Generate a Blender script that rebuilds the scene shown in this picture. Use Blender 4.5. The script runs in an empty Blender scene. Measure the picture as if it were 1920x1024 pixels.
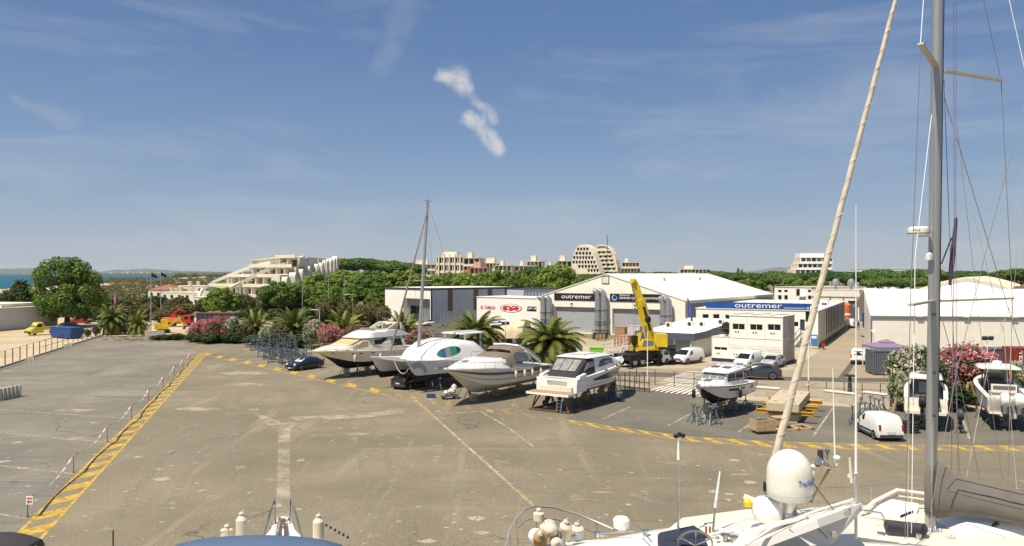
import bpy, bmesh, math, random
import numpy as np
from mathutils import Vector, Matrix, Euler
R = math.radians
F, CX, CY, H = 1450.0, 960.0, 513.0, 11.0
SC = bpy.context.scene
COL = SC.collection
rnd = random.Random(7)

# ------------------------------------------------------------ placing
def G(px, py, z=0.0):
    Y = F*(H-z)/(py-CY)
    return Vector(((px-CX)/F*Y, Y, z))
def P(px, py, Y):
    return Vector(((px-CX)/F*Y, Y, H-(py-CY)/F*Y))
def XY(px, Y, z=0.0):
    return Vector(((px-CX)/F*Y, Y, z))

# ------------------------------------------------------------ objects
def props(o, label=None, cat=None, group=None, kind=None):
    if label: o['label'] = label
    if cat: o['category'] = cat
    if group: o['group'] = group
    if kind: o['kind'] = kind
    return o
def thing(name, label, cat, loc=(0, 0, 0), rz=0.0, group=None):
    o = bpy.data.objects.new(name, None); COL.objects.link(o)
    o.location = loc; o.rotation_euler = (0, 0, rz); o.empty_display_size = .3
    return props(o, label, cat, group)
def kids(o): return list(o.children)
def copy_tree(o, parent=None):
    c = o.copy(); COL.objects.link(c)
    if parent is not None: c.parent = parent
    for ch in kids(o): copy_tree(ch, c)
    return c
def dup(o, loc, rz=None, label=None, group=None, scale=None):
    c = copy_tree(o); c.location = loc
    if rz is not None: c.rotation_euler = (0, 0, rz)
    if label: c['label'] = label
    if group: c['group'] = group
    if scale is not None: c.scale = scale if hasattr(scale, '__len__') else (scale,)*3
    return c

class MB:
    def __init__(s): s.v = []; s.f = []; s.m = []
    def add(s, verts, faces, m=0):
        b = len(s.v); s.v += [tuple(p) for p in verts]
        for f in faces:
            s.f.append([b+i for i in f]); s.m.append(m)
        return s
    def box(s, c, d, m=0, rz=0.0, rx=0.0, ry=0.0):
        M = Euler((rx, ry, rz)).to_matrix(); c = Vector(c)
        vs = [c+M@Vector((x*d[0]/2, y*d[1]/2, z*d[2]/2)) for x in (-1, 1) for y in (-1, 1) for z in (-1, 1)]
        return s.add(vs, [(0, 1, 3, 2), (4, 6, 7, 5), (0, 4, 5, 1), (2, 3, 7, 6), (0, 2, 6, 4), (1, 5, 7, 3)], m)
    def b2(s, a, b, m=0):
        return s.box([(a[i]+b[i])/2 for i in range(3)], [abs(b[i]-a[i]) for i in range(3)], m)
    def bar(s, a, b, w, h=None, m=0):
        a = Vector(a); b = Vector(b); h = h or w; d = (b-a).normalized()
        up = Vector((0, 0, 1)) if abs(d.z) < .95 else Vector((1, 0, 0))
        x = d.cross(up).normalized(); y = x.cross(d)
        vs = [p+x*i*w/2+y*j*h/2 for p in (a, b) for i, j in ((-1, -1), (1, -1), (1, 1), (-1, 1))]
        return s.add(vs, [(3, 2, 1, 0), (4, 5, 6, 7), (0, 1, 5, 4), (1, 2, 6, 5), (2, 3, 7, 6), (3, 0, 4, 7)], m)
    def tube(s, pts, r, n=6, m=0, cap=True):
        pts = [Vector(p) for p in pts]; rings = []
        up = None
        for i, p in enumerate(pts):
            d = (pts[min(i+1, len(pts)-1)]-pts[max(i-1, 0)]).normalized()
            if up is None:
                up = Vector((0, 0, 1)) if abs(d.z) < .9 else Vector((1, 0, 0))
            x = d.cross(up)
            x = x.normalized() if x.length > 1e-6 else d.orthogonal().normalized()
            y = x.cross(d); up = y
            rr = r[i] if hasattr(r, '__len__') else r
            rings.append([p+x*math.cos(2*math.pi*k/n)*rr+y*math.sin(2*math.pi*k/n)*rr for k in range(n)])
        return s.loft(rings, m=m, cap=cap)
    def loft(s, rings, closed=True, m=0, cap=False, rowm=None):
        n = len(rings[0]); b = len(s.v)
        for r in rings: s.v += [tuple(p) for p in r]
        for i in range(len(rings)-1):
            for k in range(n if closed else n-1):
                k2 = (k+1) % n
                s.f.append([b+i*n+k, b+i*n+k2, b+(i+1)*n+k2, b+(i+1)*n+k])
                s.m.append(rowm[k] if rowm else m)
        if cap:
            s.f.append([b+k for k in reversed(range(n))]); s.m.append(cap if cap is not True else m)
            s.f.append([b+(len(rings)-1)*n+k for k in range(n)]); s.m.append(cap if cap is not True else m)
        return s
    def lathe(s, prof, c=(0, 0, 0), n=16, M=None, m=0, cap=True):
        c = Vector(c); M = M or Matrix.Identity(3)
        rings = [[c+M@Vector((r*math.cos(2*math.pi*k/n), r*math.sin(2*math.pi*k/n), z)) for k in range(n)] for r, z in prof]
        return s.loft(rings, m=m, cap=cap)
    def poly(s, pts, m=0):
        return s.add(pts, [list(range(len(pts)))], m)
    def prism(s, pts, off, m=0):
        n = len(pts); off = Vector(off); a = [Vector(p) for p in pts]
        s.add(a+[p+off for p in a], [list(reversed(range(n))), list(range(n, 2*n))]+[(i, (i+1) % n, n+(i+1) % n, n+i) for i in range(n)], m)
        return s
    def build(s, name, mats, parent=None, smooth=35, recalc=True):
        me = bpy.data.meshes.new(name)
        me.from_pydata(s.v, [], s.f)
        mats = mats if isinstance(mats, (list, tuple)) else [mats]
        for mm in mats: me.materials.append(mm)
        me.polygons.foreach_set('material_index', s.m)
        if recalc and len(s.f) < 30000:
            bm = bmesh.new(); bm.from_mesh(me)
            bmesh.ops.recalc_face_normals(bm, faces=bm.faces); bm.to_mesh(me); bm.free()
        if smooth:
            me.shade_smooth(); me.set_sharp_from_angle(angle=R(smooth))
        o = bpy.data.objects.new(name, me); COL.objects.link(o)
        if parent is not None: o.parent = parent
        return o

def np_mesh(name, V, Fq, mats, parent=None, midx=None):
    me = bpy.data.meshes.new(name)
    nv, nf = len(V), len(Fq)
    k = Fq.shape[1]
    me.vertices.add(nv); me.vertices.foreach_set('co', V.astype(np.float32).ravel())
    me.loops.add(nf*k); me.loops.foreach_set('vertex_index', Fq.astype(np.int32).ravel())
    me.polygons.add(nf); me.polygons.foreach_set('loop_start', np.arange(0, nf*k, k, dtype=np.int32))
    mats = mats if isinstance(mats, (list, tuple)) else [mats]
    for mm in mats: me.materials.append(mm)
    if midx is not None: me.polygons.foreach_set('material_index', midx.astype(np.int32))
    me.update(calc_edges=True)
    o = bpy.data.objects.new(name, me); COL.objects.link(o)
    if parent is not None: o.parent = parent
    return o

# ------------------------------------------------------------ materials
def nd(t, kind, **kw):
    n = t.nodes.new(kind)
    for k, v in kw.items(): setattr(n, k, v)
    return n
_mats = {}
def mat(name, col, rough=.5, metal=0.0, var=.12, scale=3.0, bump=0.0, spec=.4, coat=0.0, emit=None):
    if name in _mats: return _mats[name]
    m = bpy.data.materials.new(name); m.use_nodes = True; t = m.node_tree
    b = t.nodes['Principled BSDF']
    b.inputs['Roughness'].default_value = rough; b.inputs['Metallic'].default_value = metal
    b.inputs['Specular IOR Level'].default_value = spec; b.inputs['Coat Weight'].default_value = coat
    co = nd(t, 'ShaderNodeTexCoord'); nz = nd(t, 'ShaderNodeTexNoise')
    nz.inputs['Scale'].default_value = scale; nz.inputs['Detail'].default_value = 5
    t.links.new(co.outputs['Object'], nz.inputs['Vector'])
    mp = nd(t, 'ShaderNodeMapRange')
    mp.inputs[1].default_value = .25; mp.inputs[2].default_value = .75
    mp.inputs[3].default_value = 1-var; mp.inputs[4].default_value = 1+var*.6
    t.links.new(nz.outputs['Fac'], mp.inputs[0])
    mx = nd(t, 'ShaderNodeMix', data_type='RGBA', blend_type='MULTIPLY')
    mx.inputs[0].default_value = 1; mx.inputs[6].default_value = (*col, 1)
    t.links.new(mp.outputs[0], mx.inputs[7]); t.links.new(mx.outputs[2], b.inputs['Base Color'])
    if bump:
        bp = nd(t, 'ShaderNodeBump'); bp.inputs['Strength'].default_value = bump; bp.inputs['Distance'].default_value = .05
        t.links.new(nz.outputs['Fac'], bp.inputs['Height']); t.links.new(bp.outputs[0], b.inputs['Normal'])
    _mats[name] = m
    return m
def ribbed(name, col, axis=0, period=.25, depth=.35, rough=.5, dark=.75, var=.08, metal=0):
    """corrugated / seamed sheet: bump and a thin seam line along one object axis"""
    m = mat(name, col, rough, metal, var, .6)
    t = m.node_tree; b = t.nodes['Principled BSDF']
    co = nd(t, 'ShaderNodeTexCoord'); sp = nd(t, 'ShaderNodeSeparateXYZ'); t.links.new(co.outputs['Object'], sp.inputs[0])
    ma = nd(t, 'ShaderNodeMath', operation='MULTIPLY'); ma.inputs[1].default_value = 2*math.pi/period
    t.links.new(sp.outputs[axis], ma.inputs[0])
    si = nd(t, 'ShaderNodeMath', operation='SINE'); t.links.new(ma.outputs[0], si.inputs[0])
    bp = nd(t, 'ShaderNodeBump'); bp.inputs['Strength'].default_value = depth; bp.inputs['Distance'].default_value = period*.2
    t.links.new(si.outputs[0], bp.inputs['Height']); t.links.new(bp.outputs[0], b.inputs['Normal'])
    return m
def foliage(name, c1, c2, scale=.6, trans=.25):
    m = bpy.data.materials.new(name); m.use_nodes = True; t = m.node_tree
    b = t.nodes['Principled BSDF']; b.inputs['Roughness'].default_value = .55; b.inputs['Specular IOR Level'].default_value = .25
    co = nd(t, 'ShaderNodeTexCoord'); nz = nd(t, 'ShaderNodeTexNoise')
    nz.inputs['Scale'].default_value = scale; nz.inputs['Detail'].default_value = 6; nz.inputs['Roughness'].default_value = .7
    t.links.new(co.outputs['Object'], nz.inputs['Vector'])
    oi = nd(t, 'ShaderNodeObjectInfo')
    ad = nd(t, 'ShaderNodeMath', operation='MULTIPLY_ADD'); ad.inputs[1].default_value = .35
    t.links.new(oi.outputs['Random'], ad.inputs[0]); t.links.new(nz.outputs['Fac'], ad.inputs[2])
    mp = nd(t, 'ShaderNodeMapRange'); mp.inputs[1].default_value = .4; mp.inputs[2].default_value = .95
    t.links.new(ad.outputs[0], mp.inputs[0])
    mx = nd(t, 'ShaderNodeMix', data_type='RGBA'); mx.inputs[6].default_value = (*c1, 1); mx.inputs[7].default_value = (*c2, 1)
    t.links.new(mp.outputs[0], mx.inputs[0]); t.links.new(mx.outputs[2], b.inputs['Base Color'])
    tr = nd(t, 'ShaderNodeBsdfTranslucent'); t.links.new(mx.outputs[2], tr.inputs['Color'])
    ms = nd(t, 'ShaderNodeMixShader'); ms.inputs[0].default_value = trans
    t.links.new(b.outputs[0], ms.inputs[1]); t.links.new(tr.outputs[0], ms.inputs[2])
    t.links.new(ms.outputs[0], t.nodes['Material Output'].inputs[0])
    return m

M_white = mat('white_gelcoat', (.82, .80, .75), .22, 0, .05, 1.2, coat=.3)
M_cream = mat('cream_gelcoat', (.76, .70, .56), .35, 0, .15, 1.5)
M_offw = mat('offwhite_paint', (.76, .72, .62), .5, 0, .1, .8)
M_greyw = mat('pale_grey_paint', (.58, .58, .56), .5, 0, .1, .8)
M_black = mat('black_rubber', (.015, .015, .016), .6)
M_dkgrey = mat('dark_grey', (.05, .05, .055), .5)
M_antif = mat('dark_antifouling', (.012, .012, .022), .7, 0, .3, 2)
M_antired = mat('maroon_antifouling', (.10, .045, .05), .7, 0, .3, 2)
M_glass = mat('dark_glass', (.015, .018, .02), .12, 0, .05, 1, spec=.35)
M_glassl = mat('pale_glass', (.16, .19, .18), .08, 0, .1, 1, spec=.7)
M_steel = mat('stainless_steel', (.55, .55, .55), .25, .9, .08)
M_alu = mat('grey_aluminium', (.42, .43, .44), .4, .5, .08, 2)
M_galv = mat('galvanised_blue_steel', (.13, .17, .20), .55, .3, .35, 3)
M_rust = mat('rusty_steel', (.16, .09, .06), .75, .2, .4, 4)
M_taupe = mat('taupe_canvas', (.20, .155, .115), .85, 0, .12, 2, .15)
M_greycan = mat('grey_canvas', (.17, .155, .135), .9, 0, .14, 2.5, .25)
M_blkcan = mat('black_canvas', (.035, .033, .035), .85, 0, .15, 2, .1)
M_bluecan = mat('slate_blue_canvas', (.085, .135, .22), .85, 0, .08, 2, .08)
M_teak = mat('teak', (.36, .23, .12), .6, 0, .25, 5)
M_tyre = mat('tyre', (.02, .02, .02), .8)
M_rim = mat('alloy_rim', (.45, .45, .46), .3, .8)
M_red = mat('red_paint', (.45, .03, .025), .4)
M_orange = mat('orange_plastic', (.65, .17, .05), .5)
M_yellow = mat('crane_yellow', (.72, .52, .02), .35, 0, .15, 1, coat=.2)
M_yvan = mat('yellow_van_paint', (.70, .58, .04), .3, coat=.4)
M_ybeam = mat('yellow_beam', (.62, .36, .03), .5, 0, .25, 3)
M_blue = mat('blue_paint', (.03, .09, .30), .5)
M_green = mat('bright_green_plastic', (.16, .52, .03), .5)
M_wood = mat('pale_wood', (.46, .33, .18), .8, 0, .3, 4)
M_conc = mat('concrete', (.44, .39, .31), .9, 0, .22, 1.5, .15)
M_rope = mat('rope', (.55, .50, .42), .9)
M_wire = mat('rigging_wire', (.26, .24, .22), .5, .3)
M_fender = mat('aged_fender', (.68, .60, .46), .6, 0, .2, 4)
M_darkint = mat('dark_interior', (.02, .02, .02), .9)
M_trunk = mat('bark', (.10, .075, .055), .9, 0, .4, 6, .5)
M_palmtrunk = mat('palm_bark', (.095, .065, .04), .95, 0, .5, 7, .8)
M_lampred = mat('tail_lamp_red', (.35, .02, .015), .3)
M_lampw = mat('headlamp_lens', (.6, .62, .62), .15)
M_plate = mat('number_plate', (.6, .6, .55), .5)

# ------------------------------------------------------------ writing
def text_mesh(s, name, mt, parent, x0, x1, z0, z1, y=-.03, depth=.02, bold=0.0, shear=0.0, label=None, keep=False):
    cu = bpy.data.curves.new('txt', 'FONT'); cu.body = s; cu.size = 1; cu.extrude = .01; cu.offset = bold
    cu.resolution_u = 3; cu.shear = shear
    ob = bpy.data.objects.new('txt', cu); COL.objects.link(ob)
    dg = bpy.context.evaluated_depsgraph_get()
    me = bpy.data.meshes.new_from_object(ob.evaluated_get(dg))
    bpy.data.objects.remove(ob); bpy.data.curves.remove(cu)
    n = len(me.vertices); co = np.empty(n*3, np.float32); me.vertices.foreach_get('co', co); co = co.reshape(-1, 3)
    mn, mx = co.min(0), co.max(0)
    out = np.empty_like(co)
    out[:, 0] = x0+(co[:, 0]-mn[0])/(mx[0]-mn[0])*(x1-x0)
    out[:, 2] = z0+(co[:, 1]-mn[1])/(mx[1]-mn[1])*(z1-z0)
    out[:, 1] = y-(co[:, 2]-mn[2])/max(mx[2]-mn[2], 1e-6)*depth
    me.vertices.foreach_set('co', out.ravel()); me.materials.clear(); me.materials.append(mt); me.update()
    me.name = name
    o = bpy.data.objects.new(name, me); COL.objects.link(o); o.parent = parent
    if label: o['label'] = label
    return o

# ------------------------------------------------------------ camera, light, sky
cam = bpy.data.objects.new('camera', bpy.data.cameras.new('camera')); COL.objects.link(cam)
cam.location = (0, 0, H); cam.rotation_euler = (R(90), 0, 0)
cam.data.sensor_width = 36; cam.data.lens = 36*F/1920
cam.data.shift_y = 0.0005
cam.data.clip_start = .05; cam.data.clip_end = 90000
SC.camera = cam
SUN_EL = R(61); SX, SY = -.72, -.70
_l = math.hypot(SX, SY); sd = Vector((SX/_l*math.cos(SUN_EL), SY/_l*math.cos(SUN_EL), math.sin(SUN_EL)))
sun = bpy.data.objects.new('sun', bpy.data.lights.new('sun', 'SUN')); COL.objects.link(sun)
sun.data.energy = 4.8; sun.data.angle = R(.5); sun.data.color = (1, .915, .76)
sun.rotation_euler = sd.to_track_quat('Z', 'Y').to_euler(); sun.location = (0, 0, 60)
W = bpy.data.worlds.new('World'); SC.world = W; W.use_nodes = True
t = W.node_tree; bg = t.nodes['Background']
sky = nd(t, 'ShaderNodeTexSky', sky_type='NISHITA', sun_disc=False)
sky.sun_elevation = SUN_EL; sky.sun_rotation = math.atan2(SX, SY)
sky.air_density = 1.0; sky.dust_density = .8; sky.ozone_density = 2.5; sky.altitude = 0
bg.inputs[1].default_value = .088
tc = nd(t, 'ShaderNodeTexCoord')
# thin high cloud: streaky noise over the sky direction
mpg = nd(t, 'ShaderNodeMapping'); mpg.inputs['Scale'].default_value = (1.2, 1.2, 7.0); mpg.inputs['Rotation'].default_value = (.06, .10, 0)
t.links.new(tc.outputs['Generated'], mpg.inputs[0])
n1 = nd(t, 'ShaderNodeTexNoise'); n1.inputs['Scale'].default_value = 2.4; n1.inputs['Detail'].default_value = 7; n1.inputs['Roughness'].default_value = .62; n1.inputs['Distortion'].default_value = .5
t.links.new(mpg.outputs[0], n1.inputs['Vector'])
m1 = nd(t, 'ShaderNodeMapRange'); m1.inputs[1].default_value = .47; m1.inputs[2].default_value = .80; m1.inputs[3].default_value = 0; m1.inputs[4].default_value = .30
t.links.new(n1.outputs['Fac'], m1.inputs[0])
# one ragged white cloud and one wisp: soft capsules in sky direction broken up by noise
def dirn(px, py):
    return Vector(((px-CX)/F, 1, (CY-py)/F)).normalized()
nw = nd(t, 'ShaderNodeTexNoise'); nw.inputs['Scale'].default_value = 13; nw.inputs['Detail'].default_value = 5; nw.inputs['Roughness'].default_value = .6
t.links.new(tc.outputs['Generated'], nw.inputs['Vector'])
nsub = nd(t, 'ShaderNodeVectorMath', operation='SUBTRACT'); nsub.inputs[1].default_value = (.5, .5, .5); t.links.new(nw.outputs['Color'], nsub.inputs[0])
nsc = nd(t, 'ShaderNodeVectorMath', operation='MULTIPLY_ADD'); nsc.inputs[1].default_value = (.045, .045, .045)
t.links.new(nsub.outputs[0], nsc.inputs[0]); t.links.new(tc.outputs['Generated'], nsc.inputs[2])
def cap_mask(a, b, ra, rb, peak):
    """soft capsule between two sky directions, radius ra at a to rb at b"""
    a, b = dirn(*a), dirn(*b); ab = b-a
    s1 = nd(t, 'ShaderNodeVectorMath', operation='SUBTRACT'); s1.inputs[1].default_value = a; t.links.new(nsc.outputs[0], s1.inputs[0])
    dt = nd(t, 'ShaderNodeVectorMath', operation='DOT_PRODUCT'); dt.inputs[1].default_value = ab/ab.length_squared; t.links.new(s1.outputs[0], dt.inputs[0])
    cl = nd(t, 'ShaderNodeClamp'); t.links.new(dt.outputs['Value'], cl.inputs[0])
    sc_ = nd(t, 'ShaderNodeVectorMath', operation='SCALE'); sc_.inputs[0].default_value = ab; t.links.new(cl.outputs[0], sc_.inputs['Scale'])
    s2 = nd(t, 'ShaderNodeVectorMath', operation='DISTANCE'); t.links.new(s1.outputs[0], s2.inputs[0]); t.links.new(sc_.outputs[0], s2.inputs[1])
    rr = nd(t, 'ShaderNodeMapRange'); rr.inputs[3].default_value = ra/F; rr.inputs[4].default_value = rb/F; t.links.new(cl.outputs[0], rr.inputs[0])
    dv = nd(t, 'ShaderNodeMath', operation='DIVIDE'); t.links.new(s2.outputs['Value'], dv.inputs[0]); t.links.new(rr.outputs[0], dv.inputs[1])
    mm = nd(t, 'ShaderNodeMapRange', interpolation_type='SMOOTHSTEP'); mm.inputs[1].default_value = .15; mm.inputs[2].default_value = 1.0
    mm.inputs[3].default_value = peak; mm.inputs[4].default_value = 0
    t.links.new(dv.outputs[0], mm.inputs[0])
    return mm.outputs[0]
masks = [cap_mask((822, 144), (858, 142), 16, 30, .8), cap_mask((858, 142), (880, 182), 32, 15, .85), cap_mask((876, 176), (920, 224), 16, 18, .7),
         cap_mask((874, 226), (934, 272), 20, 22, .85), cap_mask((905, 205), (900, 250), 14, 16, .5), cap_mask((765, 0), (705, 130), 44, 26, .11), cap_mask((20, 180), (140, 235), 12, 26, .12)]
cur = m1.outputs[0]
n2 = nd(t, 'ShaderNodeTexNoise'); n2.inputs['Scale'].default_value = 45; n2.inputs['Detail'].default_value = 7; n2.inputs['Roughness'].default_value = .7
t.links.new(tc.outputs['Generated'], n2.inputs['Vector'])
m2 = nd(t, 'ShaderNodeMapRange'); m2.inputs[1].default_value = .22; m2.inputs[2].default_value = .52; t.links.new(n2.outputs['Fac'], m2.inputs[0])
for mk in masks:
    ml = nd(t, 'ShaderNodeMath', operation='MULTIPLY'); t.links.new(mk, ml.inputs[0]); t.links.new(m2.outputs[0], ml.inputs[1])
    mxx = nd(t, 'ShaderNodeMath', operation='MAXIMUM'); t.links.new(cur, mxx.inputs[0]); t.links.new(ml.outputs[0], mxx.inputs[1]); cur = mxx.outputs[0]
cm = nd(t, 'ShaderNodeMix', data_type='RGBA'); cm.inputs[7].default_value = (6.3, 6.2, 6.1, 1)
tint = nd(t, 'ShaderNodeMix', data_type='RGBA', blend_type='MULTIPLY'); tint.inputs[0].default_value = 1; tint.inputs[7].default_value = (.93, .965, 1.03, 1)
t.links.new(sky.outputs[0], tint.inputs[6])
# summer haze: the low sky pales towards the horizon all round
sz = nd(t, 'ShaderNodeSeparateXYZ'); t.links.new(tc.outputs['Generated'], sz.inputs[0])
hr = nd(t, 'ShaderNodeValToRGB'); e = hr.color_ramp.elements
e[0].position = 0; e[0].color = (.44, .50, .57, 1); e[1].position = .40; e[1].color = (.095, .185, .385, 1)
for p_, c_ in ((.03, (.41, .485, .575)), (.08, (.31, .415, .56)), (.15, (.215, .335, .53)), (.27, (.13, .235, .45))): k_ = e.new(p_); k_.color = (*c_, 1)
t.links.new(sz.outputs['Z'], hr.inputs[0])
hs = nd(t, 'ShaderNodeVectorMath', operation='SCALE'); hs.inputs['Scale'].default_value = 8.6; t.links.new(hr.outputs[0], hs.inputs[0])
hf = nd(t, 'ShaderNodeMapRange', interpolation_type='SMOOTHSTEP'); hf.inputs[1].default_value = .30; hf.inputs[2].default_value = .70; hf.inputs[3].default_value = .88; hf.inputs[4].default_value = 0
t.links.new(sz.outputs['Z'], hf.inputs[0])
hm = nd(t, 'ShaderNodeMix', data_type='RGBA'); t.links.new(hf.outputs[0], hm.inputs[0]); t.links.new(tint.outputs[2], hm.inputs[6]); t.links.new(hs.outputs[0], hm.inputs[7])
t.links.new(hm.outputs[2], cm.inputs[6])
t.links.new(cur, cm.inputs[0]); t.links.new(cm.outputs[2], bg.inputs[0])
SC.view_settings.view_transform = 'Standard'; SC.view_settings.look = 'None'
SC.view_settings.gamma = 1; SC.view_settings.exposure = .36
SC.cycles.max_bounces = 6; SC.cycles.transparent_max_bounces = 12
SC.cycles.use_adaptive_sampling = True; SC.cycles.adaptive_threshold = .015
SC.cycles.use_denoising = True
# ============================================================ the setting
def ground_mat(name, cols, scale, rough=.9, bump=.2, streak=None, fine=18):
    m = bpy.data.materials.new(name); m.use_nodes = True; t = m.node_tree; b = t.nodes['Principled BSDF']
    b.inputs['Roughness'].default_value = rough; b.inputs['Specular IOR Level'].default_value = .25
    co = nd(t, 'ShaderNodeTexCoord')
    big = nd(t, 'ShaderNodeTexNoise'); big.inputs['Scale'].default_value = scale; big.inputs['Detail'].default_value = 9; big.inputs['Roughness'].default_value = .62; big.inputs['Distortion'].default_value = .4
    t.links.new(co.outputs['Object'], big.inputs['Vector'])
    cr = nd(t, 'ShaderNodeValToRGB'); e = cr.color_ramp.elements
    e[0].position = .30; e[0].color = (*cols[0], 1); e[1].position = .70; e[1].color = (*cols[-1], 1)
    if len(cols) == 3: k = e.new(.5); k.color = (*cols[1], 1)
    t.links.new(big.outputs['Fac'], cr.inputs[0]); cur = cr.outputs[0]
    fn = nd(t, 'ShaderNodeTexNoise'); fn.inputs['Scale'].default_value = fine; fn.inputs['Detail'].default_value = 3
    t.links.new(co.outputs['Object'], fn.inputs['Vector'])
    fm = nd(t, 'ShaderNodeMapRange'); fm.inputs[1].default_value = .3; fm.inputs[2].default_value = .7; fm.inputs[3].default_value = .74; fm.inputs[4].default_value = 1.22
    t.links.new(fn.outputs['Fac'], fm.inputs[0])
    mx = nd(t, 'ShaderNodeMix', data_type='RGBA', blend_type='MULTIPLY'); mx.inputs[0].default_value = 1
    t.links.new(cur, mx.inputs[6]); t.links.new(fm.outputs[0], mx.inputs[7]); cur = mx.outputs[2]
    for (sx, sy, rot, thr, c, amt) in (streak or []):
        mp = nd(t, 'ShaderNodeMapping'); mp.inputs['Scale'].default_value = (sx, sy, 1); mp.inputs['Rotation'].default_value = (0, 0, rot)
        t.links.new(co.outputs['Object'], mp.inputs[0])
        sn = nd(t, 'ShaderNodeTexNoise'); sn.inputs['Scale'].default_value = 1; sn.inputs['Detail'].default_value = 8; sn.inputs['Roughness'].default_value = .65; sn.inputs['Distortion'].default_value = .6
        t.links.new(mp.outputs[0], sn.inputs['Vector'])
        rm = nd(t, 'ShaderNodeMapRange'); rm.inputs[1].default_value = thr; rm.inputs[2].default_value = thr+.13; rm.inputs[4].default_value = amt
        t.links.new(sn.outputs['Fac'], rm.inputs[0])
        m3 = nd(t, 'ShaderNodeMix', data_type='RGBA'); m3.inputs[7].default_value = (*c, 1)
        t.links.new(rm.outputs[0], m3.inputs[0]); t.links.new(cur, m3.inputs[6]); cur = m3.outputs[2]
    t.links.new(cur, b.inputs['Base Color'])
    if bump:
        bp = nd(t, 'ShaderNodeBump'); bp.inputs['Strength'].default_value = bump; bp.inputs['Distance'].default_value = .03
        t.links.new(fn.outputs['Fac'], bp.inputs['Height']); t.links.new(bp.outputs[0], b.inputs['Normal'])
    return m
AS = (.185, .152, .108)
def cracks(m, scale, amt=.75, wid=.012):
    """thin dark crack lines: voronoi cell edges bent by noise, broken up by a second noise"""
    t = m.node_tree; b = t.nodes['Principled BSDF']; src = b.inputs['Base Color'].links[0].from_socket
    co = nd(t, 'ShaderNodeTexCoord')
    n = nd(t, 'ShaderNodeTexNoise'); n.inputs['Scale'].default_value = .35; n.inputs['Detail'].default_value = 6
    t.links.new(co.outputs['Object'], n.inputs['Vector'])
    ad = nd(t, 'ShaderNodeVectorMath', operation='MULTIPLY_ADD'); ad.inputs[1].default_value = (5, 5, 0)
    t.links.new(n.outputs['Color'], ad.inputs[0]); t.links.new(co.outputs['Object'], ad.inputs[2])
    v = nd(t, 'ShaderNodeTexVoronoi', feature='DISTANCE_TO_EDGE'); v.inputs['Scale'].default_value = scale
    t.links.new(ad.outputs[0], v.inputs['Vector'])
    r = nd(t, 'ShaderNodeMapRange'); r.inputs[1].default_value = 0; r.inputs[2].default_value = wid; r.inputs[3].default_value = amt; r.inputs[4].default_value = 0
    t.links.new(v.outputs['Distance'], r.inputs[0])
    n2 = nd(t, 'ShaderNodeTexNoise'); n2.inputs['Scale'].default_value = .12; n2.inputs['Detail'].default_value = 4; t.links.new(co.outputs['Object'], n2.inputs['Vector'])
    r2 = nd(t, 'ShaderNodeMapRange'); r2.inputs[1].default_value = .5; r2.inputs[2].default_value = .62; t.links.new(n2.outputs['Fac'], r2.inputs[0])
    mu = nd(t, 'ShaderNodeMath', operation='MULTIPLY'); t.links.new(r.outputs[0], mu.inputs[0]); t.links.new(r2.outputs[0], mu.inputs[1])
    mx = nd(t, 'ShaderNodeMix', data_type='RGBA'); mx.inputs[7].default_value = (.05, .042, .034, 1)
    t.links.new(mu.outputs[0], mx.inputs[0]); t.links.new(src, mx.inputs[6]); t.links.new(mx.outputs[2], b.inputs['Base Color'])
M_yard = ground_mat('yard_asphalt', [(.166, .140, .095), (.206, .175, .120), (.268, .229, .156)], .09, bump=.25, fine=9, streak=[
    (.6, .05, .30, .56, (.33, .28, .19), .5), (.05, .5, .1, .57, (.12, .105, .08), .55), (.05, .6, -.5, .60, (.31, .265, .18), .45),
    (.8, .7, 0, .635, (.42, .36, .25), .7), (.7, .6, .4, .655, (.085, .072, .055), .8), (.22, .2, 1.0, .60, (.33, .27, .17), .5), (.03, .03, .5, .52, (.20, .17, .125), .5), (1.8, 1.5, .7, .66, (.48, .42, .31), .7)])
cracks(M_yard, .05, .7, .004)
M_lot = ground_mat('lot_asphalt', [(.158, .144, .113), (.198, .179, .140), (.26, .234, .178)], .12, bump=.25, fine=9, streak=[
    (.05, .5, .12, .54, (.13, .13, .13), .8), (.06, .5, .1, .62, (.34, .295, .215), .7), (.5, .6, 0, .63, (.42, .37, .27), .7), (.7, .8, 0, .655, (.075, .068, .055), .8), (.10, .08, 0, .58, (.32, .25, .16), .6)])
cracks(M_lot, .07, .8, .006)
M_rlot = ground_mat('patched_asphalt', [(.115, .108, .088), (.150, .138, .108), (.20, .18, .135)], .15, bump=.25, fine=9, streak=[
    (.5, .07, .5, .60, (.24, .21, .16), .6), (.7, .6, 0, .64, (.06, .055, .045), .8), (.8, .7, 0, .64, (.30, .27, .20), .5)])
M_road = ground_mat('road_asphalt', [(.27, .215, .145), (.32, .26, .18), (.37, .305, .215)], .06, bump=.15, fine=7, streak=[(.03, .5, .05, .62, (.20, .165, .12), .7)])
M_apron = ground_mat('pale_concrete', [(.34, .28, .19), (.41, .34, .24), (.48, .41, .30)], .1, bump=.1, fine=5, streak=[(.3, .3, 0, .66, (.25, .21, .16), .6)])
M_earth = ground_mat('dry_earth', [(.10, .10, .045), (.17, .145, .075), (.27, .215, .125)], .06, bump=.5, fine=2)
M_sand = ground_mat('sand', [(.40, .31, .19), (.50, .39, .25), (.56, .46, .32)], .12, bump=.3, fine=3)

def sheet(name, pts, z, m, sub=0):
    mb = MB(); mb.poly([(p[0], p[1], z) for p in pts])
    o = mb.build(name, m, smooth=0, recalc=False)
    if o.data.polygons[0].normal.z < 0: o.data.flip_normals()
    return props(o, kind='structure')
def gp(l): return [G(*p) for p in l]
sheet('ground', [(-29000, -300), (29000, -300), (29000, 28000), (-29000, 28000)], -.12, M_earth)
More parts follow.
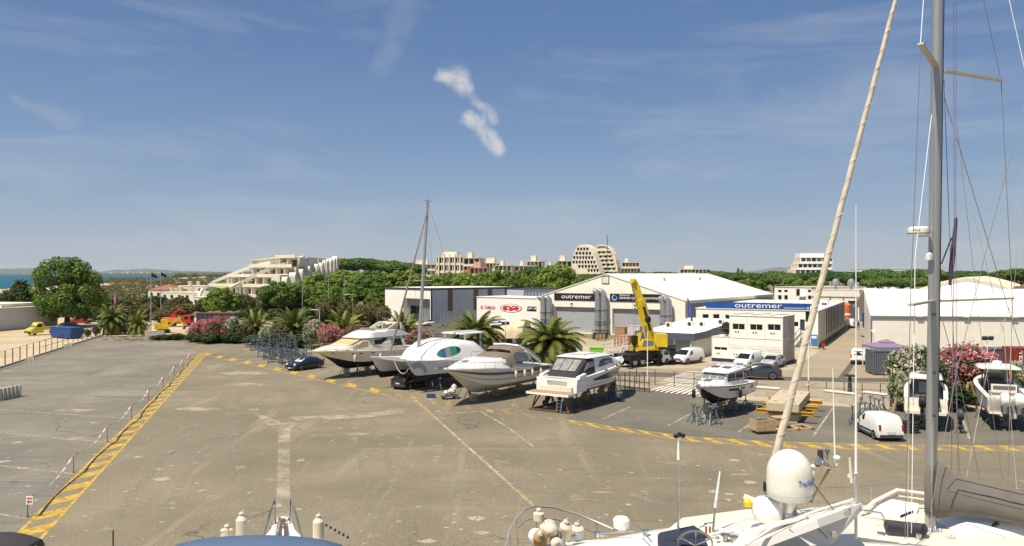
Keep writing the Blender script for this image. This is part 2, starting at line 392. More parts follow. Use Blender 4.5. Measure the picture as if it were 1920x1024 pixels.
# asphalt yard, the striped car lot on its left, the patched row on its right
yard = [(-70, -40), (110, -40), (110, 62), tuple(G(1680, 768)[:2]), tuple(G(1500, 760)[:2]), tuple(G(1290, 742)[:2]), tuple(G(1150, 722)[:2]), tuple(G(900, 690)[:2]), tuple(G(700, 665)[:2]), tuple(G(470, 640)[:2]), tuple(G(330, 633)[:2]), tuple(G(182, 631)[:2]), tuple(G(0, 691)[:2]), (-62, 30)]
sheet('yard', yard, 0, M_yard)
lot = gp([(30, 1006), (372, 662), (330, 635), (186, 633), (3, 692)])+[Vector((-60, 50, 0)), Vector((-45, 25, 0))]
sheet('parking_lot', lot, .004, M_lot)
rl = gp([(1060, 786), (1160, 802), (1290, 819), (1450, 829), (1610, 833), (1760, 835), (1980, 838), (1980, 772), (1690, 768), (1500, 758), (1290, 742), (1175, 726)])
sheet('boat_row_pavement', rl, .004, M_rlot)
# street beyond the yard and the lane between the workshops
sheet('road', gp([(1120, 716), (1300, 738), (1500, 747), (1980, 752), (1980, 704), (1650, 700), (1490, 694), (1300, 690), (1180, 690), (1100, 690)]), -.05, M_road)
sheet('lane', gp([(1480, 697), (1650, 703), (1634, 600), (1622, 575), (1606, 575), (1588, 612), (1540, 655)]), -.045, M_road)
darkstrip = ground_mat('dark_asphalt', [(.10, .088, .07), (.13, .112, .088)], .2, fine=8)  # one darker asphalt tone for the strips and the hall yard
sheet('road_dark_strip', gp([(1120, 704), (1240, 706), (1420, 712), (1600, 715), (1900, 717), (1900, 710), (1600, 708), (1420, 705), (1260, 698), (1120, 695)]), -.041, darkstrip)
sheet('lane_patch', gp([(1566, 714), (1582, 714), (1612, 668), (1605, 666), (1590, 684)]), -.037, darkstrip)
sheet('forecourt', gp([(1060, 690), (1300, 690), (1490, 694), (1540, 655), (1440, 640), (1330, 642), (1280, 640), (1100, 634), (1000, 628), (960, 640), (990, 668)]), -.08, M_apron)
sheet('pavement', gp([(1300, 744), (1500, 762), (1690, 772), (1980, 775), (1980, 752), (1640, 750), (1500, 745), (1320, 735)]), -.02, M_apron)
sheet('hall_yard', gp([(660, 625), (740, 640), (900, 652), (1000, 640), (1000, 612), (880, 606), (700, 606)]), -.07, darkstrip)
sheet('sand_track', gp([(-60, 700), (-4, 690), (180, 630), (300, 628), (460, 640), (560, 606), (420, 596), (200, 592), (130, 592), (-60, 622)]), -.06, M_sand)
sheet('service_road', gp([(440, 604), (560, 606), (720, 612), (720, 606), (560, 600), (440, 598)]), -.05, M_road)
# sea, beach, far coast
M_sea = bpy.data.materials.new('sea'); M_sea.use_nodes = True
_b = M_sea.node_tree.nodes['Principled BSDF']; _b.inputs['Base Color'].default_value = (.03, .15, .20, 1); _b.inputs['Roughness'].default_value = .6; _b.inputs['Specular IOR Level'].default_value = .12
_n = nd(M_sea.node_tree, 'ShaderNodeTexNoise'); _n.inputs['Scale'].default_value = .02; _n.inputs['Detail'].default_value = 6
_c = nd(M_sea.node_tree, 'ShaderNodeTexCoord'); _mp = nd(M_sea.node_tree, 'ShaderNodeMapping'); _mp.inputs['Scale'].default_value = (.25, 1, 1)
_r = nd(M_sea.node_tree, 'ShaderNodeValToRGB'); _r.color_ramp.elements[0].color = (.012, .075, .12, 1); _r.color_ramp.elements[1].color = (.025, .125, .165, 1)
_r.color_ramp.elements[0].position = .35; _r.color_ramp.elements[1].position = .65
for a, b_ in ((_c.outputs['Object'], _mp.inputs[0]), (_mp.outputs[0], _n.inputs['Vector']), (_n.outputs['Fac'], _r.inputs[0]), (_r.outputs[0], _b.inputs['Base Color'])):
    M_sea.node_tree.links.new(a, b_)
def wob(pts, k=8, amp=.35):
    out = []
    for i in range(len(pts)-1):
        for j in range(k):
            s = j/k; x = pts[i][0]*(1-s)+pts[i+1][0]*s; y = pts[i][1]*(1-s)+pts[i+1][1]*s
            out.append((x, y+rnd.uniform(-amp, amp)*(y-CY)/25))
    out.append(pts[-1]); return out
shore = wob([(-120, 552), (0, 543), (60, 539.5), (130, 534.5), (200, 531), (280, 526.5), (340, 520.8), (385, 517.6), (402, 516.2)])
sheet('sea', [G(*p) for p in shore]+[Vector((-3500, 10000, 0)), Vector((-6000, 27900, 0)), Vector((-28900, 27900, 0)), Vector((-20000, 600, 0))], .5, M_sea)
sheet('beach', [G(*p) for p in shore]+[G(p[0]+12, p[1]+3.2*(p[1]-CY)/12) for p in reversed(shore)], .25, M_sand)

def ridge(name, pts, Y, depth, m, jag=.12):
    """a long low range: skyline points (px, py) at distance Y, sloping down front and back"""
    mb = MB(); rr = []
    pp = []
    for i in range(len(pts)-1):
        for j in range(10):
            s = j/10; pp.append((pts[i][0]*(1-s)+pts[i+1][0]*s, pts[i][1]*(1-s)+pts[i+1][1]*s))
    pp.append(pts[-1])
    for px, py in pp:
        q = P(px, py+rnd.uniform(-1, 1)*jag*(CY+1-py), Y); z = max(q.z, 1)
        rr.append([(q.x*.86, Y-depth, 0), (q.x*.93, Y-depth*.5, z*.45), (q.x, Y, z), (q.x*1.15, Y+depth, 0)])
    mb.loft(rr, closed=False)
    return props(mb.build(name, m, smooth=60), kind='structure')
M_hill = ground_mat('far_hills', [(.07, .08, .05), (.13, .12, .09)], .0006, bump=0, fine=.003)
ridge('hills', [(-200, 505), (0, 503.5), (90, 504), (150, 508), (190, 510), (215, 506), (270, 504.5), (330, 508), (420, 510), (520, 509), (640, 511)], 16000, 3000, M_hill)
ridge('far_mountain', [(1380, 512), (1430, 505), (1480, 500), (1510, 503), (1560, 508), (1640, 511)], 22000, 4000, M_hill)
ridge('coastal_land', [(150, 512.5), (215, 512), (300, 511.5), (370, 511), (430, 510), (520, 510), (700, 511), (1000, 511), (1400, 511), (2000, 511)], 6500, 900, ground_mat('coastal_scrub', [(.05, .07, .03), (.10, .10, .05)], .004, bump=0, fine=.02))

# ------------------------------------------------------------ painted lines
def paint(name, col, wear=.45, scale=1.2):
    m = bpy.data.materials.new(name); m.use_nodes = True; t = m.node_tree; b = t.nodes['Principled BSDF']
    b.inputs['Base Color'].default_value = (*col, 1); b.inputs['Roughness'].default_value = .85
    co = nd(t, 'ShaderNodeTexCoord'); n = nd(t, 'ShaderNodeTexNoise'); n.inputs['Scale'].default_value = scale; n.inputs['Detail'].default_value = 8; n.inputs['Roughness'].default_value = .75
    t.links.new(co.outputs['Object'], n.inputs['Vector'])
    r = nd(t, 'ShaderNodeMapRange'); r.inputs[1].default_value = wear-.12; r.inputs[2].default_value = wear+.12; t.links.new(n.outputs['Fac'], r.inputs[0])
    tr = nd(t, 'ShaderNodeBsdfTransparent'); ms = nd(t, 'ShaderNodeMixShader')
    t.links.new(r.outputs[0], ms.inputs[0]); t.links.new(tr.outputs[0], ms.inputs[1]); t.links.new(b.outputs[0], ms.inputs[2])
    t.links.new(ms.outputs[0], t.nodes['Material Output'].inputs[0])
    return m
M_py = paint('yellow_line_paint', (.58, .37, .055), .445, 1.6)
M_pyw = paint('worn_yellow_paint', (.50, .34, .10), .53, 1.0)
M_pw = paint('worn_white_paint', (.50, .45, .35), .50, 1.4)
M_pw2 = paint('white_line_paint', (.66, .62, .53), .36, .9)
M_dust = paint('pale_dust', (.36, .31, .225), .46, .5)
def strip(mb, a, b, w, z=.008, m=0):
    a = Vector(a); b = Vector(b); d = (b-a); d.z = 0; d.normalize(); n = Vector((-d.y, d.x, 0))*w/2
    mb.add([(p.x, p.y, z) for p in (a-n, b-n, b+n, a+n)], [(0, 1, 2, 3)], m)
def marking(name, mb, m):
    o = mb.build(name, m, smooth=0, recalc=False); return props(o, kind='structure')
def lerp(a, b, s): return a+(b-a)*s
mb = MB()
A0, A1 = G(22, 1012), G(375, 662); B0, B1 = G(66, 1022), G(389, 661.5)
strip(mb, A0, A1, .16); strip(mb, B0, B1, .16)
NB = 33
for i in range(NB):
    s = i/NB; e = s+.50/NB
    a, b = lerp(A0, A1, s), lerp(A0, A1, e); c, d = lerp(B0, B1, e+.75/NB), lerp(B0, B1, s+.75/NB)
    u = (d-a).normalized()*.09
    mb.add([(p.x, p.y, .008) for p in (a+u, b+u, c-u, d-u)], [(0, 1, 2, 3)])
def edge(l):
    return [G(*p) for p in l]
up1 = edge([(389, 662), (460, 676), (540, 693), (640, 715), (742, 737)]); lo1 = edge([(378, 665), (455, 681), (535, 698.5), (636, 721.5), (735, 744)])
up2 = edge([(1000, 778), (1060, 786.5), (1160, 802), (1290, 819), (1450, 828.5), (1610, 833), (1760, 835), (1960, 837)])
lo2 = edge([(1000, 783), (1065, 793), (1170, 809.5), (1300, 828), (1450, 838), (1610, 842.5), (1760, 844), (1960, 845.5)])
def walk(pl, d):
    for i in range(len(pl)-1):
        L = (pl[i+1]-pl[i]).length
        if d <= L or i == len(pl)-2: return lerp(pl[i], pl[i+1], d/L)
        d -= L
def plen(pl): return sum((pl[i+1]-pl[i]).length for i in range(len(pl)-1))
for pl in (lo1,):
    for i in range(len(pl)-1): strip(mb, pl[i], pl[i+1], .14)
for pl in (up2[1:], lo2[1:]):
    for i in range(len(pl)-1): strip(mb, pl[i], pl[i+1], .13)
Lu, Ll = plen(up1), plen(lo1); n = 11
for i in range(n):
    a, b = walk(up1, Lu*i/n), walk(up1, Lu*(i+.38)/n); c, d = walk(lo1, Ll*(i+.45)/n), walk(lo1, Ll*(i+.07)/n)
    mb.add([(p.x, p.y, .0085) for p in (a, b, c, d)], [(0, 1, 2, 3)])
Lu, Ll = plen(up2[1:]), plen(lo2[1:]); n = 21
for i in range(n):
    a, b = walk(up2[1:], Lu*i/n), walk(up2[1:], Lu*(i+.42)/n); c, d = walk(lo2[1:], Ll*min(1, (i+1.0)/n)), walk(lo2[1:], Ll*(i+.58)/n)
    mb.add([(p.x, p.y, .0085) for p in (a, b, c, d)], [(0, 1, 2, 3)])
marking('yellow_hatching', mb, M_py)
mb = MB()
mid_u = edge([(742, 737), (830, 752), (915, 765), (1000, 778), (1060, 787)]); mid_l = edge([(735, 744), (825, 759), (910, 772), (1000, 784), (1065, 793)])
Lu, Ll = plen(mid_u), plen(mid_l)
for i in range(9):
    a, b = walk(mid_u, Lu*i/9), walk(mid_u, Lu*(i+.4)/9); c, d = walk(mid_l, Ll*(i+.8)/9), walk(mid_l, Ll*(i+.4)/9)
    mb.add([(p.x, p.y, .009) for p in (a, b, c, d)], [(0, 1, 2, 3)])
strip(mb, G(770, 745), G(815, 785), .35); strip(mb, G(822, 790), G(1004, 950), .22)
marking('worn_yellow_line', mb, M_pyw)
mb = MB()
for (a, b) in (((0, 964), (49, 973)), ((0, 873), (141, 889)), ((0, 811), (202, 830)), ((0, 768), (247, 785.5)), ((40, 737.5), (279, 752)), ((130, 718), (307, 725.5)),
               ((20, 690), (325, 705)), ((150, 683), (343, 687)), ((200, 668), (356, 673)), ((120, 650.5), (420, 662)), ((200, 643), (440, 653))):
    strip(mb, G(*a), G(*b), .13)
for (a, b) in (((824, 777), (961, 767)), ((901, 772), (950, 800)), ((950, 800), (1000, 838)), ((1128, 787), (1182, 763)), ((1252, 799), (1299, 774)), ((1384, 811), (1423, 783)), ((1525, 818), (1561, 766)), ((1799, 768), (1818, 824)), ((770, 742), (812, 779)), ((812, 779), (1010, 958))):
    strip(mb, G(*a), G(*b), .16, .013)
marking('white_bay_lines', mb, M_pw)
mb = MB()
for i in range(9):
    f = i/9
    a = lerp(G(1212, 733), G(1310, 741), f); b = lerp(G(1262, 717), G(1340, 723), f); d = (lerp(G(1212, 733), G(1310, 741), f+.055)-a)
    mb.add([(p.x, p.y, -.03) for p in (a, a+d, b+d, b)], [(0, 1, 2, 3)])
for i in range(11):
    f = i/11
    a = lerp(G(1232, 716), G(1290, 694), f); b = lerp(G(1316, 722), G(1344, 698), f); d = (lerp(G(1232, 716), G(1290, 694), f+.04)-a)
    mb.add([(p.x, p.y, -.034) for p in (a, a+d, b+d, b)], [(0, 1, 2, 3)])
marking('zebra_crossing', mb, M_pw2)
mb = MB()
def blotch(mb, pts, z=.011): mb.poly([(p.x, p.y, z) for p in gp(pts)])
blotch(mb, [(513, 1024), (548, 1024), (543, 900), (545, 803), (575, 790), (530, 793), (470, 770), (505, 800), (522, 812), (520, 900)])
blotch(mb, [(560, 790), (700, 783), (760, 775), (755, 768), (640, 778), (540, 782)])
for k in range(10):
    x0, y0 = rnd.uniform(120, 1400), rnd.uniform(690, 930); w = rnd.uniform(15, 60)
    if x0 > 1000 and y0 < 850: continue
    blotch(mb, [(x0-w, y0), (x0-w*.3, y0-w*.07), (x0+w*.7, y0-w*.04), (x0+w, y0+w*.03), (x0+w*.2, y0+w*.1), (x0-w*.6, y0+w*.08)], .0095+.0004*k)
marking('dusty_patches', mb, M_dust)
# repairs, tyre marks and grit
M_tyremk = paint('pale_wheel_track', (.31, .268, .195), .55, .7); M_grit = paint('pale_grit', (.46, .41, .31), .45, 6)
mb = MB()
for j, (a, b, c) in enumerate((((1000, 1000), (760, 860), (420, 760)), ((1300, 960), (900, 850), (600, 790)), ((300, 1010), (330, 850), (520, 730)), ((700, 1010), (690, 870), (640, 770)), ((760, 1010), (740, 870), (690, 770)), ((1500, 900), (1200, 870), (880, 800)), ((500, 1000), (420, 860), (450, 740)), ((1100, 940), (960, 900), (980, 820)), ((1400, 1000), (1000, 905), (820, 900)), ((200, 1000), (280, 870), (420, 745)))):
    A, B_, C_ = G(*a), G(*b), G(*c); L = [A*(1-s)**2+B_*2*s*(1-s)+C_*s*s for s in [k/16 for k in range(17)]]
    for k in range(16): strip(mb, L[k], L[k+1], .5, .0072+.0001*j)
marking('wheel_tracks', mb, M_tyremk)
mb = MB()
for k in range(420):
    px, py = rnd.uniform(-20, 1500), 660+360*rnd.random()**1.3
    if px > 1000 and py < 850: continue
    g = G(px, py); r = rnd.uniform(.04, .16)*(1 if k % 9 else 3); n = rnd.randrange(4, 7); mb.poly([(g.x+r*rnd.uniform(.6, 1.3)*math.cos(6.283*i/n), g.y+r*rnd.uniform(.6, 1.2)*math.sin(6.283*i/n), .0125) for i in range(n)])
marking('grit_specks', mb, M_grit)
# haze: thin even air round everything
hz = MB(); hz.b2((-30000, -900, -1.2), (30000, 29000, 290))
M_haze = bpy.data.materials.new('haze'); M_haze.use_nodes = True; t = M_haze.node_tree
t.nodes.remove(t.nodes['Principled BSDF']); pv = nd(t, 'ShaderNodeVolumePrincipled')
pv.inputs['Color'].default_value = (.90, .95, 1.0, 1); pv.inputs['Density'].default_value = 2.6e-5; pv.inputs['Anisotropy'].default_value = .1
t.links.new(pv.outputs[0], t.nodes['Material Output'].inputs['Volume'])
HAZE = props(hz.build('haze', M_haze, smooth=0), kind='stuff', label='thin pale air over the yard and the coast')
# ============================================================ buildings
M_wallw = mat('sunlit_white_sheet', (.87, .83, .74), .6, 0, .06, .4)
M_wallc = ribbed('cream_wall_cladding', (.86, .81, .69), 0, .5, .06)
M_wallg = ribbed('shade_grey_cladding', (.52, .54, .57), 1, .9, .25)  # darker copy of the white sheet: shade of the side walls put into colour
M_tent = mat('white_tent_roof', (.86, .83, .74), .55, 0, .06, .12, .1)
M_fasc = ribbed('slate_fascia', (.085, .10, .15), 0, .3, .5)
M_signb = mat('black_sign_board', (.018, .016, .022), .45)
M_signblue = mat('blue_sign_board', (.015, .075, .30), .4, 0, .3, .5)
M_letter = mat('white_lettering', (.85, .85, .83), .5)
M_redlet = mat('red_lettering', (.62, .04, .03), .5)
M_bluelet = mat('blue_lettering', (.06, .20, .55), .5)
M_shut = ribbed('grey_roller_shutter', (.36, .37, .38), 2, .3, .12)
M_duct = mat('galvanised_duct', (.42, .43, .44), .35, .6, .12, 1.5)
M_brown = mat('brown_strip', (.17, .125, .07), .7)
M_tile = ribbed('terracotta_roof', (.34, .13, .07), 0, .3, .5)
M_stone = mat('bleached_concrete', (.72, .66, .52), .8, 0, .14, .3)
M_stone2 = mat('warm_concrete', (.66, .57, .42), .8, 0, .14, .3)
M_awn = mat('lime_awning', (.42, .48, .10), .8)
M_cont = ribbed('container_grey', (.12, .13, .145), 0, .22, .8)
M_contr = ribbed('container_red', (.28, .035, .02), 0, .22, .8)
M_contb = ribbed('container_blue', (.02, .07, .25), 0, .25, .8)
M_flat = mat('flat_roof_felt', (.50, .46, .38), .9, 0, .15, .5)

class Fac:
    """a building frame: local x along its facade (left to right), y inwards, z up"""
    def __init__(s, name, label, cat, p0, p1, group=None):
        s.p0 = XY(*p0); s.p1 = XY(*p1); s.d = s.p1-s.p0; s.w = s.d.length; s.u = s.d.normalized()
        s.n = Vector((-s.u.y, s.u.x, 0))
        s.o = thing(name, label, cat, s.p0, math.atan2(s.u.y, s.u.x), group)
    def at(s, px, py, y=0):
        r = Vector(((px-CX)/F, 1, (CY-py)/F)); q = s.p0+s.n*y
        tt = q.dot(s.n)/r.dot(s.n); h = r*tt
        return (h-q).dot(s.u), H+r.z*tt
    def box(s, x0, y0, x1, y1, y=0):
        a0, z1 = s.at(x0, y0, y); a1, z0 = s.at(x1, y1, y); return a0, a1, z0, z1
    def loc(s, wp):
        d = Vector(wp)-s.p0; return Vector((d.dot(s.u), d.dot(s.n), d.z))
def holewall(mb, a0, a1, z0, z1, holes, y=0, dep=.18, m=0, mr=None):
    xs = sorted({a0, a1, *[h[0] for h in holes], *[h[1] for h in holes]}); zs = sorted({z0, z1, *[h[2] for h in holes], *[h[3] for h in holes]})
    for i in range(len(xs)-1):
        for j in range(len(zs)-1):
            cx, cz = (xs[i]+xs[i+1])/2, (zs[j]+zs[j+1])/2
            if any(h[0] < cx < h[1] and h[2] < cz < h[3] for h in holes): continue
            mb.add([(xs[i], y, zs[j]), (xs[i+1], y, zs[j]), (xs[i+1], y, zs[j+1]), (xs[i], y, zs[j+1])], [(0, 1, 2, 3)], m)
    for h in holes:
        A = [(h[0], h[2]), (h[1], h[2]), (h[1], h[3]), (h[0], h[3])]
        for k in range(4):
            p, q = A[k], A[(k+1) % 4]
            mb.add([(p[0], y, p[1]), (q[0], y, q[1]), (q[0], y+dep, q[1]), (p[0], y+dep, p[1])], [(0, 1, 2, 3)], m if mr is None else mr)
def pane(h, mt, parent, name='window', y=.15, frame=None, mull=1, fw=.05):
    mb = MB(); mb.b2((h[0]-.005, y, h[2]-.005), (h[1]+.005, y+.04, h[3]+.005))
    o = mb.build(name, mt, parent, smooth=0)
    if frame:
        f = MB(); x0, x1, z0, z1 = h; yy = y-.03
        for k in range(mull+1):
            x = x0+(x1-x0)*k/max(mull, 1); x = min(max(x, x0+fw/2), x1-fw/2)
            f.b2((x-fw/2, yy, z0), (x+fw/2, yy+.028, z1))
        f.b2((x0+fw, yy-.004, z0), (x1-fw, yy+.02, z0+fw)); f.b2((x0+fw, yy-.004, z1-fw), (x1-fw, yy+.02, z1))
        f.build('window_frame', frame, o, smooth=0)
    return o
def shell(f, w, d, h, holes, mats, roof=None, dep=.18, oh=.12, skew=0, name='wall', rt=.18):
    """four walls with openings in the front one, plus a flat roof with a low edge"""
    mb = MB(); holewall(mb, 0, w, -.1, h, holes, 0, dep)
    mb.add([(w, 0, -.1), (w+skew, d, -.1), (w+skew, d, h), (w, 0, h)], [(0, 1, 2, 3)], 1)
    mb.add([(skew, d, -.1), (0, 0, -.1), (0, 0, h), (skew, d, h)], [(0, 1, 2, 3)], 0)
    mb.add([(w+skew, d, -.1), (skew, d, -.1), (skew, d, h), (w+skew, d, h)], [(0, 1, 2, 3)], 1)
    wl = mb.build(name, mats, f.o, smooth=0, recalc=False)
    rb = MB(); rb.prism([(-oh, -oh, h+.003), (w+oh, -oh, h+.003), (w+oh+skew, d+oh, h+.003), (skew-oh, d+oh, h+.003)], (0, 0, rt))
    rb.build('roof', roof or M_flat, f.o, smooth=0)
    return wl
def dark_back(holes, parent, y, name='doorway', mt=None):
    for h in holes: pane(h, mt or M_darkint, parent, name, y)

# --- left pair of sheds
f = Fac('warehouse', 'white fronted metal warehouse with brown vertical strips down its shade-grey side wall', 'warehouse', (722, 184), (808, 170))
h = 7.65; portal = f.box(756, 559, 806, 606); portal = (portal[0], f.w-.35, -.05, portal[3])
shell(f, f.w, 25.6, h, [portal], [M_wallw, M_wallg], M_tent, dep=2.5, rt=.12)
mb = MB(); a0, a1, z0, z1 = portal; am = a0+(a1-a0)*.5
mb.b2((a0, 1.2, z1-1.7), (a1, 1.3, z1)); mb.b2((am, 1.2, -.05), (a1, 1.3, z1-1.7))
for k in range(6): mb.b2((am+(a1-am)*k/5-.06, 1.08, 0), (am+(a1-am)*k/5+.06, 1.2, z1-.3))
mb.build('door_panel', M_duct, f.o, smooth=0)
dark_back([(a0, am, -.05, z1-1.7)], f.o, 2.0)
mb = MB(); mb.b2((-.1, -.14, h-.25), (f.w+.12, -.02, h+.16)); mb.b2((f.w+.02, -.1, h-.28), (f.w+.14, 25.7, h+.16)); mb.b2((f.w+.004, -.06, 0), (f.w+.09, .3, h-.3))
mb.build('dark_trim', M_dkgrey, f.o, smooth=0)
for yy in (4.6, 12.0, 16.2, 21.5):
    mb = MB(); mb.b2((f.w+.02, yy, 2.6 if yy < 16 else 1.2), (f.w+.07, yy+1.35, h-.3)); mb.build('brown_strip', M_brown, f.o, smooth=0)
f = Fac('workshop', 'smaller shade-grey metal workshop behind the brown striped warehouse, one white panel at its corner', 'workshop', (915, 192), (941, 186))
shell(f, f.w, 3, 7.45, [], [M_wallw, M_wallg], M_tent, rt=.1)
mb = MB(); mb.b2((f.w+.01, .3, -.1), (f.w+9.6, 14, 7.35)); mb.build('shade_grey_wing', M_wallg, f.o, smooth=0)
mb = MB(); mb.b2((f.w+.012, .2, 7.353), (f.w+9.7, 14.1, 7.5)); mb.build('roof_edge', M_dkgrey, f.o, smooth=0)
f = Fac('boat_dealer_building', 'low white building with red motor maker lettering and an oval red emblem', 'shop', (894, 165), (1012, 154))
shell(f, f.w, 9, 6.0, [], [M_wallw, M_wallw], M_tent, rt=.12)
a0, a1, z0, z1 = f.box(908.5, 573, 929, 580.5); text_mesh('YAMAHA', 'lettering', M_redlet, f.o, a0, a1, z0, z1, -.02, .03, .012)
c = f.at(903.8, 576.5); mb = MB(); Mx = Matrix.Rotation(R(90), 3, 'X')
for k in range(3): mb.bar((c[0], -.04, c[1]), (c[0]+.35*math.sin(k*2.094), -.04, c[1]+.35*math.cos(k*2.094)), .09, .03)
mb.lathe([(.27, -.02), (.27, .03), (.37, .03), (.37, -.02), (.27, -.02)], (c[0], -.03, c[1]), 20, Mx, cap=False); mb.build('emblem', M_redlet, f.o)
c = f.at(958, 578); rx = (f.at(978.3, 578)[0]-f.at(938, 578)[0])/2; rz = (f.at(958, 570.3)[1]-f.at(958, 586)[1])/2
mb = MB()
for k, (s, y, m) in enumerate(((1, 0, 0), (.93, .02, 1), (.0, 0, 0))):
    if s: mb.prism([(c[0]+rx*s*math.cos(a*.2618), -.05-y, c[1]+rz*s*math.sin(a*.2618)) for a in range(24)], (0, .05, 0), m)
# two mirrored letter shapes on a red lens
sh = [(-.8, .05), (-.62, .42), (-.1, .50), (-.1, .28), (.1, .28), (.1, .5), (.62, .42), (.8, .05), (.66, -.3), (.42, -.42), (.34, -.22), (.12, -.5), (-.16, -.5), (-.22, -.2), (-.5, -.5), (-.7, -.3)]
mb.prism([(c[0]+rx*x, -.12, c[1]+rz*z*1.25) for x, z in sh], (0, .04, 0), 2)
for x0, x1, z in ((-.34, -.12, .1), (.14, .40, .12), (-.3, -.1, -.18)): mb.b2((c[0]+rx*x0, -.135, c[1]+rz*z), (c[0]+rx*x1, -.12, c[1]+rz*(z+.14)), 1)
mb.build('oval_emblem', [M_signb, M_letter, M_redlet], f.o, smooth=0)
a0, a1, z0, z1 = f.box(988, 574.5, 1010, 584); mb = MB(); mb.prism([(a0, -.05, z0), (a1, -.05, z0), (a1, -.05, z1), (a0+.25, -.05, z1)], (0, .04, 0)); mb.build('sign_board', M_signb, f.o, smooth=0)
text_mesh('JET SKI', 'lettering', M_letter, f.o, a0+.3, a1-.15, z0+.25, z1-.2, -.06, .02, .02, .25)

# --- the big tent hall
f = Fac('assembly_hall', 'big white tent roofed boat hall with two grey roller doors, black signs and duct pairs', 'hall', (1006, 149), (1285, 132))
HALL = f; ez = 6.35; ap = f.at(1137, 514.5); w = f.w; D = 52
d1 = f.box(1040, 577, 1125, 631); d2 = f.box(1148, 581, 1240, 634)
holes = [(d1[0], d1[1], 0, 4.75), (d2[0], d2[1], 0, 4.7)]
mb = MB(); holewall(mb, 0, w, -.1, ez, holes, 0, .55); mb.poly([(0, 0, ez), (w, 0, ez), (ap[0], 0, ap[1])])
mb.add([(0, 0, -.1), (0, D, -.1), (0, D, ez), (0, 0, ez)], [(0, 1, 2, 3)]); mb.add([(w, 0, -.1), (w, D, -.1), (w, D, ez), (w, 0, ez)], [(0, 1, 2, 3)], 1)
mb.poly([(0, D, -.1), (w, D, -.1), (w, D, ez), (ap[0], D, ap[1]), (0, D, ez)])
mb.build('wall', [M_wallc, mat('shaded_side_sheet', (.36, .32, .25), .7)], f.o, smooth=0, recalc=False)  # right wall in a darker tone than the front, its shade painted in
mb = MB()
for x0, z0 in ((-.25, ez-.1), (w+.25, ez-.1)):
    mb.prism([(x0, -.12, z0), (ap[0], -.12, ap[1]), (ap[0], -.12, ap[1]+.14), (x0, -.12, z0+.14)], (0, D+.3, 0))
mb.build('roof', M_tent, f.o, smooth=0)
mb = MB()
for k in range(1, 11):
    for x0, z0 in ((0, ez), (w, ez)):
        mb.bar((x0, k*D/11, z0+.07), (ap[0]+(.05 if x0 else -.05), k*D/11, ap[1]+.16), .22, .05)
mb.build('roof_seam', mat('tent_seam', (.80, .74, .60), .6), f.o, smooth=0)
for hh in holes: pane(hh, M_shut, f.o, 'roller_door', .5)
def board(f, x0, y0, x1, y1, x2=None, y2=None, mt=None, name='sign_board', y=-.1):
    a0, z1 = f.at(x0, y0); a1, z0 = f.at(x1, y1); mb = MB(); mb.b2((a0, y, z0), (a1, y+.08, z1)); mb.build(name, mt or M_signb, f.o, smooth=0); return a0, a1, z0, z1
a0, a1, z0, z1 = board(f, 1039.5, 549.5, 1123, 564.5)
text_mesh('outremer', 'lettering', M_letter, f.o, a0+(a1-a0)*.17, a0+(a1-a0)*.84, z0+.36, z1-.33, -.105, .03, 0)
a0, a1, z0, z1 = board(f, 1144, 550.5, 1240.5, 567.5); W_ = a1-a0
text_mesh('GRAND LARGE YACHTING', 'lettering', M_letter, f.o, a0+W_*.19, a0+W_*.96, z0+.5, z0+.88, -.105, .03, .006)
text_mesh('Welcome to', 'lettering', M_letter, f.o, a0+W_*.19, a0+W_*.40, z0+1.08, z0+1.32, -.105, .03, .014)
mb = MB(); mb.lathe([(.30, 0), (.30, .04), (.46, .04), (.46, 0)], (a0+W_*.095, -.11, (z0+z1)/2), 24, Mx, cap=False); mb.build('emblem_ring', M_bluelet, f.o)
mb = MB(); cx, cz = a0+W_*.095, (z0+z1)/2
mb.prism([(cx+.56*math.cos(R(q)), -.16, cz+.56*math.sin(R(q))) for q in range(100, 381, 20)]+[(cx+.08+.40*math.cos(R(q)), -.16, cz+.05+.40*math.sin(R(q))) for q in range(380, 99, -20)], (0, .03, 0)); mb.build('emblem_crescent', mat('pale_blue_lettering', (.25, .5, .75), .5), f.o, smooth=0)
a0, z1 = f.at(1129, 518); a1, z0 = f.at(1142.5, 532.5)
mb = MB(); mb.b2((a0, -.09, z0), (a1, -.02, z1)); mb.b2((a0+.12, -.11, z0+.12), (a1-.12, -.088, z1-.12), 1); mb.build('framed_board', [M_signb, M_stone], f.o, smooth=0)
def duct(f, px, ytop, z0=0.0, r=.62):
    a, z = f.at(px, ytop); mb = MB(); y = -1.0
    mb.tube([(a, y, z0), (a, y, z-1.0), (a-.05, y, z-.45), (a-.30, y-.1, z-.12), (a-.75, y-.2, z)], [r*.92, r*.92, r*.92, r*.9, r*.9], 14, cap=False)
    o = mb.build('exhaust_duct', M_duct, f.o)
    k = MB(); k.lathe([(r*.86, 0), (0, .0)], (a-.70, y-.19, z), 14, Matrix.Rotation(R(-90), 3, 'Y'), cap=False); k.build('duct_mouth', M_darkint, o)
    for zz in (z0+1.7, z0+2.2, z*.55): b = MB(); b.lathe([(r*.93, 0), (r*1.05, .04), (r*1.05, .18), (r*.93, .22)], (a, y, zz), 14, cap=False); b.build('clamp_band', M_galv, o)
    b = MB(); b.b2((a-.06, y+.55, z-1.4), (a+.06, -.01, z-1.2)); b.build('bracket', M_galv, o)
for px, yt in ((1024, 558), (1035, 558), (1126, 546), (1137, 546), (1248, 560), (1258, 560)): duct(f, px, yt)
for px, py in ((1072, 569), (1191, 572)):
    a, z = f.at(px, py); mb = MB(); mb.b2((a-.25, -.12, z-.1), (a+.25, -.02, z+.1)); mb.b2((a-.18, -.1, z-.65), (a+.18, -.02, z-.5)); mb.build('lamp_box', M_galv, f.o, smooth=0)
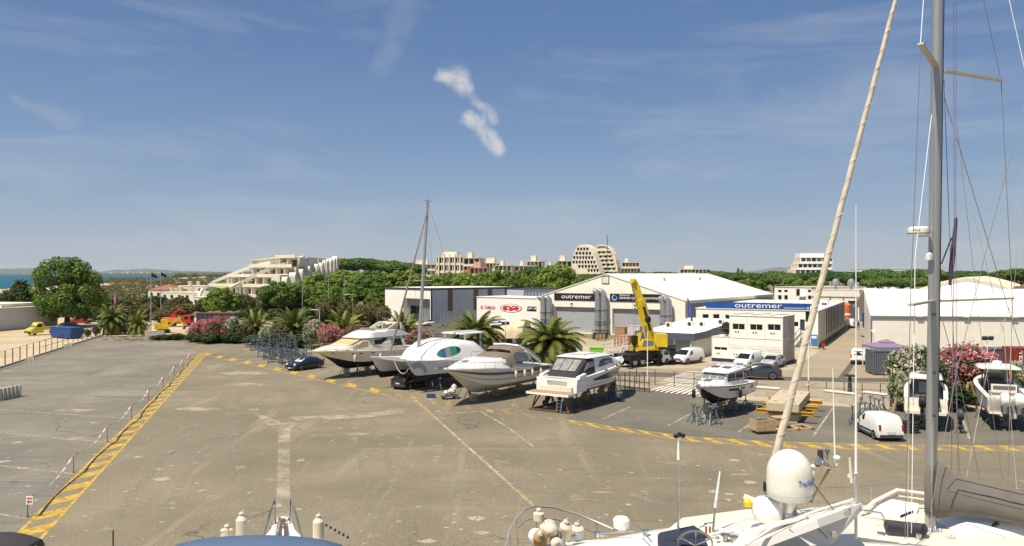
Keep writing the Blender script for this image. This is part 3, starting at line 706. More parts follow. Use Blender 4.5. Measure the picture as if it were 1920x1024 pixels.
for k, yy in enumerate((15, 34)):
    x = ap[0]+4; zz = ap[1]-(4)*(ap[1]-ez)/(w-ap[0]); mb = MB(); mb.b2((x-.6, yy, zz), (x+.6, yy+1.2, zz+.55)); mb.build('roof_vent', M_stone, f.o, smooth=0)
mb = MB(); mb.b2((w+.02, .5, ez-.55), (w+.12, D, ez-.12)); mb.build('gutter', M_stone, f.o, smooth=0)

# --- low annexe with slate fascia in front of the hall
f = Fac('site_office', 'low glass fronted office with a slate blue fascia and white flat roof', 'office', (1196, 104), (1298, 100))
w = f.w; D = 21; zt = 3.25
bays = [(.35+i*(w-.5)/3, .1+(i+1)*(w-.5)/3, .15, 2.3) for i in range(3)]
mb = MB(); holewall(mb, 0, w, -.1, 2.35, bays, .5, .12); mb.add([(w, .5, -.1), (w, D, -.1), (w, D, 2.35), (w, .5, 2.35)], [(0, 1, 2, 3)]); mb.add([(0, .5, -.1), (0, D, -.1), (0, D, 2.35), (0, .5, 2.35)], [(0, 1, 2, 3)])
mb.build('wall', M_offw, f.o, smooth=0, recalc=False)
for hh in bays: pane(hh, mat('office_glass', (.27, .33, .30), .1, 0, .1, .5), f.o, 'window', .6)
for x in (0.1, w-.25): mb = MB(); mb.b2((x, -.1, 0), (x+.15, .05, 2.3)); mb.build('post', M_offw, f.o, smooth=0)
mb = MB(); mb.b2((-.3, -.4, 2.35), (w+.4, -.25, zt)); mb.b2((w+.25, -.249, 2.351), (w+.4, D, zt-.001)); mb.b2((-.3, -.249, 2.351), (-.15, D, zt-.001)); mb.build('fascia', M_fasc, f.o, smooth=0)
mb = MB(); mb.b2((-.149, -.249, 2.86), (w+.249, D, 2.98)); mb.prism([(-.14, 0, 2.98), (w+.24, 0, 2.98), (w+.24, D, 4.0), (-.14, D, 4.0)], (0, 0, .06)); mb.build('roof', M_tent, f.o, smooth=0)
for x, yy in ((1.2, 7), (3.6, 9), (5.2, 9.4), (6.8, 13)):
    z = 3.04+1.02*yy/D; mb = MB(); mb.b2((x, yy, z), (x+.85, yy+.4, z+.75)); mb.lathe([(.28, 0), (.28, .03)], (x+.42, yy-.02, z+.38), 12, Mx, 1); mb.build('air_conditioner', [M_offw, M_dkgrey], f.o, smooth=0)

# --- long workshop with the blue roof sign
f = Fac('blue_sign_workshop', 'long white workshop carrying a wide blue roof sign, brown slatted side wall on the lane', 'workshop', (1305, 124.2), (1534, 115.6))
w = f.w; D = 45
def sq(px, py, ww, hh): a, z = f.at(px, py); return (a-ww/2, a+ww/2, z-hh/2, z+hh/2)
holes = [sq(1323, 595, 1.0, 1.0), sq(1343, 595, 1.0, 1.0), sq(1366, 596, 1.0, 1.0), sq(1391, 597, .9, .9), sq(1491, 608, .95, .75), sq(1516, 594, .9, 1.7), (f.at(1500, 600)[0], f.at(1509, 600)[0], f.at(1505, 620)[1], f.at(1505, 599)[1])]
shell(f, w, D, 5.4, holes, [M_wallw, ribbed('darker_side_cladding', (.48, .45, .40), 1, .6, .3, var=.2)], M_tent, rt=.08)  # side wall darker and greyer than the front
for hh in holes[:6]: pane(hh, M_glass, f.o, 'window', .14, M_offw, 1)
for hh in holes[6:]: pane(hh, M_dkgrey, f.o, 'door', .12)
a0, z1 = f.at(1323.5, 566); a1, z0 = f.at(1519, 583)
mb = MB(); mb.b2((a0, -.05, 5.5), (a1, .07, z1)); sb = mb.build('roof_sign', M_signblue, f.o, smooth=0)
ww = a1-a0; zz = z1-5.5
text_mesh('outremer', 'lettering', M_letter, f.o, a0+ww*.292, a0+ww*.742, 5.5+zz*.20, 5.5+zz*.82, -.06, .03, 0)
mb = MB(); mb.b2((a0+ww*.76, -.075, 5.5+zz*.2), (a0+ww*.955, -.055, 5.5+zz*.235)); mb.lathe([(.13, 0), (.13, .03), (.19, .03), (.19, 0)], (a0+ww*.98, -.06, 5.5+zz*.27), 16, Mx, cap=False); mb.build('sign_rule', M_letter, f.o)
text_mesh('www.catamaran-outremer.com', 'lettering', M_letter, f.o, a0+ww*.76, a0+ww*.955, 5.5+zz*.26, 5.5+zz*.36, -.06, .02, 0)
mb = MB()
for k in range(9): x = a0+ww*(k+.5)/9; mb.bar((x, .1, 5.5), (x, .1, z1-.1), .06); mb.bar((x, 1.4, 5.5), (x, .12, z1-.3), .05)
mb.build('sign_brace', M_galv, f.o, smooth=0)
for k in range(13):
    yy = 11+k*2.6; mb = MB(); mb.b2((w+.01, yy, .9+.2*(k % 3)), (w+.06, yy+.55+.25*(k % 2), 5.1)); mb.build('brown_slat', M_brown, f.o, smooth=0)
mb = MB(); mb.b2((w+.01, 0, 0), (w+.05, D, .45)); mb.build('dark_plinth', M_brown, f.o, smooth=0)
for x, yy in ((w*.70, 6), (w*.86, 14), (w*.93, 20), (w*.45, 9)):
    mb = MB(); mb.b2((x-.4, yy, 5.48), (x+.4, yy+.8, 5.95)); mb.tube([(x+.7, yy, 5.48), (x+.7, yy, 6.4)], .06); mb.build('roof_cowl', M_galv, f.o, smooth=0)
a, z = f.at(1527, 637); mb = MB(); mb.b2((a-.5, -.16, z-.75), (a+.45, -.06, z+.75)); mb.b2((a-.38, -.175, z+.2), (a+.33, -.158, z+.55), 1); mb.build('notice_board', [M_bluelet, M_letter], f.o, smooth=0)
# metal stair to the upper door
st = thing('steel_stair', 'small grey steel stair climbing to a door of the blue sign workshop', 'stair', f.o.matrix_basis@Vector((holes[6][0]-1.2, -.7, 0)), f.o.rotation_euler.z)
mb = MB()
for k in range(9): mb.b2((k*.16, -.3, .2+k*.2), (k*.16+.2, .3, .24+k*.2))
mb.build('tread', M_galv, st, smooth=0)
for s in (-.32, .32): mb = MB(); mb.bar((0, s, .1), (1.4, s, 2.0), .05, .15); mb.bar((0, s, 1.1), (1.4, s, 3.0), .04); mb.bar((0, s, 0), (0, s, 1.1), .04); mb.bar((1.4, s, 0), (1.4, s, 3), .04); mb.bar((.7, s, 1), (.7, s, 2.05), .04); mb.build('handrail', M_galv, st, smooth=0)
mb = MB(); mb.b2((1.4, -.3, 1.95), (2.4, .3, 2.0)); mb.build('landing', M_galv, st, smooth=0)

# --- stacked site cabins
f = Fac('site_cabin_block', 'two storey stack of white site cabins with a dark blue base', 'site cabins', (1334.6, 97.9), (1468, 92.7))
w = f.w; D = 4.8; zf = 3.02; zt = 5.78; xs = f.at(1368, 600)[0]
def hb(x0, y0, x1, y1): a0, a1, z0, z1 = f.box(x0, y0, x1, y1); return (a0, a1, z0, z1)
up = [hb(1373, 606.5, 1396.5, 619), hb(1406, 607.5, 1430, 620), hb(1439, 607.5, 1464, 620.5)]
lo = [hb(1339, 650, 1363.5, 657.5), hb(1405, 657, 1430.5, 660), hb(1438, 659, 1465, 662)]
mb = MB(); holewall(mb, 0, w, .36, zf, lo, 0, .12); holewall(mb, xs, w, zf+.06, zt, up, .01, .12)
for z0, z1, x0 in ((.36, zf, 0), (zf+.06, zt, xs)):
    mb.add([(w, 0, z0), (w, D, z0), (w, D, z1), (w, 0, z1)], [(0, 1, 2, 3)], 1); mb.add([(x0, 0, z0), (x0, D, z0), (x0, D, z1), (x0, 0, z1)], [(0, 1, 2, 3)])
mb.build('wall', [M_wallw, mat('darker_cabin_side', (.46, .40, .33), .6, 0, .35, .5)], f.o, smooth=0, recalc=False)  # right hand side darker and browner than the front
mb = MB(); mb.b2((-.05, -.05, zf+.002), (w+.05, D, zf+.058)); mb.build('terrace_deck', M_offw, f.o, smooth=0)
mb = MB(); mb.b2((xs-.1, -.08, zt+.002), (w+.08, D+.1, zt+.12)); mb.build('roof', M_tent, f.o, smooth=0)
for k in range(3):
    x = xs+.25+k*(w-xs)/3; mb = MB(); mb.prism([(x+.1, .3, zt+.13), (x+.55, .3, zt+.13), (x+1.5, 4.2, zt+.13), (x+1.05, 4.2, zt+.13)], (0, 0, .05)); mb.build('roof_panel', M_brown, f.o, smooth=0)
mb = MB(); mb.b2((-.02, -.02, -.08), (w+.03, D, .355)); mb.build('base_skirt', mat('navy_skirt', (.02, .03, .09), .6), f.o, smooth=0)
for hh in up: pane(hh, M_glass, f.o, 'window', .1, M_offw, 2)
for hh in lo: pane(hh, M_glass, f.o, 'window', .1, M_offw, 2)
for x in (xs+(w-xs)/3, xs+2*(w-xs)/3, xs+.04, w-.05): mb = MB(); mb.b2((x-.06, -.035, zf+.07), (x+.06, .005, zt-.01)); mb.build('corner_post', M_offw, f.o, smooth=0)
for x in (.06, w*.25, w*.5, w*.75, w-.05): mb = MB(); mb.b2((x-.06, -.035, .37), (x+.06, -.003, zf-.01)); mb.build('corner_post', M_offw, f.o, smooth=0)
mb = MB()
for x, z in [(xs+(w-xs)*(k/3+.12+.05*j), zf+.75) for k in range(3) for j in (0, 1)]+[(w*(k/4+.08+.035*j), .95) for k in range(4) for j in (0, 1)]: mb.lathe([(.10, 0), (.10, .04)], (x, -.005, z), 10, Mx)
mb.build('vent_cap', M_brown, f.o)
for x0, x1 in ((w*.27, w*.48), (w*.52, w*.73), (w*.77, w*.98)):
    mb = MB(); mb.b2((x0, -.03, 1.72), (x1, -.004, 2.25)); mb.build('shutter', M_offw, f.o, smooth=0)
mb = MB()
for x in [-.0+i*(xs)/3 for i in range(4)]: mb.bar((x+.03, .05, zf+.06), (x+.03, .05, zf+1.1), .05)
mb.bar((0, .05, zf+1.1), (xs, .05, zf+1.1), .05); mb.bar((0, .05, zf+.6), (xs, .05, zf+.6), .03); mb.build('terrace_rail', M_galv, f.o, smooth=0)

# --- far white works buildings at the end of the lane
f = Fac('far_works_building', 'white two storey works building with small square windows beyond the blue sign', 'works building', (1452, 200), (1521, 190)); w = f.w
holes = [sq2 for sq2 in [(f.at(x, y)[0]-.6, f.at(x, y)[0]+.6, f.at(x, y)[1]-hh, f.at(x, y)[1]+hh) for x, y, hh in ((1462, 546, .35), (1473.5, 546, .35), (1462, 558, .6), (1473.5, 558, .6), (1496, 549, .95), (1518, 546, .35), (1518, 558, .5))]]
shell(f, w, 20, 7.5, holes, [M_wallw, M_wallw], M_flat); [pane(hh, M_glass, f.o, 'window', .14, M_offw, 1) for hh in holes]
mb = MB(); a, z = f.at(1506, 556); mb.b2((a-1.1, -1, z-.1), (a+.9, -.02, z+.15)); mb.build('canopy', M_offw, f.o, smooth=0)
f = Fac('gantry_works_building', 'pale flat roofed works shed with a blue door and two roof extractors', 'works building', (1521.5, 184), (1611, 178)); w = f.w
dr = f.box(1590, 564, 1608, 590); dr = (dr[0], dr[1], 0, dr[3])
shell(f, w, 26, 7.0, [dr], [M_offw, M_greyw], M_flat, dep=.4); pane(dr, M_fasc, f.o, 'roller_door', .35)
mb = MB(); mb.b2((-.1, -.2, 5.6), (w+.1, -.02, 6.95)); mb.build('fascia', M_offw, f.o, smooth=0)
for k in range(4): mb = MB(); x = 1.2+k*2.9; mb.b2((x, -.15, 0), (x+.22, -.01, 5.6)); mb.build('pier', M_brown, f.o, smooth=0)
for px in (1567, 1596):
    a, z = f.at(px, 540, 4); mb = MB(); mb.lathe([(.25, 7.2), (.25, 8.0), (.75, 8.3), (.9, 8.9), (.7, 9.5), (.2, 9.8)], (a, 4, 0), 12); mb.build('roof_extractor', M_alu, f.o)

f = Fac('grey_side_shed', 'long low grey shed squeezed between the tent hall and the works building', 'shed', (1396, 190), (1452, 196)); w = f.w
shell(f, w, 12, 6.3, [], [M_greyw, M_greyw], M_flat)

# --- right hand tent hall, long side to the street, and its neighbour's gable behind
f = Fac('storage_hall', 'long low white storage hall facing the street behind the oleanders', 'hall', (1633, 108.5), (2060, 104)); w = f.w; D = 14
sk = 3.0
mb = MB(); holewall(mb, 0, w, -.1, 4.55, [], 0); mb.add([(0, 0, -.1), (sk, D, -.1), (sk, D, 8.4), (0, 0, 5.0)], [(0, 1, 2, 3)]); mb.build('wall', M_wallc, f.o, smooth=0, recalc=False)
mb = MB(); mb.b2((-.05, -.06, 4.5), (w, -.005, 5.05)); mb.build('eave_band', M_greyw, f.o, smooth=0)
mb = MB(); mb.prism([(-.15, -.3, 5.06), (sk-.1, D, 8.45), (sk-.1, D, 8.6), (-.15, -.3, 5.2)], (w, 0, 0)); mb.prism([(sk-.1, D+.01, 8.45), (sk+2, 2*D, 5.06), (sk+2, 2*D, 5.2), (sk-.1, D+.01, 8.6)], (w, 0, 0)); mb.build('roof', M_tent, f.o, smooth=0)
for k in range(6):
    x = 6.3+k*6; mb = MB(); mb.bar((x, -.3, 5.24), (x+sk, D, 8.64), .25, .05); mb.b2((x-.4, -.42, 4.98), (x+.4, -.3, 5.1)); mb.build('roof_seam', mat('roof_seam_cream', (.74, .68, .55), .6), f.o, smooth=0)
mb = MB(); mb.tube([(.02, -.1, 0), (.02, -.1, 4.6)], .07, 8); mb.build('downpipe', M_galv, f.o)
mb = MB(); mb.bar((.0, -1.2, 3.1), (.0, -.1, 3.1), .05); mb.lathe([(.0, .1), (.3, .05), (.35, -.1)], (0, -1.3, 3.1), 10); mb.build('wall_lamp', M_letter, f.o)
f = Fac('gabled_tent_hall', 'white gabled tent hall with a yellowed roof edge rising behind the long storage hall', 'hall', (1724, 127), (1896, 126)); w = f.w; D = 40
ap = f.at(1811, 522); ez = f.at(1724, 543)[1]
arc = [(w*i/16, ez+(ap[1]-ez)*(math.sin(math.pi*i/16)*.55+.45*(1-abs(i-8)/8))) for i in range(17)]
mb = MB(); mb.poly([(0, 0, 0)]+[(w, 0, 0)]+[(x, 0, z) for x, z in reversed(arc)]); mb.build('gable_wall', M_letter, f.o, smooth=0)
mb = MB()
for i in range(16): (x0, z0), (x1, z1) = arc[i], arc[i+1]; mb.prism([(x0, -.25, z0+.01), (x1, -.25, z1+.01), (x1, -.25, z1+.22), (x0, -.25, z0+.22)], (D*.6, D, 0))
mb.build('roof', mat('yellowed_tent_edge', (.80, .68, .46), .7, 0, .1, .2), f.o, smooth=0)
a0, z1 = f.at(1781, 547); a1, z0 = f.at(1813, 550.5); mb = MB(); mb.b2((a0, -.14, z0), (a1, -.02, z1)); mb.build('gable_vent', M_brown, f.o, smooth=0)
f = Fac('brown_roof_shed', 'low shed with a weathered brown roof far right behind the storage hall', 'shed', (1896, 132), (2040, 130)); w = f.w
shell(f, w, 14, 8.5, [], [M_wallw, M_wallw], M_brown)

# --- long low building and wall on the dune side, far left
f = Fac('flat_roofed_building', 'long low grey building with a flat pale roof at the left edge', 'building', (-160, 132), (108, 163)); w = f.w
shell(f, w, 16, 4.1, [], [M_greyw, M_greyw], M_flat, oh=.05); mb = MB(); mb.b2((4, 3, 4.3), (w-.5, 15, 4.95)); mb.build('roof_parapet', M_stone, f.o, smooth=0)
mb = MB(); mb.b2((w*.62, 2.0, 4.29), (w*.72, 2.9, 4.75)); mb.build('roof_hatch', M_offw, f.o, smooth=0)

# --- containers, canopy
def container(px0, Y0, px1, Y1, label, m, d=2.4, hgt=2.59, z=0):
    f = Fac('shipping_container', label, 'container', (px0, Y0), (px1, Y1)); w = f.w
    mb = MB(); mb.b2((0, 0, .12), (w, d, hgt)); mb.build('body', m, f.o, smooth=0)
    mb = MB()
    for x in (0, w):
        for y in (0, d): mb.b2((x-.06, y-.06, 0), (x+.06, y+.06, hgt+.01))
    mb.b2((.06, -.04, hgt-.1), (w-.06, .0, hgt+.012)); mb.b2((.06, -.04, .06), (w-.06, 0, .2)); mb.build('corner_frame', m, f.o, smooth=0)
    mb = MB()
    for y in (d*.22, d*.42, d*.58, d*.78): mb.tube([(-.05, y, .2), (-.05, y, hgt-.1)], .025)
    mb.build('door_bar', M_galv, f.o); return f
container(1638, 84, 1740, 83.4, 'dark grey container beside the lane, a purple canopy behind it', M_cont)
container(1816, 86, 1902, 86.4, 'long dark grey container right of the pink oleander', M_cont)
cr = container(1903, 84, 2010, 83.6, 'red container with white upright letters at the right edge', M_contr, hgt=2.9)
t0 = text_mesh('TEX', 'lettering', M_letter, cr.o, 0, 1.5, 0, .34, -.02, .02, .02); t0.rotation_euler = (0, R(90), 0); t0.location = (.42, -.03, 2.6)
cb = container(1618, 158, 1634, 156, 'blue container closing the end of the lane', M_contb, 4, 3.0)
t = thing('garden_canopy', 'purple pyramid canopy showing behind the grey container', 'canopy', XY(1662, 90))
mb = MB(); mb.loft([[(s*x, s*y, z) for x, y in ((-1, -1), (1, -1), (1, 1), (-1, 1))] for s, z in ((2.0, 2.35), (1.98, 2.6), (.75, 2.95), (.7, 2.95), (.7, 3.06), (.05, 3.35))]); mb.build('canopy_roof', mat('purple_canvas', (.24, .17, .27), .9), t, smooth=0)
for x in (-1.9, 1.9):
    for y in (-1.9, 1.9): mb = MB(); mb.bar((x, y, 0), (x, y, 2.4), .08); mb.build('leg', M_offw, t, smooth=0)
mb = MB()
# ============================================================ holiday blocks in the distance
M_farw = [mat('far_window_dark', (.06, .055, .05), .3), mat('far_window_blind', (.30, .25, .19), .6), mat('far_window_grey', (.14, .13, .12), .3)]
def windows(parent, cells, mt=None, y=-.06, name='window', th=.05):
    for (a0, a1, z0, z1) in cells[:95]:
        mb = MB(); mb.b2((a0, y, z0), (a1, y+th, z1)); mb.build(name, mt or M_glass, parent, smooth=0)
def slab_block(name, label, p0, p1, floors, fh, dep, bays, m=None, step=0, base=0, setb=0, group=None, cat='apartment block', fins=0, rails=True):
    """terraced block: recessed dark storeys between pale balcony slabs"""
    f = Fac(name, label, cat, p0, p1, group); w = f.w; m = m or M_stone; cells = []
    mw = MB(); ms = MB()
    for k in range(floors):
        x0, x1 = step*k, w-setb*k; z = base+k*fh
        mw.b2((x0+.02, 1.4+.6*k*(.5 if setb else 0), z+.02), (x1-.02, dep, z+fh-.02))
        y0 = .6*k*(.5 if setb else 0)
        ms.b2((x0, y0, z+fh-.35), (x1, dep, z+fh)); ms.b2((x0, y0, z), (x1, y0+.2, z+1.0))
        nb = max(2, int(bays*(x1-x0)/w))
        for b in range(nb+1):
            x = x0+(x1-x0)*b/nb
            if b < nb: cells.append((x+.5, x+(x1-x0)/nb-.5, z+1.02, z+fh-.5, y0+1.32))
            ms.b2((x-.14, y0+.21, z), (x+.14, y0+1.39, z+fh-.36))
    mw.build('wall', M_stone2, f.o, smooth=0); ms.build('balcony', m, f.o, smooth=0)
    for c in cells[:95]: mb = MB(); mb.b2((c[0], c[4], c[2]), (c[1], c[4]+.05, c[3])); mb.build('window', M_farw[len(c) and int(c[0]*7) % 3], f.o, smooth=0)
    zt = base+floors*fh
    mb = MB(); mb.b2((step*floors+1, dep*.4, zt+.01), (w-setb*floors-w*.4, dep*.8, zt+fh*.7)); mb.build('roof_house', m, f.o, smooth=0)
    for k in range(fins): mb = MB(); x = w*(k+.5)/fins; mb.prism([(x-.3, -1.2, base), (x+.3, -1.2, base), (x+.3, -.4, zt+1.5), (x-.3, -.4, zt+1.5)], (0, 1.15, 0)); mb.build('fin_wall', m, f.o, smooth=0)
    return f
def far(px, Y): return (px, Y)
slab_block('holiday_flats', 'pale flats with upright grey fin walls, left of the red awnings', (818, 430), (868, 425), 4, 4.3, 16, 6, fins=5, group='distant holiday flats', base=3)
slab_block('holiday_flats', 'low pale flats left end of the distant row, beside the catamaran mast', (775, 440), (816, 440), 4, 3.6, 14, 5, base=2, group='distant holiday flats')
g = slab_block('holiday_flats', 'pinkish terraced flats with red awnings in the distant row', (868, 420), (906, 418), 4, 4.4, 16, 5, M_stone, setb=.8, base=2, group='distant holiday flats')
for k in range(3):
    mb = MB(); mb.prism([(1+k*3, -1.2, 12+k), (3.6+k*3, -1.2, 12+k), (3.6+k*3, 0, 13+k), (1+k*3, 0, 13+k)], (0, 0, .1)); mb.build('awning', M_red, g.o, smooth=0)
g = slab_block('holiday_flats', 'terracotta banded flats in the middle of the distant row', (880, 380), (917, 378), 3, 4, 12, 5, mat('pink_render', (.60, .36, .25), .8), base=2, setb=.5, group='distant holiday flats')
slab_block('holiday_flats', 'cream stepped flats right of the terracotta block', (915, 430), (958, 428), 4, 3.9, 14, 6, base=0, step=1.2, group='distant holiday flats')
slab_block('holiday_flats', 'long cream flats below the skyline left of the white tower room', (950, 440), (1012, 438), 4, 4.0, 14, 8, base=-.5, step=1.5, setb=.6, group='distant holiday flats')
slab_block('holiday_flats', 'white flats with a square tower room left of the arched pyramid', (1010, 420), (1066, 415), 4, 3.7, 14, 7, base=0, setb=1.2, step=.8, group='distant holiday flats')
slab_block('holiday_flats', 'white flats stepping down in front of the arched pyramid, an orange awning on them', (1040, 330), (1092, 322), 3, 3.6, 10, 6, base=0, setb=1.6, group='distant holiday flats')
slab_block('holiday_flats', 'pale flats filling the gap right of the terracotta block', (905, 446), (936, 444), 4, 4.3, 12, 5, base=0, group='distant holiday flats')
slab_block('holiday_flats', 'cream flats with two roof rooms left of the white tower room', (982, 456), (1016, 454), 4, 4.6, 12, 5, base=0, step=.6, group='distant holiday flats')
slab_block('holiday_flats', 'narrow pale flats behind the white blocks, just left of the arched pyramid', (1044, 470), (1076, 468), 4, 4.7, 12, 4, base=0, setb=.5, group='distant holiday flats')
slab_block('terraced_hotel', 'pale three storey terraced hotel just right of the arched pyramid', (1159, 480), (1206, 478), 5, 3.6, 16, 8, base=0, setb=.6, step=.6, cat='hotel')
slab_block('terraced_hotel', 'long low cream hotel on the skyline above the tent hall roof', (1255, 520), (1332, 516), 4, 3.5, 18, 12, base=0, step=2.4, cat='hotel')
g = slab_block('terraced_hotel', 'white hotel with long curved balconies left of the furled sail', (1476, 430), (1556, 428), 6, 3.35, 18, 9, M_letter, base=0, step=1.6, cat='hotel', setb=-.4)
mb = MB(); mb.b2((8, 4, 20.2), (g.w-2, 14, 22.4)); mb.build('roof_terrace', M_letter, g.o, smooth=0)
for px0, px1, Y, zt, lab in ((1366, 1430, 520, 11.2, 'white flat roofed store on the skyline between the two hotels'), (1612, 1706, 500, 13.8, 'long white flat roofed hall above the umbrella pines on the right'), (1836, 1852, 480, 11.5, 'small white house among the pines at the far right')):
    f = Fac('white_store', lab, 'store', (px0, Y), (px1, Y-2)); shell(f, f.w, 16, zt, [], [M_letter, M_letter], M_letter, oh=.3)
    windows(f.o, [(f.w*(k+.3)/6, f.w*(k+.7)/6, zt-2.4, zt-1.4) for k in range(6)])
# the arched pyramid
f = Fac('arched_pyramid', 'tall arched concrete holiday block with rows of rounded openings on the skyline', 'apartment block', (1068, 470), (1140, 452)); w = f.w
def outline(pts): return [f.at(x, y) for x, y in pts]
front = outline([(1068, 520), (1073, 490), (1077, 472), (1081, 464), (1087, 459.5), (1094, 458.5), (1101, 460), (1107, 465), (1112, 474), (1117, 487), (1122, 502), (1127, 520)])
mb = MB(); mb.prism([(a, 0, z) for a, z in front], (0, 5, 0)); mb.build('front_wall', M_stone, f.o, smooth=0)
rows = [(467, 1081, 1104, 4), (475, 1078, 1109, 5), (483, 1074, 1113, 7), (491.5, 1073, 1117, 8), (499.5, 1083, 1120, 6), (507, 1101, 1123, 4)]
for y, x0, x1, n in rows:
    for i in range(n):
        px = x0+(x1-x0)*(i+.2)/n; a0, z1 = f.at(px, y-2.6); a1, z0 = f.at(px+(x1-x0)/n*.68, y+2.8)
        mb = MB(); q = (a1-a0)*.25; mb.prism([(a0, -.1, z1), (a1, -.1, z1), (a1, -.1, z0+(z1-z0)*.4), (a1-q, -.1, z0), (a0+q, -.1, z0), (a0, -.1, z0+(z1-z0)*.4)], (0, .08, 0)); mb.build('opening', M_glass, f.o, smooth=0)
f2 = [f.at(x, y, 10) for x, y in [(1104, 520), (1105, 466), (1111, 464), (1127, 460.2), (1136, 461), (1144, 466), (1150, 476), (1154, 488), (1157, 502), (1158, 520)]]
mb = MB(); mb.prism([(a, 10, z) for a, z in f2], (0, 4, 0)); rw = mb.build('rear_wing', M_stone2, f.o, smooth=0)
rim = [f.at(x, y, 10) for x, y in [(1120, 461.6), (1127, 459.8), (1136, 460.5), (1144.5, 465.5), (1150.7, 475.6), (1154.8, 487.6), (1157.8, 502), (1159, 520)]]
mb = MB()
for i in range(len(rim)-1): mb.bar((rim[i][0], 9.6, rim[i][1]), (rim[i+1][0], 9.6, rim[i+1][1]), .8, .7)
mb.build('rim_arch', M_stone, f.o, smooth=0)
for k in range(6):
    y = 470+k*7.6; a0, z = f.at(1109+k*3.4, y, 9.9); a1, _ = f.at(1146+k*2, y, 9.9)
    mb = MB(); mb.b2((a0, 9.3, z-.5), (a1, 9.98, z+.4)); mb.build('balcony', M_stone, f.o, smooth=0)
    for j in range(4):
        x = a0+(a1-a0)*(j+.25+.15*((k+j) % 2))/4; mb = MB(); mb.b2((x, 9.9, z-1.9), (x+1.5, 9.97, z-.6)); mb.build('window', M_glass, f.o, smooth=0)

M_bright = mat('bright_concrete', (.70, .655, .54), .8, 0, .1, .3)
# the terraced block with the sloping beams, left
f = Fac('terraced_apartments', 'white terraced apartment block with long sloping beams and a row of rounded fin walls', 'apartment block', (375, 246), (522, 228)); w = f.w
wc = f.loc(XY(627, 292)); nfl = 5; mw = MB(); ms = MB(); cells = []
ud = Vector((wc.x-w, wc.y, 0)); ul = ud.length; ud.normalize(); un = Vector((ud.y, -ud.x, 0)); sl = ud.x/ud.y
bl = f.loc(XY(470, 300))
for k in range(nfl):
    z = 1.0+k*3.05; y0 = 1.2+k*3.2; x0 = f.at((378, 392, 426, 466, 516)[k], 540, y0)[0]; x1 = w+sl*y0
    lx = x0+(bl.x-x0)*.5
    ms.prism([(x0, y0, z+2.75), (x1, y0, z+2.75), (wc.x, wc.y, z+2.75), (bl.x, bl.y, z+2.75)], (0, 0, .3))
    mw.prism([(x0+1.2, y0+2.2, z), (x1-.4, y0+2.2, z), (wc.x-.5, wc.y, z), (bl.x+1, bl.y, z)], (0, 0, 2.74))
    ms.b2((x0, y0, z+3.06), (x1, y0+.18, z+3.75))
    nb = max(2, int((x1-x0)/3.6))
    for b in range(nb):
        xx = x0+1.4+(x1-x0-1.6)*b/nb; cells.append((xx+.4, xx+2.4, z+.2, z+2.2, y0+2.14))
        ms.b2((xx, y0+.3, z), (xx+.22, y0+2.1, z+2.74))
mw.build('wall', M_stone, f.o, smooth=0); ms.build('terrace', M_bright, f.o, smooth=0)
for c in cells[:60]: mb = MB(); mb.b2((c[0], c[4], c[2]), (c[1], c[4]+.05, c[3])); mb.build('window', M_farw[len(c) and int(c[0]*7) % 3], f.o, smooth=0)
def beam(pts, y0, y1, r=.75):
    mb = MB(); L = []
    for i, (x, py) in enumerate(pts):
        yy = lerp(y0, y1, i/(len(pts)-1)); a, z = f.at(x, py, yy); L.append((a, yy, z))
    for i in range(len(L)-1): mb.bar(L[i], L[i+1], r, r*1.3)
    mb.build('sloping_beam', M_bright, f.o, smooth=0)
    return L
L1 = beam([(372, 562), (374, 552), (380, 543), (400, 529), (428, 517), (455, 506), (485, 497), (525, 488), (568, 482.5)], 6, 26)
L2 = beam([(432, 541), (450, 531), (480, 516), (505, 505), (530, 496), (555, 488), (570, 482.5)], .5, 22)
for L, ii in ((L1, (3, 4, 5, 6, 7)), (L2, (1, 2, 3, 4, 5))):
    for i in ii: mb = MB(); q = L[i]; mb.b2((q[0]-.22, q[1]-.2, 0), (q[0]+.22, q[1]+.2, q[2]-.2)); mb.build('column', M_bright, f.o, smooth=0)
for (x0, x1, y, k) in ((407, 428, 540, 1), (462, 484, 526, 2), (487, 500, 505, 4)):
    a0, z = f.at(x0, y, 5*k); a1, _ = f.at(x1, y, 5*k); mb = MB(); mb.prism([(a0, 4.2*k-.6, z), (a1, 4.2*k-.6, z), (a1, 4.2*k+1.4, z+.5), (a0, 4.2*k+1.4, z+.5)], (0, 0, .08)); mb.build('awning', M_awn, f.o, smooth=0)
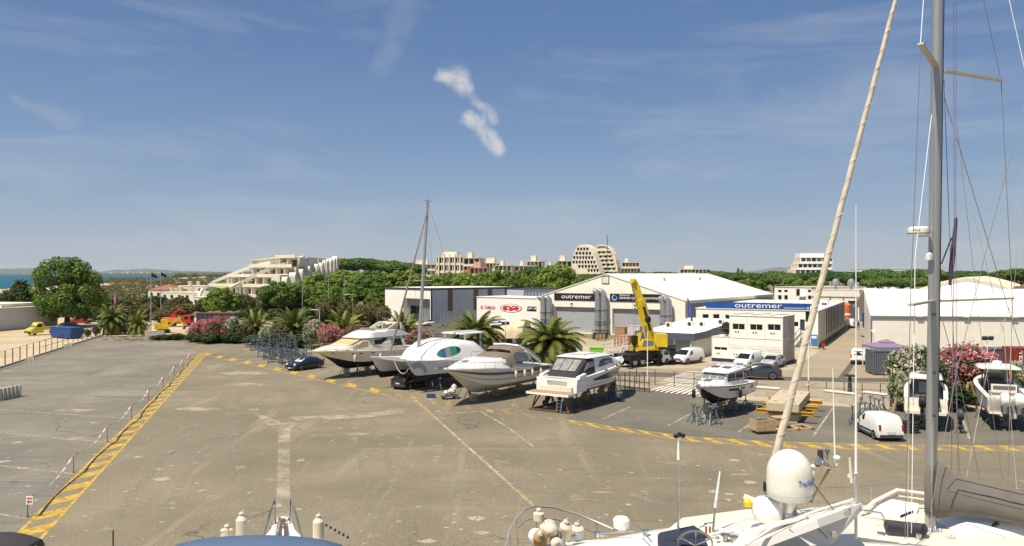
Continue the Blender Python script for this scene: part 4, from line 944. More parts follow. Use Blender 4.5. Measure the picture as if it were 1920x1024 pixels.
# long side with fin walls
side = MB(); q1, q2, q3 = Vector((w, .4, 0)), Vector((wc.x, wc.y, 0)), Vector((w, 0, 0))+ud*ul*.45; i3 = un*-3; side.prism([q1+un*.1, q2+un*.1, q2+i3, q1+i3+ud*2], (0, 0, 10.6)); side.prism([q3+un*.1+Vector((0, 0, 10.61)), q2+un*.1+Vector((0, 0, 10.61)), q2+i3+Vector((0, 0, 10.61)), q3+i3+Vector((0, 0, 10.61))], (0, 0, 5.8)); side.build('side_wall', M_bright, f.o, smooth=0)
for (px, py) in ((526, 519), (542, 511), (555.6, 505), (569, 499.5), (584, 495), (593.6, 492.5), (603, 488), (611, 485.5), (617, 484), (622, 481)):
    ray = Vector(((px-CX)/F, 1, (CY-py)/F)); A = f.p0+f.u*w; dirw = (f.u*ud.x+f.n*ud.y)
    # meet the wall line in plan
    det = ray.x*(-dirw.y)-ray.y*(-dirw.x); tt = (A.x*(-dirw.y)-A.y*(-dirw.x))/det; hp = ray*tt; zt = H+ray.z*tt
    c = f.loc(Vector((hp.x, hp.y, 0))); mb = MB(); r = 1.35
    prof = [(-r, -1), (r, -1)]+[(r*math.cos(q*math.pi/8), zt-r+r*math.sin(q*math.pi/8)) for q in range(9)]
    mb.prism([(c.x+un.x*.3+ud.x*p, c.y+un.y*.3+ud.y*p, z) for p, z in prof], un*2.0); mb.build('fin_wall', M_bright, f.o, smooth=0)
mb = MB()
for k in range(6): q = f.at(545+k*13, 489, 30); mb.tube([(q[0], 30, q[1]-3), (q[0], 30, q[1]+.8)], .18); 
mb.build('chimney', M_bright, f.o, smooth=0)
# white villas below it
def villa(p0, p1, h, dep, label, roof=None, chim=()):
    f = Fac('villa', label, 'villa', p0, p1, 'white beach villas'); w = f.w
    hs = [(w*(k+.25)/3, w*(k+.65)/3, h-2.0, h-.7) for k in range(3)]
    shell(f, w, dep, h, hs, [M_bright, M_stone], M_stone, oh=.1, rt=.35); [pane(x, M_glass, f.o) for x in hs]
    for x, y, hh in chim:
        mb = MB(); mb.b2((x-.5, y-.4, h+.355), (x-.3, y+.4, h+hh)); mb.b2((x+.3, y-.4, h+.355), (x+.5, y+.4, h+hh)); mb.b2((x-.6, y-.5, h+hh+.003), (x+.6, y+.5, h+hh+.35)); mb.b2((x-.3, y-.1, h+.355), (x+.3, y+.4, h+hh-.5)); mb.build('chimney', M_bright, f.o, smooth=0)
    if roof: mb = MB(); mb.loft([[(-.2, -.3, h+.36), (w+.2, -.3, h+.36), (w+.2, dep+.2, h+.36), (-.2, dep+.2, h+.36)], [(w*.45, dep*.5, h+2.4), (w*.55, dep*.5, h+2.4), (w*.55, dep*.5+.1, h+2.4), (w*.45, dep*.5+.1, h+2.4)]], cap=True); mb.build('tiled_roof', M_tile, f.o, smooth=0)
villa((278, 300), (318, 292), 4.4, 9, 'white villa with a low red tiled roof left among the villas', True, ((1.2, 3, 1.6),))
villa((303, 282), (343, 274), 4.0, 9, 'white villa with several small arched chimneys behind the flag poles', None, ((1.5, 3, 1.5), (4, 5, 1.9), (6.4, 2, 1.4)))
villa((330, 272), (374, 262), 4.2, 9, 'white villa with a tall block chimney below the sloping beams', None, ((2, 4, 2.2), (5.5, 3, 1.6)))
villa((334, 300), (385, 296), 6.0, 10, 'white villa with two chimneys set back behind the other villas', None, ((3, 3, 1.6), (7, 3, 1.6)))
villa((362, 240), (394, 234), 3.6, 8, 'plain white villa nearest the round tree', None, ((4, 3, 1.5),))
# far town on the coast
for k in range(14):
    px = 200+k*9+rnd.uniform(-3, 3); f = Fac('coastal_house', 'tiny pale block of the far coastal town', 'house', (px, 6400), (px+rnd.uniform(3, 8), 6400), 'far coastal town')
    mb = MB(); mb.b2((0, 0, 0), (f.w, 30, rnd.uniform(14, 28))); mb.build('wall', M_stone, f.o, smooth=0)
# ============================================================ trees, palms, oleanders, scrub
NR = np.random.default_rng(11)
M_leafA = foliage('plane_leaves', (.065, .122, .016), (.235, .325, .05), .35)
M_leafP = foliage('pine_needles', (.042, .084, .018), (.135, .21, .04), .4, .12)
M_leafS = foliage('scrub_leaves', (.085, .085, .030), (.21, .18, .075), .25)
M_leafO = foliage('oleander_leaves', (.05, .085, .022), (.15, .19, .06), .8)
M_leafH = foliage('hedge_leaves', (.032, .062, .016), (.105, .145, .04), .5)
M_leafB = foliage('brown_shrub_leaves', (.10, .092, .03), (.21, .185, .065), .5)
M_frond = foliage('palm_fronds', (.085, .115, .022), (.28, .29, .06), .9, .25)
M_pink = foliage('pink_blossom', (.50, .11, .16), (.72, .30, .34), 1.2, .3)
M_pinkd = foliage('faded_pink_blossom', (.38, .12, .10), (.55, .28, .22), 1.2, .3)
M_wht = foliage('white_blossom', (.52, .48, .34), (.74, .70, .56), 1.2, .3)
def quads(c, nrm, size, asp=.6):
    """leaf quads at c facing nrm, random spin"""
    n = len(c); nrm = nrm/np.linalg.norm(nrm, axis=1, keepdims=True)
    r = NR.normal(size=(n, 3)); u = np.cross(nrm, r); u /= np.linalg.norm(u, axis=1, keepdims=True)+1e-9
    v = np.cross(nrm, u); s = size.reshape(-1, 1)
    V = np.stack([c-u*s, c+v*s*asp, c+u*s, c-v*s*asp], 1).reshape(-1, 3)
    return V, np.arange(4*n).reshape(-1, 4)
def cloud(lobes, n, size, inner=.62, up=.35, flat=1.0, jit=.5):
    C = np.array([l[0] for l in lobes]); Rr = np.array([l[1] for l in lobes])
    wgt = (Rr.prod(1))**(2/3); k = NR.choice(len(lobes), n, p=wgt/wgt.sum())
    d = NR.normal(size=(n, 3)); d /= np.linalg.norm(d, axis=1, keepdims=True)
    rad = inner+(1-inner)*NR.random((n, 1))**.6
    p = C[k]+d*Rr[k]*rad
    nn = d+NR.normal(size=(n, 3))*jit+np.array([0, 0, up])
    return quads(p, nn, size*(.6+.8*NR.random(n)))
def join(parts):
    V, Fq, o = [], [], 0
    for v, f in parts: V.append(v); Fq.append(f+o); o += len(v)
    return np.concatenate(V), np.concatenate(Fq)
def round_lobes(rx, rz, zc, n, small=(.26, .42), low=-.55, seed=0):
    r_ = random.Random(seed); L = []
    for i in range(n):
        a = i*2.39996+r_.uniform(-.3, .3); z = low+(1-low)*(i+.5)/n; q = math.sqrt(max(0, 1-z*z)); s = r_.uniform(*small); k = r_.uniform(.55, .93)
        L.append(((math.cos(a)*q*rx*k, math.sin(a)*q*rx*k, zc+z*rz*k), (rx*s, rx*s, rz*s*.9)))
    L.append(((0, 0, zc), (rx*.55, rx*.55, rz*.55)))
    return L
def limb_mesh(hh, r, spread, n=5, seed=0, fork=.45):
    r_ = random.Random(seed); mb = MB()
    mb.tube([(0, 0, -.2), (.05*r, 0, hh*.25), (0, .1*r, hh*fork), (0, 0, hh*.8)], [r*1.25, r, r*.85, r*.25], 9)
    for i in range(n):
        a = i*6.283/n+r_.uniform(-.4, .4); L = spread*r_.uniform(.6, .95); z0 = hh*r_.uniform(fork*.8, fork+.12)
        mb.tube([(0, 0, z0), (math.cos(a)*L*.45, math.sin(a)*L*.45, z0+hh*.16), (math.cos(a)*L, math.sin(a)*L, z0+hh*.34)], [r*.5, r*.34, r*.1], 6)
    return mb
def tree_kind(name, label, crown_fn, leafm, hh, rt, spread, group, seed, fork=.45):
    o = thing(name, label, 'tree', (0, 0, -500), 0, group)
    limb_mesh(hh, rt, spread, 6, seed, fork).build('trunk', M_trunk, o)
    V, Fq = crown_fn(); np_mesh('crown', V, Fq, leafm, o)
    return o
# unit kinds: about 10 m tall, scaled when placed
GW = 'trees of the dense wood behind the sheds'; GP = 'umbrella pines on the skyline'
def plane_crown(seed, n=9000):
    return lambda: cloud(round_lobes(4.7, 4.4, 6.0, 38, (.15, .33), seed=seed), n, .27)
def pine_crown(seed):
    def fn():
        r_ = random.Random(seed); L = []
        for i in range(22):
            a = i*2.4; q = math.sqrt((i+.5)/22)*.86; s = r_.uniform(.2, .32)
            L.append(((math.cos(a)*q*5.2, math.sin(a)*q*5.2, 8.0+(1-q*q)*1.3+r_.uniform(-.2, .2)), (5.2*s, 5.2*s, 1.15)))
        return cloud(L, 8000, .24, up=.6)
    return fn
PL = [tree_kind('broadleaf_tree', 'round green tree', plane_crown(s), M_leafA, 8.5, .35, 3.4, GW, s) for s in (1, 2, 3)]
PN = [tree_kind('umbrella_pine', 'umbrella pine', pine_crown(s), M_leafP, 8.6, .3, 3.6, GP, s, .6) for s in (4, 5)]
used = set()
def put(kind, loc, sx, sz, label, group, rz=None):
    i = id(kind); rz = rnd.uniform(0, 6.28) if rz is None else rz
    if i not in used:
        used.add(i); kind.location = loc; kind.rotation_euler = (0, 0, rz); kind.scale = (sx, sx, sz); kind['label'] = label
        if group: kind['group'] = group
        elif 'group' in kind: del kind['group']
        return kind
    c = dup(kind, loc, rz, label, group); c.scale = (sx, sx, sz)
    if not group and 'group' in c: del c['group']
    return c
def tree_at(kinds, px, ytop, wpx, Y, label, group, hmax=10.2, rad=4.9, zb=-.1):
    zt = H-(ytop-CY)/F*Y-zb; sx = wpx/F*Y/2/rad; sz = zt/hmax
    return put(kinds[rnd.randrange(len(kinds))], XY(px, Y, zb), sx, sz, label, group)
# the big plane tree on the left stands alone, with its own crown
bt = thing('plane_tree', 'big spreading plane tree beside the yellow truck at the left', 'tree', XY(126, 160, -.1))
limb_mesh(10, .5, 4.5, 7, 9, .3).build('trunk', M_trunk, bt)
rr_ = random.Random(5); LB = [((rr_.gauss(0, 2.6), rr_.gauss(0, 2.6), 8.2+rr_.uniform(-3.2, 3.6)), (rr_.uniform(1.5, 2.4),)*3) for _ in range(22)]
LB += [((math.cos(a)*rr_.uniform(2.8, 5.2), math.sin(a)*rr_.uniform(2.8, 5.2), rr_.uniform(2.6, 4.2)), (rr_.uniform(1.0, 1.7),)*2+(rr_.uniform(.9, 1.5),)) for a in [k*.45 for k in range(14)]]
LB += [((-2.2, 0, 13.6), (1.2, 1.2, 1.1)), ((1.6, 0, 13.6), (1.3, 1.3, 1.0)), ((7.4, 0, 5.4), (1.1, 1.1, 1.0)), ((-5.2, 0, 11.2), (1.7, 1.7, 1.5)), ((-3.2, -1, 12.6), (1.9, 1.9, 1.5)), ((-.3, 0, 13.0), (2.2, 2.2, 1.5)), ((3.0, 0, 12.3), (1.9, 1.9, 1.6)), ((5.4, 0, 9.8), (1.6, 1.6, 1.6)), ((6.6, 0, 6.6), (1.6, 1.6, 1.4)), ((-5.6, -1, 7.8), (1.6, 1.6, 1.5)), ((-4.6, -1, 5.2), (1.4, 1.4, 1.2)), ((6.0, -1, 4.6), (1.7, 1.7, 1.0)), ((3.0, -2, 4.2), (1.8, 1.8, 1.0)), ((-1.5, -3, 5), (2, 2, 1.4))]
V, Fq = cloud(LB, 22000, .25); np_mesh('crown', V, Fq, M_leafA, bt)
tree_at(PL, 416, 541, 74, 172, 'round green tree between the black trailer and the terraced apartments', None)
tree_at(PL, 524, 527, 84, 188, 'broad green tree in front of the rounded fin walls, left of the wood', None)
LW = 'green tree of the dense wood behind the sheds and palms'
for px, yt, wp, Y in ((566, 526, 70, 195), (604, 512, 84, 214), (628, 522, 80, 200), (655, 503, 84, 222), (700, 505, 84, 226), (684, 523, 80, 205), (735, 512, 80, 228), (768, 508, 70, 232), (806, 513, 60, 236), (838, 508, 60, 240), (870, 512, 64, 238),
                      (905, 513, 62, 240), (936, 508, 60, 236), (965, 512, 54, 232), (990, 512, 56, 236), (1014, 506, 54, 230), (1074, 512, 54, 224), (640, 540, 60, 196), (598, 545, 56, 192), (712, 545, 60, 198), (1098, 520, 50, 215)):
    tree_at(PL, px, yt+rnd.uniform(-3, 3), wp*1.08, Y, LW, GW)
tree_at(PL, 1042, 493, 76, 212, 'tall round tree standing above the wood left of the arched pyramid', None)
LP = 'dark umbrella pine on the skyline behind the wood and the halls'
for px, yt, wp, Y in ((640, 489, 70, 330), (682, 487, 84, 320), (724, 491, 76, 320), (760, 496, 70, 330), (1010, 503, 70, 330), (1120, 515, 70, 330), (1180, 511, 80, 400), (1240, 512, 80, 400), (1340, 511, 70, 330), (1375, 513, 74, 320), (1410, 514, 80, 310), (1452, 512, 80, 250), (1466, 518, 60, 235), (1500, 514, 80, 290), (1545, 511, 70, 300),
                      (1585, 512, 80, 270), (1615, 513, 90, 250), (1646, 508, 84, 256), (1690, 511, 96, 262), (1655, 523, 72, 225), (1735, 507, 84, 265), (1700, 522, 80, 230), (1775, 512, 84, 270), (1815, 510, 84, 280), (1850, 514, 80, 285), (1888, 512, 84, 272), (1915, 507, 90, 250)):
    tree_at(PN, px, yt, wp*1.15, Y, LP, GP, 9.9, 5.4)
for px, yt, wp, Y in ((1420, 524, 56, 236), (1490, 522, 60, 226), (1400, 522, 60, 270), (1530, 520, 60, 240)):
    tree_at(PL, px, yt, wp, Y, 'light green tree among the pines left of the furled sail', 'light green trees among the pines')
for px, yt in ((1384, 501), (1391, 504), (1762, 510), (1801, 511)):
    put(PL[0], XY(px, 420, 6), .16, 1.0*(H-(yt-CY)/F*420-6)/10.2, 'thin dark cypress poking above the pines', 'cypresses on the skyline')
# bushes
def bush_kind(name, label, cat, leafm, lobes, n, size, group, flowers=None, nf=0, fs=.11, seed=0):
    o = thing(name, label, cat, (0, 0, -500), 0, group)
    V, Fq = cloud(lobes, n, size); np_mesh('foliage', V, Fq, leafm, o)
    st = MB()
    for i in range(7): a = i*.9; st.tube([(math.cos(a)*.15, math.sin(a)*.15, 0), (math.cos(a)*.8, math.sin(a)*.8, 1.6)], [.05, .02], 5)
    st.build('stem', M_trunk, o)
    if flowers:
        V, Fq = cloud(lobes, nf//7, fs, inner=.93, up=.7, jit=.4)
        c = V.reshape(-1, 4, 3).mean(1); c = c[c[:, 2] > lobes[0][0][2]*.55]
        q = np.repeat(c, 9, 0)+NR.normal(size=(len(c)*9, 3))*fs*1.3
        V, Fq = quads(q, NR.normal(size=q.shape)+np.array([0, -.3, .8]), fs*(.5+.6*NR.random(len(q))), .9); np_mesh('blossom', V, Fq, flowers, o)
    return o
def blobs(rx, ry, rz, n, seed): 
    r_ = random.Random(seed); L = [((0, 0, rz*.55), (rx*.7, ry*.7, rz*.5))]
    for i in range(n):
        a = i*2.4; q = math.sqrt((i+.5)/n)*.8; L.append(((math.cos(a)*q*rx, math.sin(a)*q*ry, rz*(.30+.5*(1-q*q)+r_.uniform(-.08, .1))), (rx*r_.uniform(.25, .36),)*2+(rz*r_.uniform(.2, .3),)))
    return L
B1 = blobs(2, 2, 3.4, 16, 3)
OW = bush_kind('oleander', 'white oleander', 'shrub', M_leafO, B1, 5200, .13, None, M_wht, 4600, .095)
OP = bush_kind('oleander', 'pink oleander', 'shrub', M_leafO, B1, 5200, .13, None, M_pink, 6400, .10)
OF = bush_kind('oleander', 'faded pink oleander', 'shrub', M_leafO, B1, 4200, .13, None, M_pinkd, 4200, .10)
HG = bush_kind('hedge_shrub', 'dark shrub', 'shrub', M_leafH, B1, 3600, .16, None)
BS = bush_kind('dry_shrub', 'brown shrub', 'shrub', M_leafB, B1, 3600, .16, None)
def shrub(kind, px, ytop, wpx, Y, label, group=None, zb=-.1):
    zt = H-(ytop-CY)/F*Y-zb; return put(kind, XY(px, Y, zb), wpx/F*Y/2/2.05, zt/3.35, label, group)
shrub(OP, 1806, 653, 140, 66, 'big pink oleander in full flower behind the white motor boats')
shrub(OW, 1718, 655, 116, 65, 'big white flowering oleander beside the grey container')
shrub(OW, 1908, 684, 70, 66, 'white oleander at the right edge beside the white topped boat')
shrub(OW, 1688, 702, 50, 62, 'lower white oleander spilling towards the small white van')
shrub(HG, 1775, 722, 110, 63, 'dark green lower growth under the oleanders behind the boats')
shrub(HG, 1870, 720, 90, 64, 'dark green growth behind the boat with twin white outboards')
GO = 'oleander hedge along the back of the yard'
for kind, px, yt, wp, Y, lab in ((OP, 382, 602, 56, 126, 'pink'), (OP, 410, 597, 60, 124, 'pink'), (OW, 437, 598, 44, 124, 'white'), (BS, 458, 607, 40, 124, None), (OW, 500, 612, 30, 117, 'white'), (BS, 523, 606, 40, 117, None), (OW, 590, 604, 50, 113, 'white'), (OP, 618, 612, 50, 110, 'pink'), (OF, 668, 612, 60, 108, 'faded'), (OW, 700, 617, 50, 106, 'white'), (OF, 785, 622, 60, 100, 'faded'), (OW, 722, 625, 40, 103, 'white'),
                              (OF, 950, 648, 70, 97, 'faded'), (OP, 985, 652, 50, 96, 'pink'), (BS, 815, 632, 50, 99, None)):
    if lab: shrub(kind, px, yt, wp, Y, {'pink': 'pink flowering oleander in the hedge along the back of the yard', 'white': 'white flowering oleander in the hedge along the back of the yard', 'faded': 'faded pink oleander in the hedge behind the boats'}[lab], GO+' '+lab)
    else: shrub(kind, px, yt, wp, Y, 'brownish shrub in the hedge along the back of the yard', 'brown shrubs of the yard hedge')
for px, yt, wp, Y in ((365, 622, 40, 123), (398, 617, 66, 121), (440, 618, 60, 121), (480, 622, 50, 118), (520, 623, 60, 115), (560, 626, 60, 113), (605, 630, 60, 109), (645, 632, 60, 107), (690, 634, 60, 105), (302, 622, 46, 127), (735, 640, 60, 101), (1002, 655, 40, 94), (1060, 655, 54, 94), (1035, 660, 60, 93), (920, 650, 60, 99), (328, 620, 46, 127)):
    shrub(HG, px, yt+6, wp, Y+1.5, 'dark green shrub filling in the shaded foot of the hedge along the yard', 'dark green shrubs of the yard hedge')  # dark shrubs put in as the oleanders' shaded lower part and palm undergrowth
for px, yt, wp, Y in ((610, 562, 40, 165), (650, 564, 40, 168), (700, 566, 44, 172), (680, 572, 40, 160), (720, 574, 30, 165), (460, 552, 40, 205), (380, 560, 34, 200), (340, 556, 36, 210)):
    shrub(BS, px, yt, wp, Y, 'brownish bush at the foot of the wood', 'brown bushes below the wood')
for px, yt, wp, Y in ((470, 578, 60, 170), (520, 580, 60, 168), (570, 578, 60, 172), (620, 584, 60, 166), (670, 588, 60, 164), (700, 584, 50, 168), (500, 566, 44, 190), (545, 562, 60, 195), (590, 560, 60, 195)):
    shrub(HG, px, yt, wp, Y, 'dark green hedge shrub at the foot of the wood', 'hedge below the wood')
for px, yt, wp, Y in ((188, 578, 44, 178), (222, 572, 50, 182), (250, 574, 46, 178), (276, 570, 46, 184), (318, 574, 50, 190), (345, 570, 50, 196), (300, 582, 40, 172), (262, 586, 34, 166), (205, 560, 60, 205), (240, 556, 60, 215), (290, 556, 60, 220), (330, 560, 50, 215)):
    shrub(HG if px % 3 else BS, px, yt, wp, Y, 'dark green bush between the plane tree and the villas' if px % 3 else 'olive brown bush between the plane tree and the villas', 'bushes before the villas'+(' green' if px % 3 else ' brown'))
shrub(HG, 42, 527, 48, 172, 'dark round bush behind the flat roofed building, left of the plane tree')
shrub(HG, 12, 545, 40, 185, 'low dark bush at the left edge behind the flat roofed building')
for px, yt, w_, Y in ((180, 612, 16, 137), (150, 615, 20, 136), (165, 618, 14, 135), (236, 592, 40, 170), (200, 588, 30, 180), (176, 585, 34, 178)):
    shrub(HG if w_ < 25 else BS, px, yt, w_, Y, 'small bush growing by the left fence' if w_ < 25 else 'bush between the plane tree and the flag poles', 'bushes by the left fence' if w_ < 25 else 'bushes by the flag poles')
# potted green on the cabin terrace
shrub(HG, 1363, 604, 22, 97.5, 'green plant standing on the terrace of the site cabins', None, 3.1)
# palms
def palm_kind(name, nf, L, th, seed, droop=1.0):
    o = thing(name, 'palm', 'palm', (0, 0, -500)); r_ = random.Random(seed)
    tr = MB(); tr.lathe([(.52, -.1), (.46, .3), (.40, th*.6), (.48, th*.9), (.58, th), (.3, th+.35), (.05, th+.5)], n=12); tr.build('trunk', M_palmtrunk, o)
    V = []; Fq = []
    def q(a, b, c, d): V.extend([a, b, c, d]); Fq.append([len(V)-4, len(V)-3, len(V)-2, len(V)-1])
    for i in range(nf):
        a = i*2.39996+r_.uniform(-.2, .2); s = (i+.5)/nf; e0 = R(86-100*s**.85)+r_.uniform(-.1, .1); LL = L*r_.uniform(.85, 1.08); n = 15
        p = Vector((math.cos(a)*.12, math.sin(a)*.12, th+.2)); el = e0; pts = [p.copy()]; els = [el]
        for k in range(n):
            el -= droop*(.045+.085*(k/n))*(.6+.9*s+.5*math.cos(el)); d = Vector((math.cos(a)*math.cos(el), math.sin(a)*math.cos(el), math.sin(el))); p = p+d*LL/n; pts.append(p.copy()); els.append(el)
        side = Vector((-math.sin(a), math.cos(a), 0))
        for k in range(n):
            d = (pts[k+1]-pts[k]); un_ = side.cross(d).normalized()
            q(pts[k]-side*.03, pts[k]+side*.03, pts[k+1]+side*.025, pts[k+1]-side*.025)
            if k < 1: continue
            for j in range(3):
                b = lerp(pts[k], pts[k+1], (j+.5)/3); tt = (k+j/3)/n; ll = .62*math.sin(math.pi*min(1, .18+.82*tt)*.97)*L/3.6+.1
                for sg in (-1, 1):
                    tip = b+(side*sg*.80+d.normalized()*.55+un_*(.16)+Vector((0, 0, -.18-.25*r_.random())))*ll*r_.uniform(.85, 1.1); wv = d.normalized()*.062
                    q(b-wv, b+wv, tip+wv*.25, tip-wv*.25)
    np_mesh('crown', np.array([tuple(v) for v in V]), np.array(Fq), M_frond, o)
    return o
PA = [palm_kind('date_palm', 74, 4.0, 1.9, 3), palm_kind('date_palm', 46, 3.6, 1.2, 8, .8)]
def palm(k, px, ybase, ytop, wpx, label, rz=None):
    Y = F*H/(ybase-CY); zt = H-(ytop-CY)/F*Y
    sx = wpx/F*Y/2/(3.5 if k == 0 else 3.05); return put(PA[k], XY(px, Y, -.1), sx, zt/(5.5 if k == 0 else 4.4), label, None, rz)
palm(0, 1034, 681, 586, 138, 'full green date palm right behind the dark canopied boat')
palm(0, 892, 664, 574, 122, 'full date palm behind the catamaran and below the oval emblem')
palm(1, 754, 650, 578, 86, 'young date palm behind the catamaran mast')
palm(1, 646, 646, 578, 84, 'young date palm behind the flybridge boat')
palm(1, 551, 640, 573, 94, 'wide young date palm behind the stack of boat cradles')
palm(1, 479, 637, 577, 60, 'young palm left of the boat cradle stack, by brownish shrubs')
palm(0, 211, 627, 564, 60, 'dark trunked palm right of the big plane tree')
palm(1, 258, 626, 577, 46, 'small palm left of the flag poles')
# dune scrub, far wood
LS = []
def scrub(n, px, yy, size, name, label, mt, leaf, per):
    P_ = []; sz = []
    for i in range(n):
        x = rnd.uniform(*px); y = yy[0]+(yy[1]-yy[0])*rnd.random(); g = G(x, y); s = rnd.uniform(*size)
        k = per; d = NR.normal(size=(k, 3)); d /= np.linalg.norm(d, axis=1, keepdims=True); d[:, 2] = np.abs(d[:, 2])
        P_.append((np.array([g.x, g.y, -.1])+d*np.array([s*1.5, s*1.5, s])*(.7+.3*NR.random((k, 1))), d))
        sz.append(np.full(k, leaf*s))
    c = np.concatenate([p for p, d in P_]); d = np.concatenate([d for p, d in P_]); s = np.concatenate(sz)
    V, Fq = quads(c, d+NR.normal(size=d.shape)*.5, s*(.6+.8*NR.random(len(s))))
    return props(np_mesh(name, V, Fq, mt), label, None, None, 'stuff')
scrub(240, (190, 420), (530, 562), (1.3, 3.0), 'dune_scrub', 'olive brown scrub over the dunes left of the apartments', M_leafS, .20, 150)
scrub(200, (185, 420), (522, 532), (1.8, 4.2), 'dune_scrub_far', 'far scrub of the dunes towards the beach', M_leafS, .25, 90)
scrub(70, (185, 350), (560, 590), (1.2, 2.2), 'dune_scrub_green', 'greener scrub behind the flag poles', M_leafH, .17, 220)
scrub(260, (560, 1960), (521.5, 530), (6, 10), 'far_wood', 'far wood filling the plain between the halls and the skyline', M_leafP, .22, 110)
scrub(160, (330, 700), (517.5, 521), (6, 12), 'coastal_wood', 'distant dark wood along the coast', M_leafP, .25, 80)
scrub(420, (460, 1010), (606, 650), (.12, .4), 'dry_grass', 'dry grass and weeds behind the yard hedge', M_leafS, .3, 40)
scrub(260, (185, 470), (628, 640), (.1, .3), 'verge_grass', 'dry grass verge at the back edge of the yard', M_leafB, .3, 50)
# ============================================================ vehicles
def interp(secs, x, k):
    for i in range(len(secs)-1):
        a, b = secs[i], secs[i+1]
        if a[0] >= x >= b[0]:
            s = (a[0]-x)/max(a[0]-b[0], 1e-6); return a[k]*(1-s)+b[k]*s
    return secs[0][k] if x > secs[0][0] else secs[-1][k]
def wheel(parent, x, y, r, w=.2):
    M = Matrix.Rotation(R(90), 3, 'X'); mb = MB(); mb.lathe([(r*.6, -w/2), (r*.92, -w/2), (r, -w*.3), (r, w*.3), (r*.92, w/2), (r*.6, w/2)], (x, y, r), 18, M, cap=False)
    o = mb.build('wheel', M_tyre, parent); m2 = MB(); s = 1 if y > 0 else -1
    m2.lathe([(0, -.02), (r*.2, -.03), (r*.25, 0), (r*.62, .02), (r*.62, -w*.3)], (x, y+s*w*.42, r), 14, Matrix.Rotation(R(-90 if s > 0 else 90), 3, 'X'), cap=False); m2.build('rim', M_rim, o)
def car(name, label, cat, loc, hd, W_, secs, side, front, rear, wheels, paint, wr=.32, roof=None, sill=True, group=None, lamp_z=.72, tail=(.8, .25, .14), bumper=.52):
    o = thing(name, label, cat, loc, math.atan2(hd[1], hd[0])-math.atan2(loc[0], loc[1]), group); hw = W_/2; rings = []
    for (x, zl, zb, zt, fb, ft) in secs:
        h = [(hw*fb*.93, zl), (hw*fb, zl+.16), (hw*fb, (zl+zb)/2+.05), (hw*fb*.985, zb), (hw*(fb*.3+ft*.7), zb+(zt-zb)*.72), (hw*ft*.93, zt-.01), (hw*ft*.5, zt+.015)]
        rings.append([(x, y, z) for y, z in h]+[(x, -y, z) for y, z in reversed(h)])
    mb = MB(); mb.loft(rings, cap=True); mb.build('body', paint, o, smooth=50)
    def ys(x, z):
        zb, zt, fb, ft = (interp(secs, x, k) for k in (2, 3, 4, 5)); fm = fb*.3+ft*.7; zm = zb+(zt-zb)*.72
        if z < zb: return hw*fb
        if z < zm: return hw*(fb*.985+(fm-fb*.985)*(z-zb)/max(zm-zb, 1e-3))
        return hw*(fm+(ft*.93-fm)*(z-zm)/max(zt-zm, 1e-3))
    for s in (1, -1):
        for pl in side:
            m = MB(); m.poly([(x, s*(ys(x, z)+.012), z) for x, z in pl]); m.build('side_window', M_glass, o, smooth=0)
    def glass(g, nm, off):
        (x0, z0, w0), (x1, z1, w1) = g; m = MB(); n = 6; rr = []
        for (x, z, w) in ((x0, z0, w0), ((x0+x1)/2, (z0+z1)/2+.02, (w0+w1)/2), (x1, z1, w1)):
            rr.append([(x+off-abs(off)*0-(.03*(2*k/n-1)**2)*(1 if off > 0 else -1), w*(2*k/n-1), z+.02) for k in range(n+1)])
        m.loft(rr, closed=False); m.build(nm, M_glass, o)
    if front: glass(front, 'windscreen', .07)
    if rear: glass(rear, 'rear_window', -.05)
    xf, xr = secs[0][0], secs[-1][0]
    for x in wheels:
        for s in (1, -1):
            wheel(o, x, s*(hw-.09), wr)
            a = MB(); a.lathe([(wr*1.16, 0), (0, 0)], (x, s*(hw+.004), wr+.02), 16, Matrix.Rotation(R(90), 3, 'X'), cap=False); a.build('wheel_arch', M_black, o)
    if sill:
        m = MB()
        for s in (1, -1): m = MB(); m.b2((wheels[0]-wr*1.2, s*(hw-.03), secs[2][1]), (wheels[1]+wr*1.2, s*(hw+.015), secs[2][1]+.16)); m.build('sill', M_dkgrey, o, smooth=0)
    z = bumper; m = MB(); m.b2((xf-.12, -hw*.78, z-.26), (xf+.02, hw*.78, z-.05)); m.build('bumper', M_dkgrey, o, smooth=0)
    m = MB(); m.b2((xr-.03, -hw*.9, z-.24), (xr+.12, hw*.9, z-.02)); m.build('bumper', M_dkgrey, o, smooth=0)
    for s in (1, -1):
        m = MB(); m.lathe([(.16, -.03), (.12, .03), (0, .05)], (secs[1][0]-.02, s*hw*.68, lamp_z), 10, Matrix.Rotation(R(75), 3, 'Y')); m.build('headlight', M_lampw, o)
        tz, th, tw = tail; m = MB(); m.b2((xr-.015, s*hw*.88-tw*.5, tz), (xr+.12, s*hw*.88+tw*.5, tz+th)); m.build('tail_light', M_lampred, o, smooth=0)
        m = MB(); mx_ = front[0][0]-.35; m.b2((mx_-.1, s*(hw+.02), front[0][1]), (mx_+.06, s*(hw+.2), front[0][1]+.16)); m.build('mirror', M_dkgrey, o, smooth=30)
    for x, zz in ((xf+.03, z-.17), (xr-.045, z+.08)):
        m = MB(); m.box((x, 0, zz), (.02, .5, .11)); m.build('number_plate', M_plate, o, smooth=0)
    m = MB(); m.box((xf+.012, 0, z+.08), (.03, hw*.9, .13)); m.build('grille', M_black, o, smooth=0)
    if roof:
        for s in (1, -1): m = MB(); m.bar((roof[0], s*hw*.68, roof[2]), (roof[1], s*hw*.68, roof[2]), .05); m.build('roof_bar', M_dkgrey, o, smooth=0)
    return o
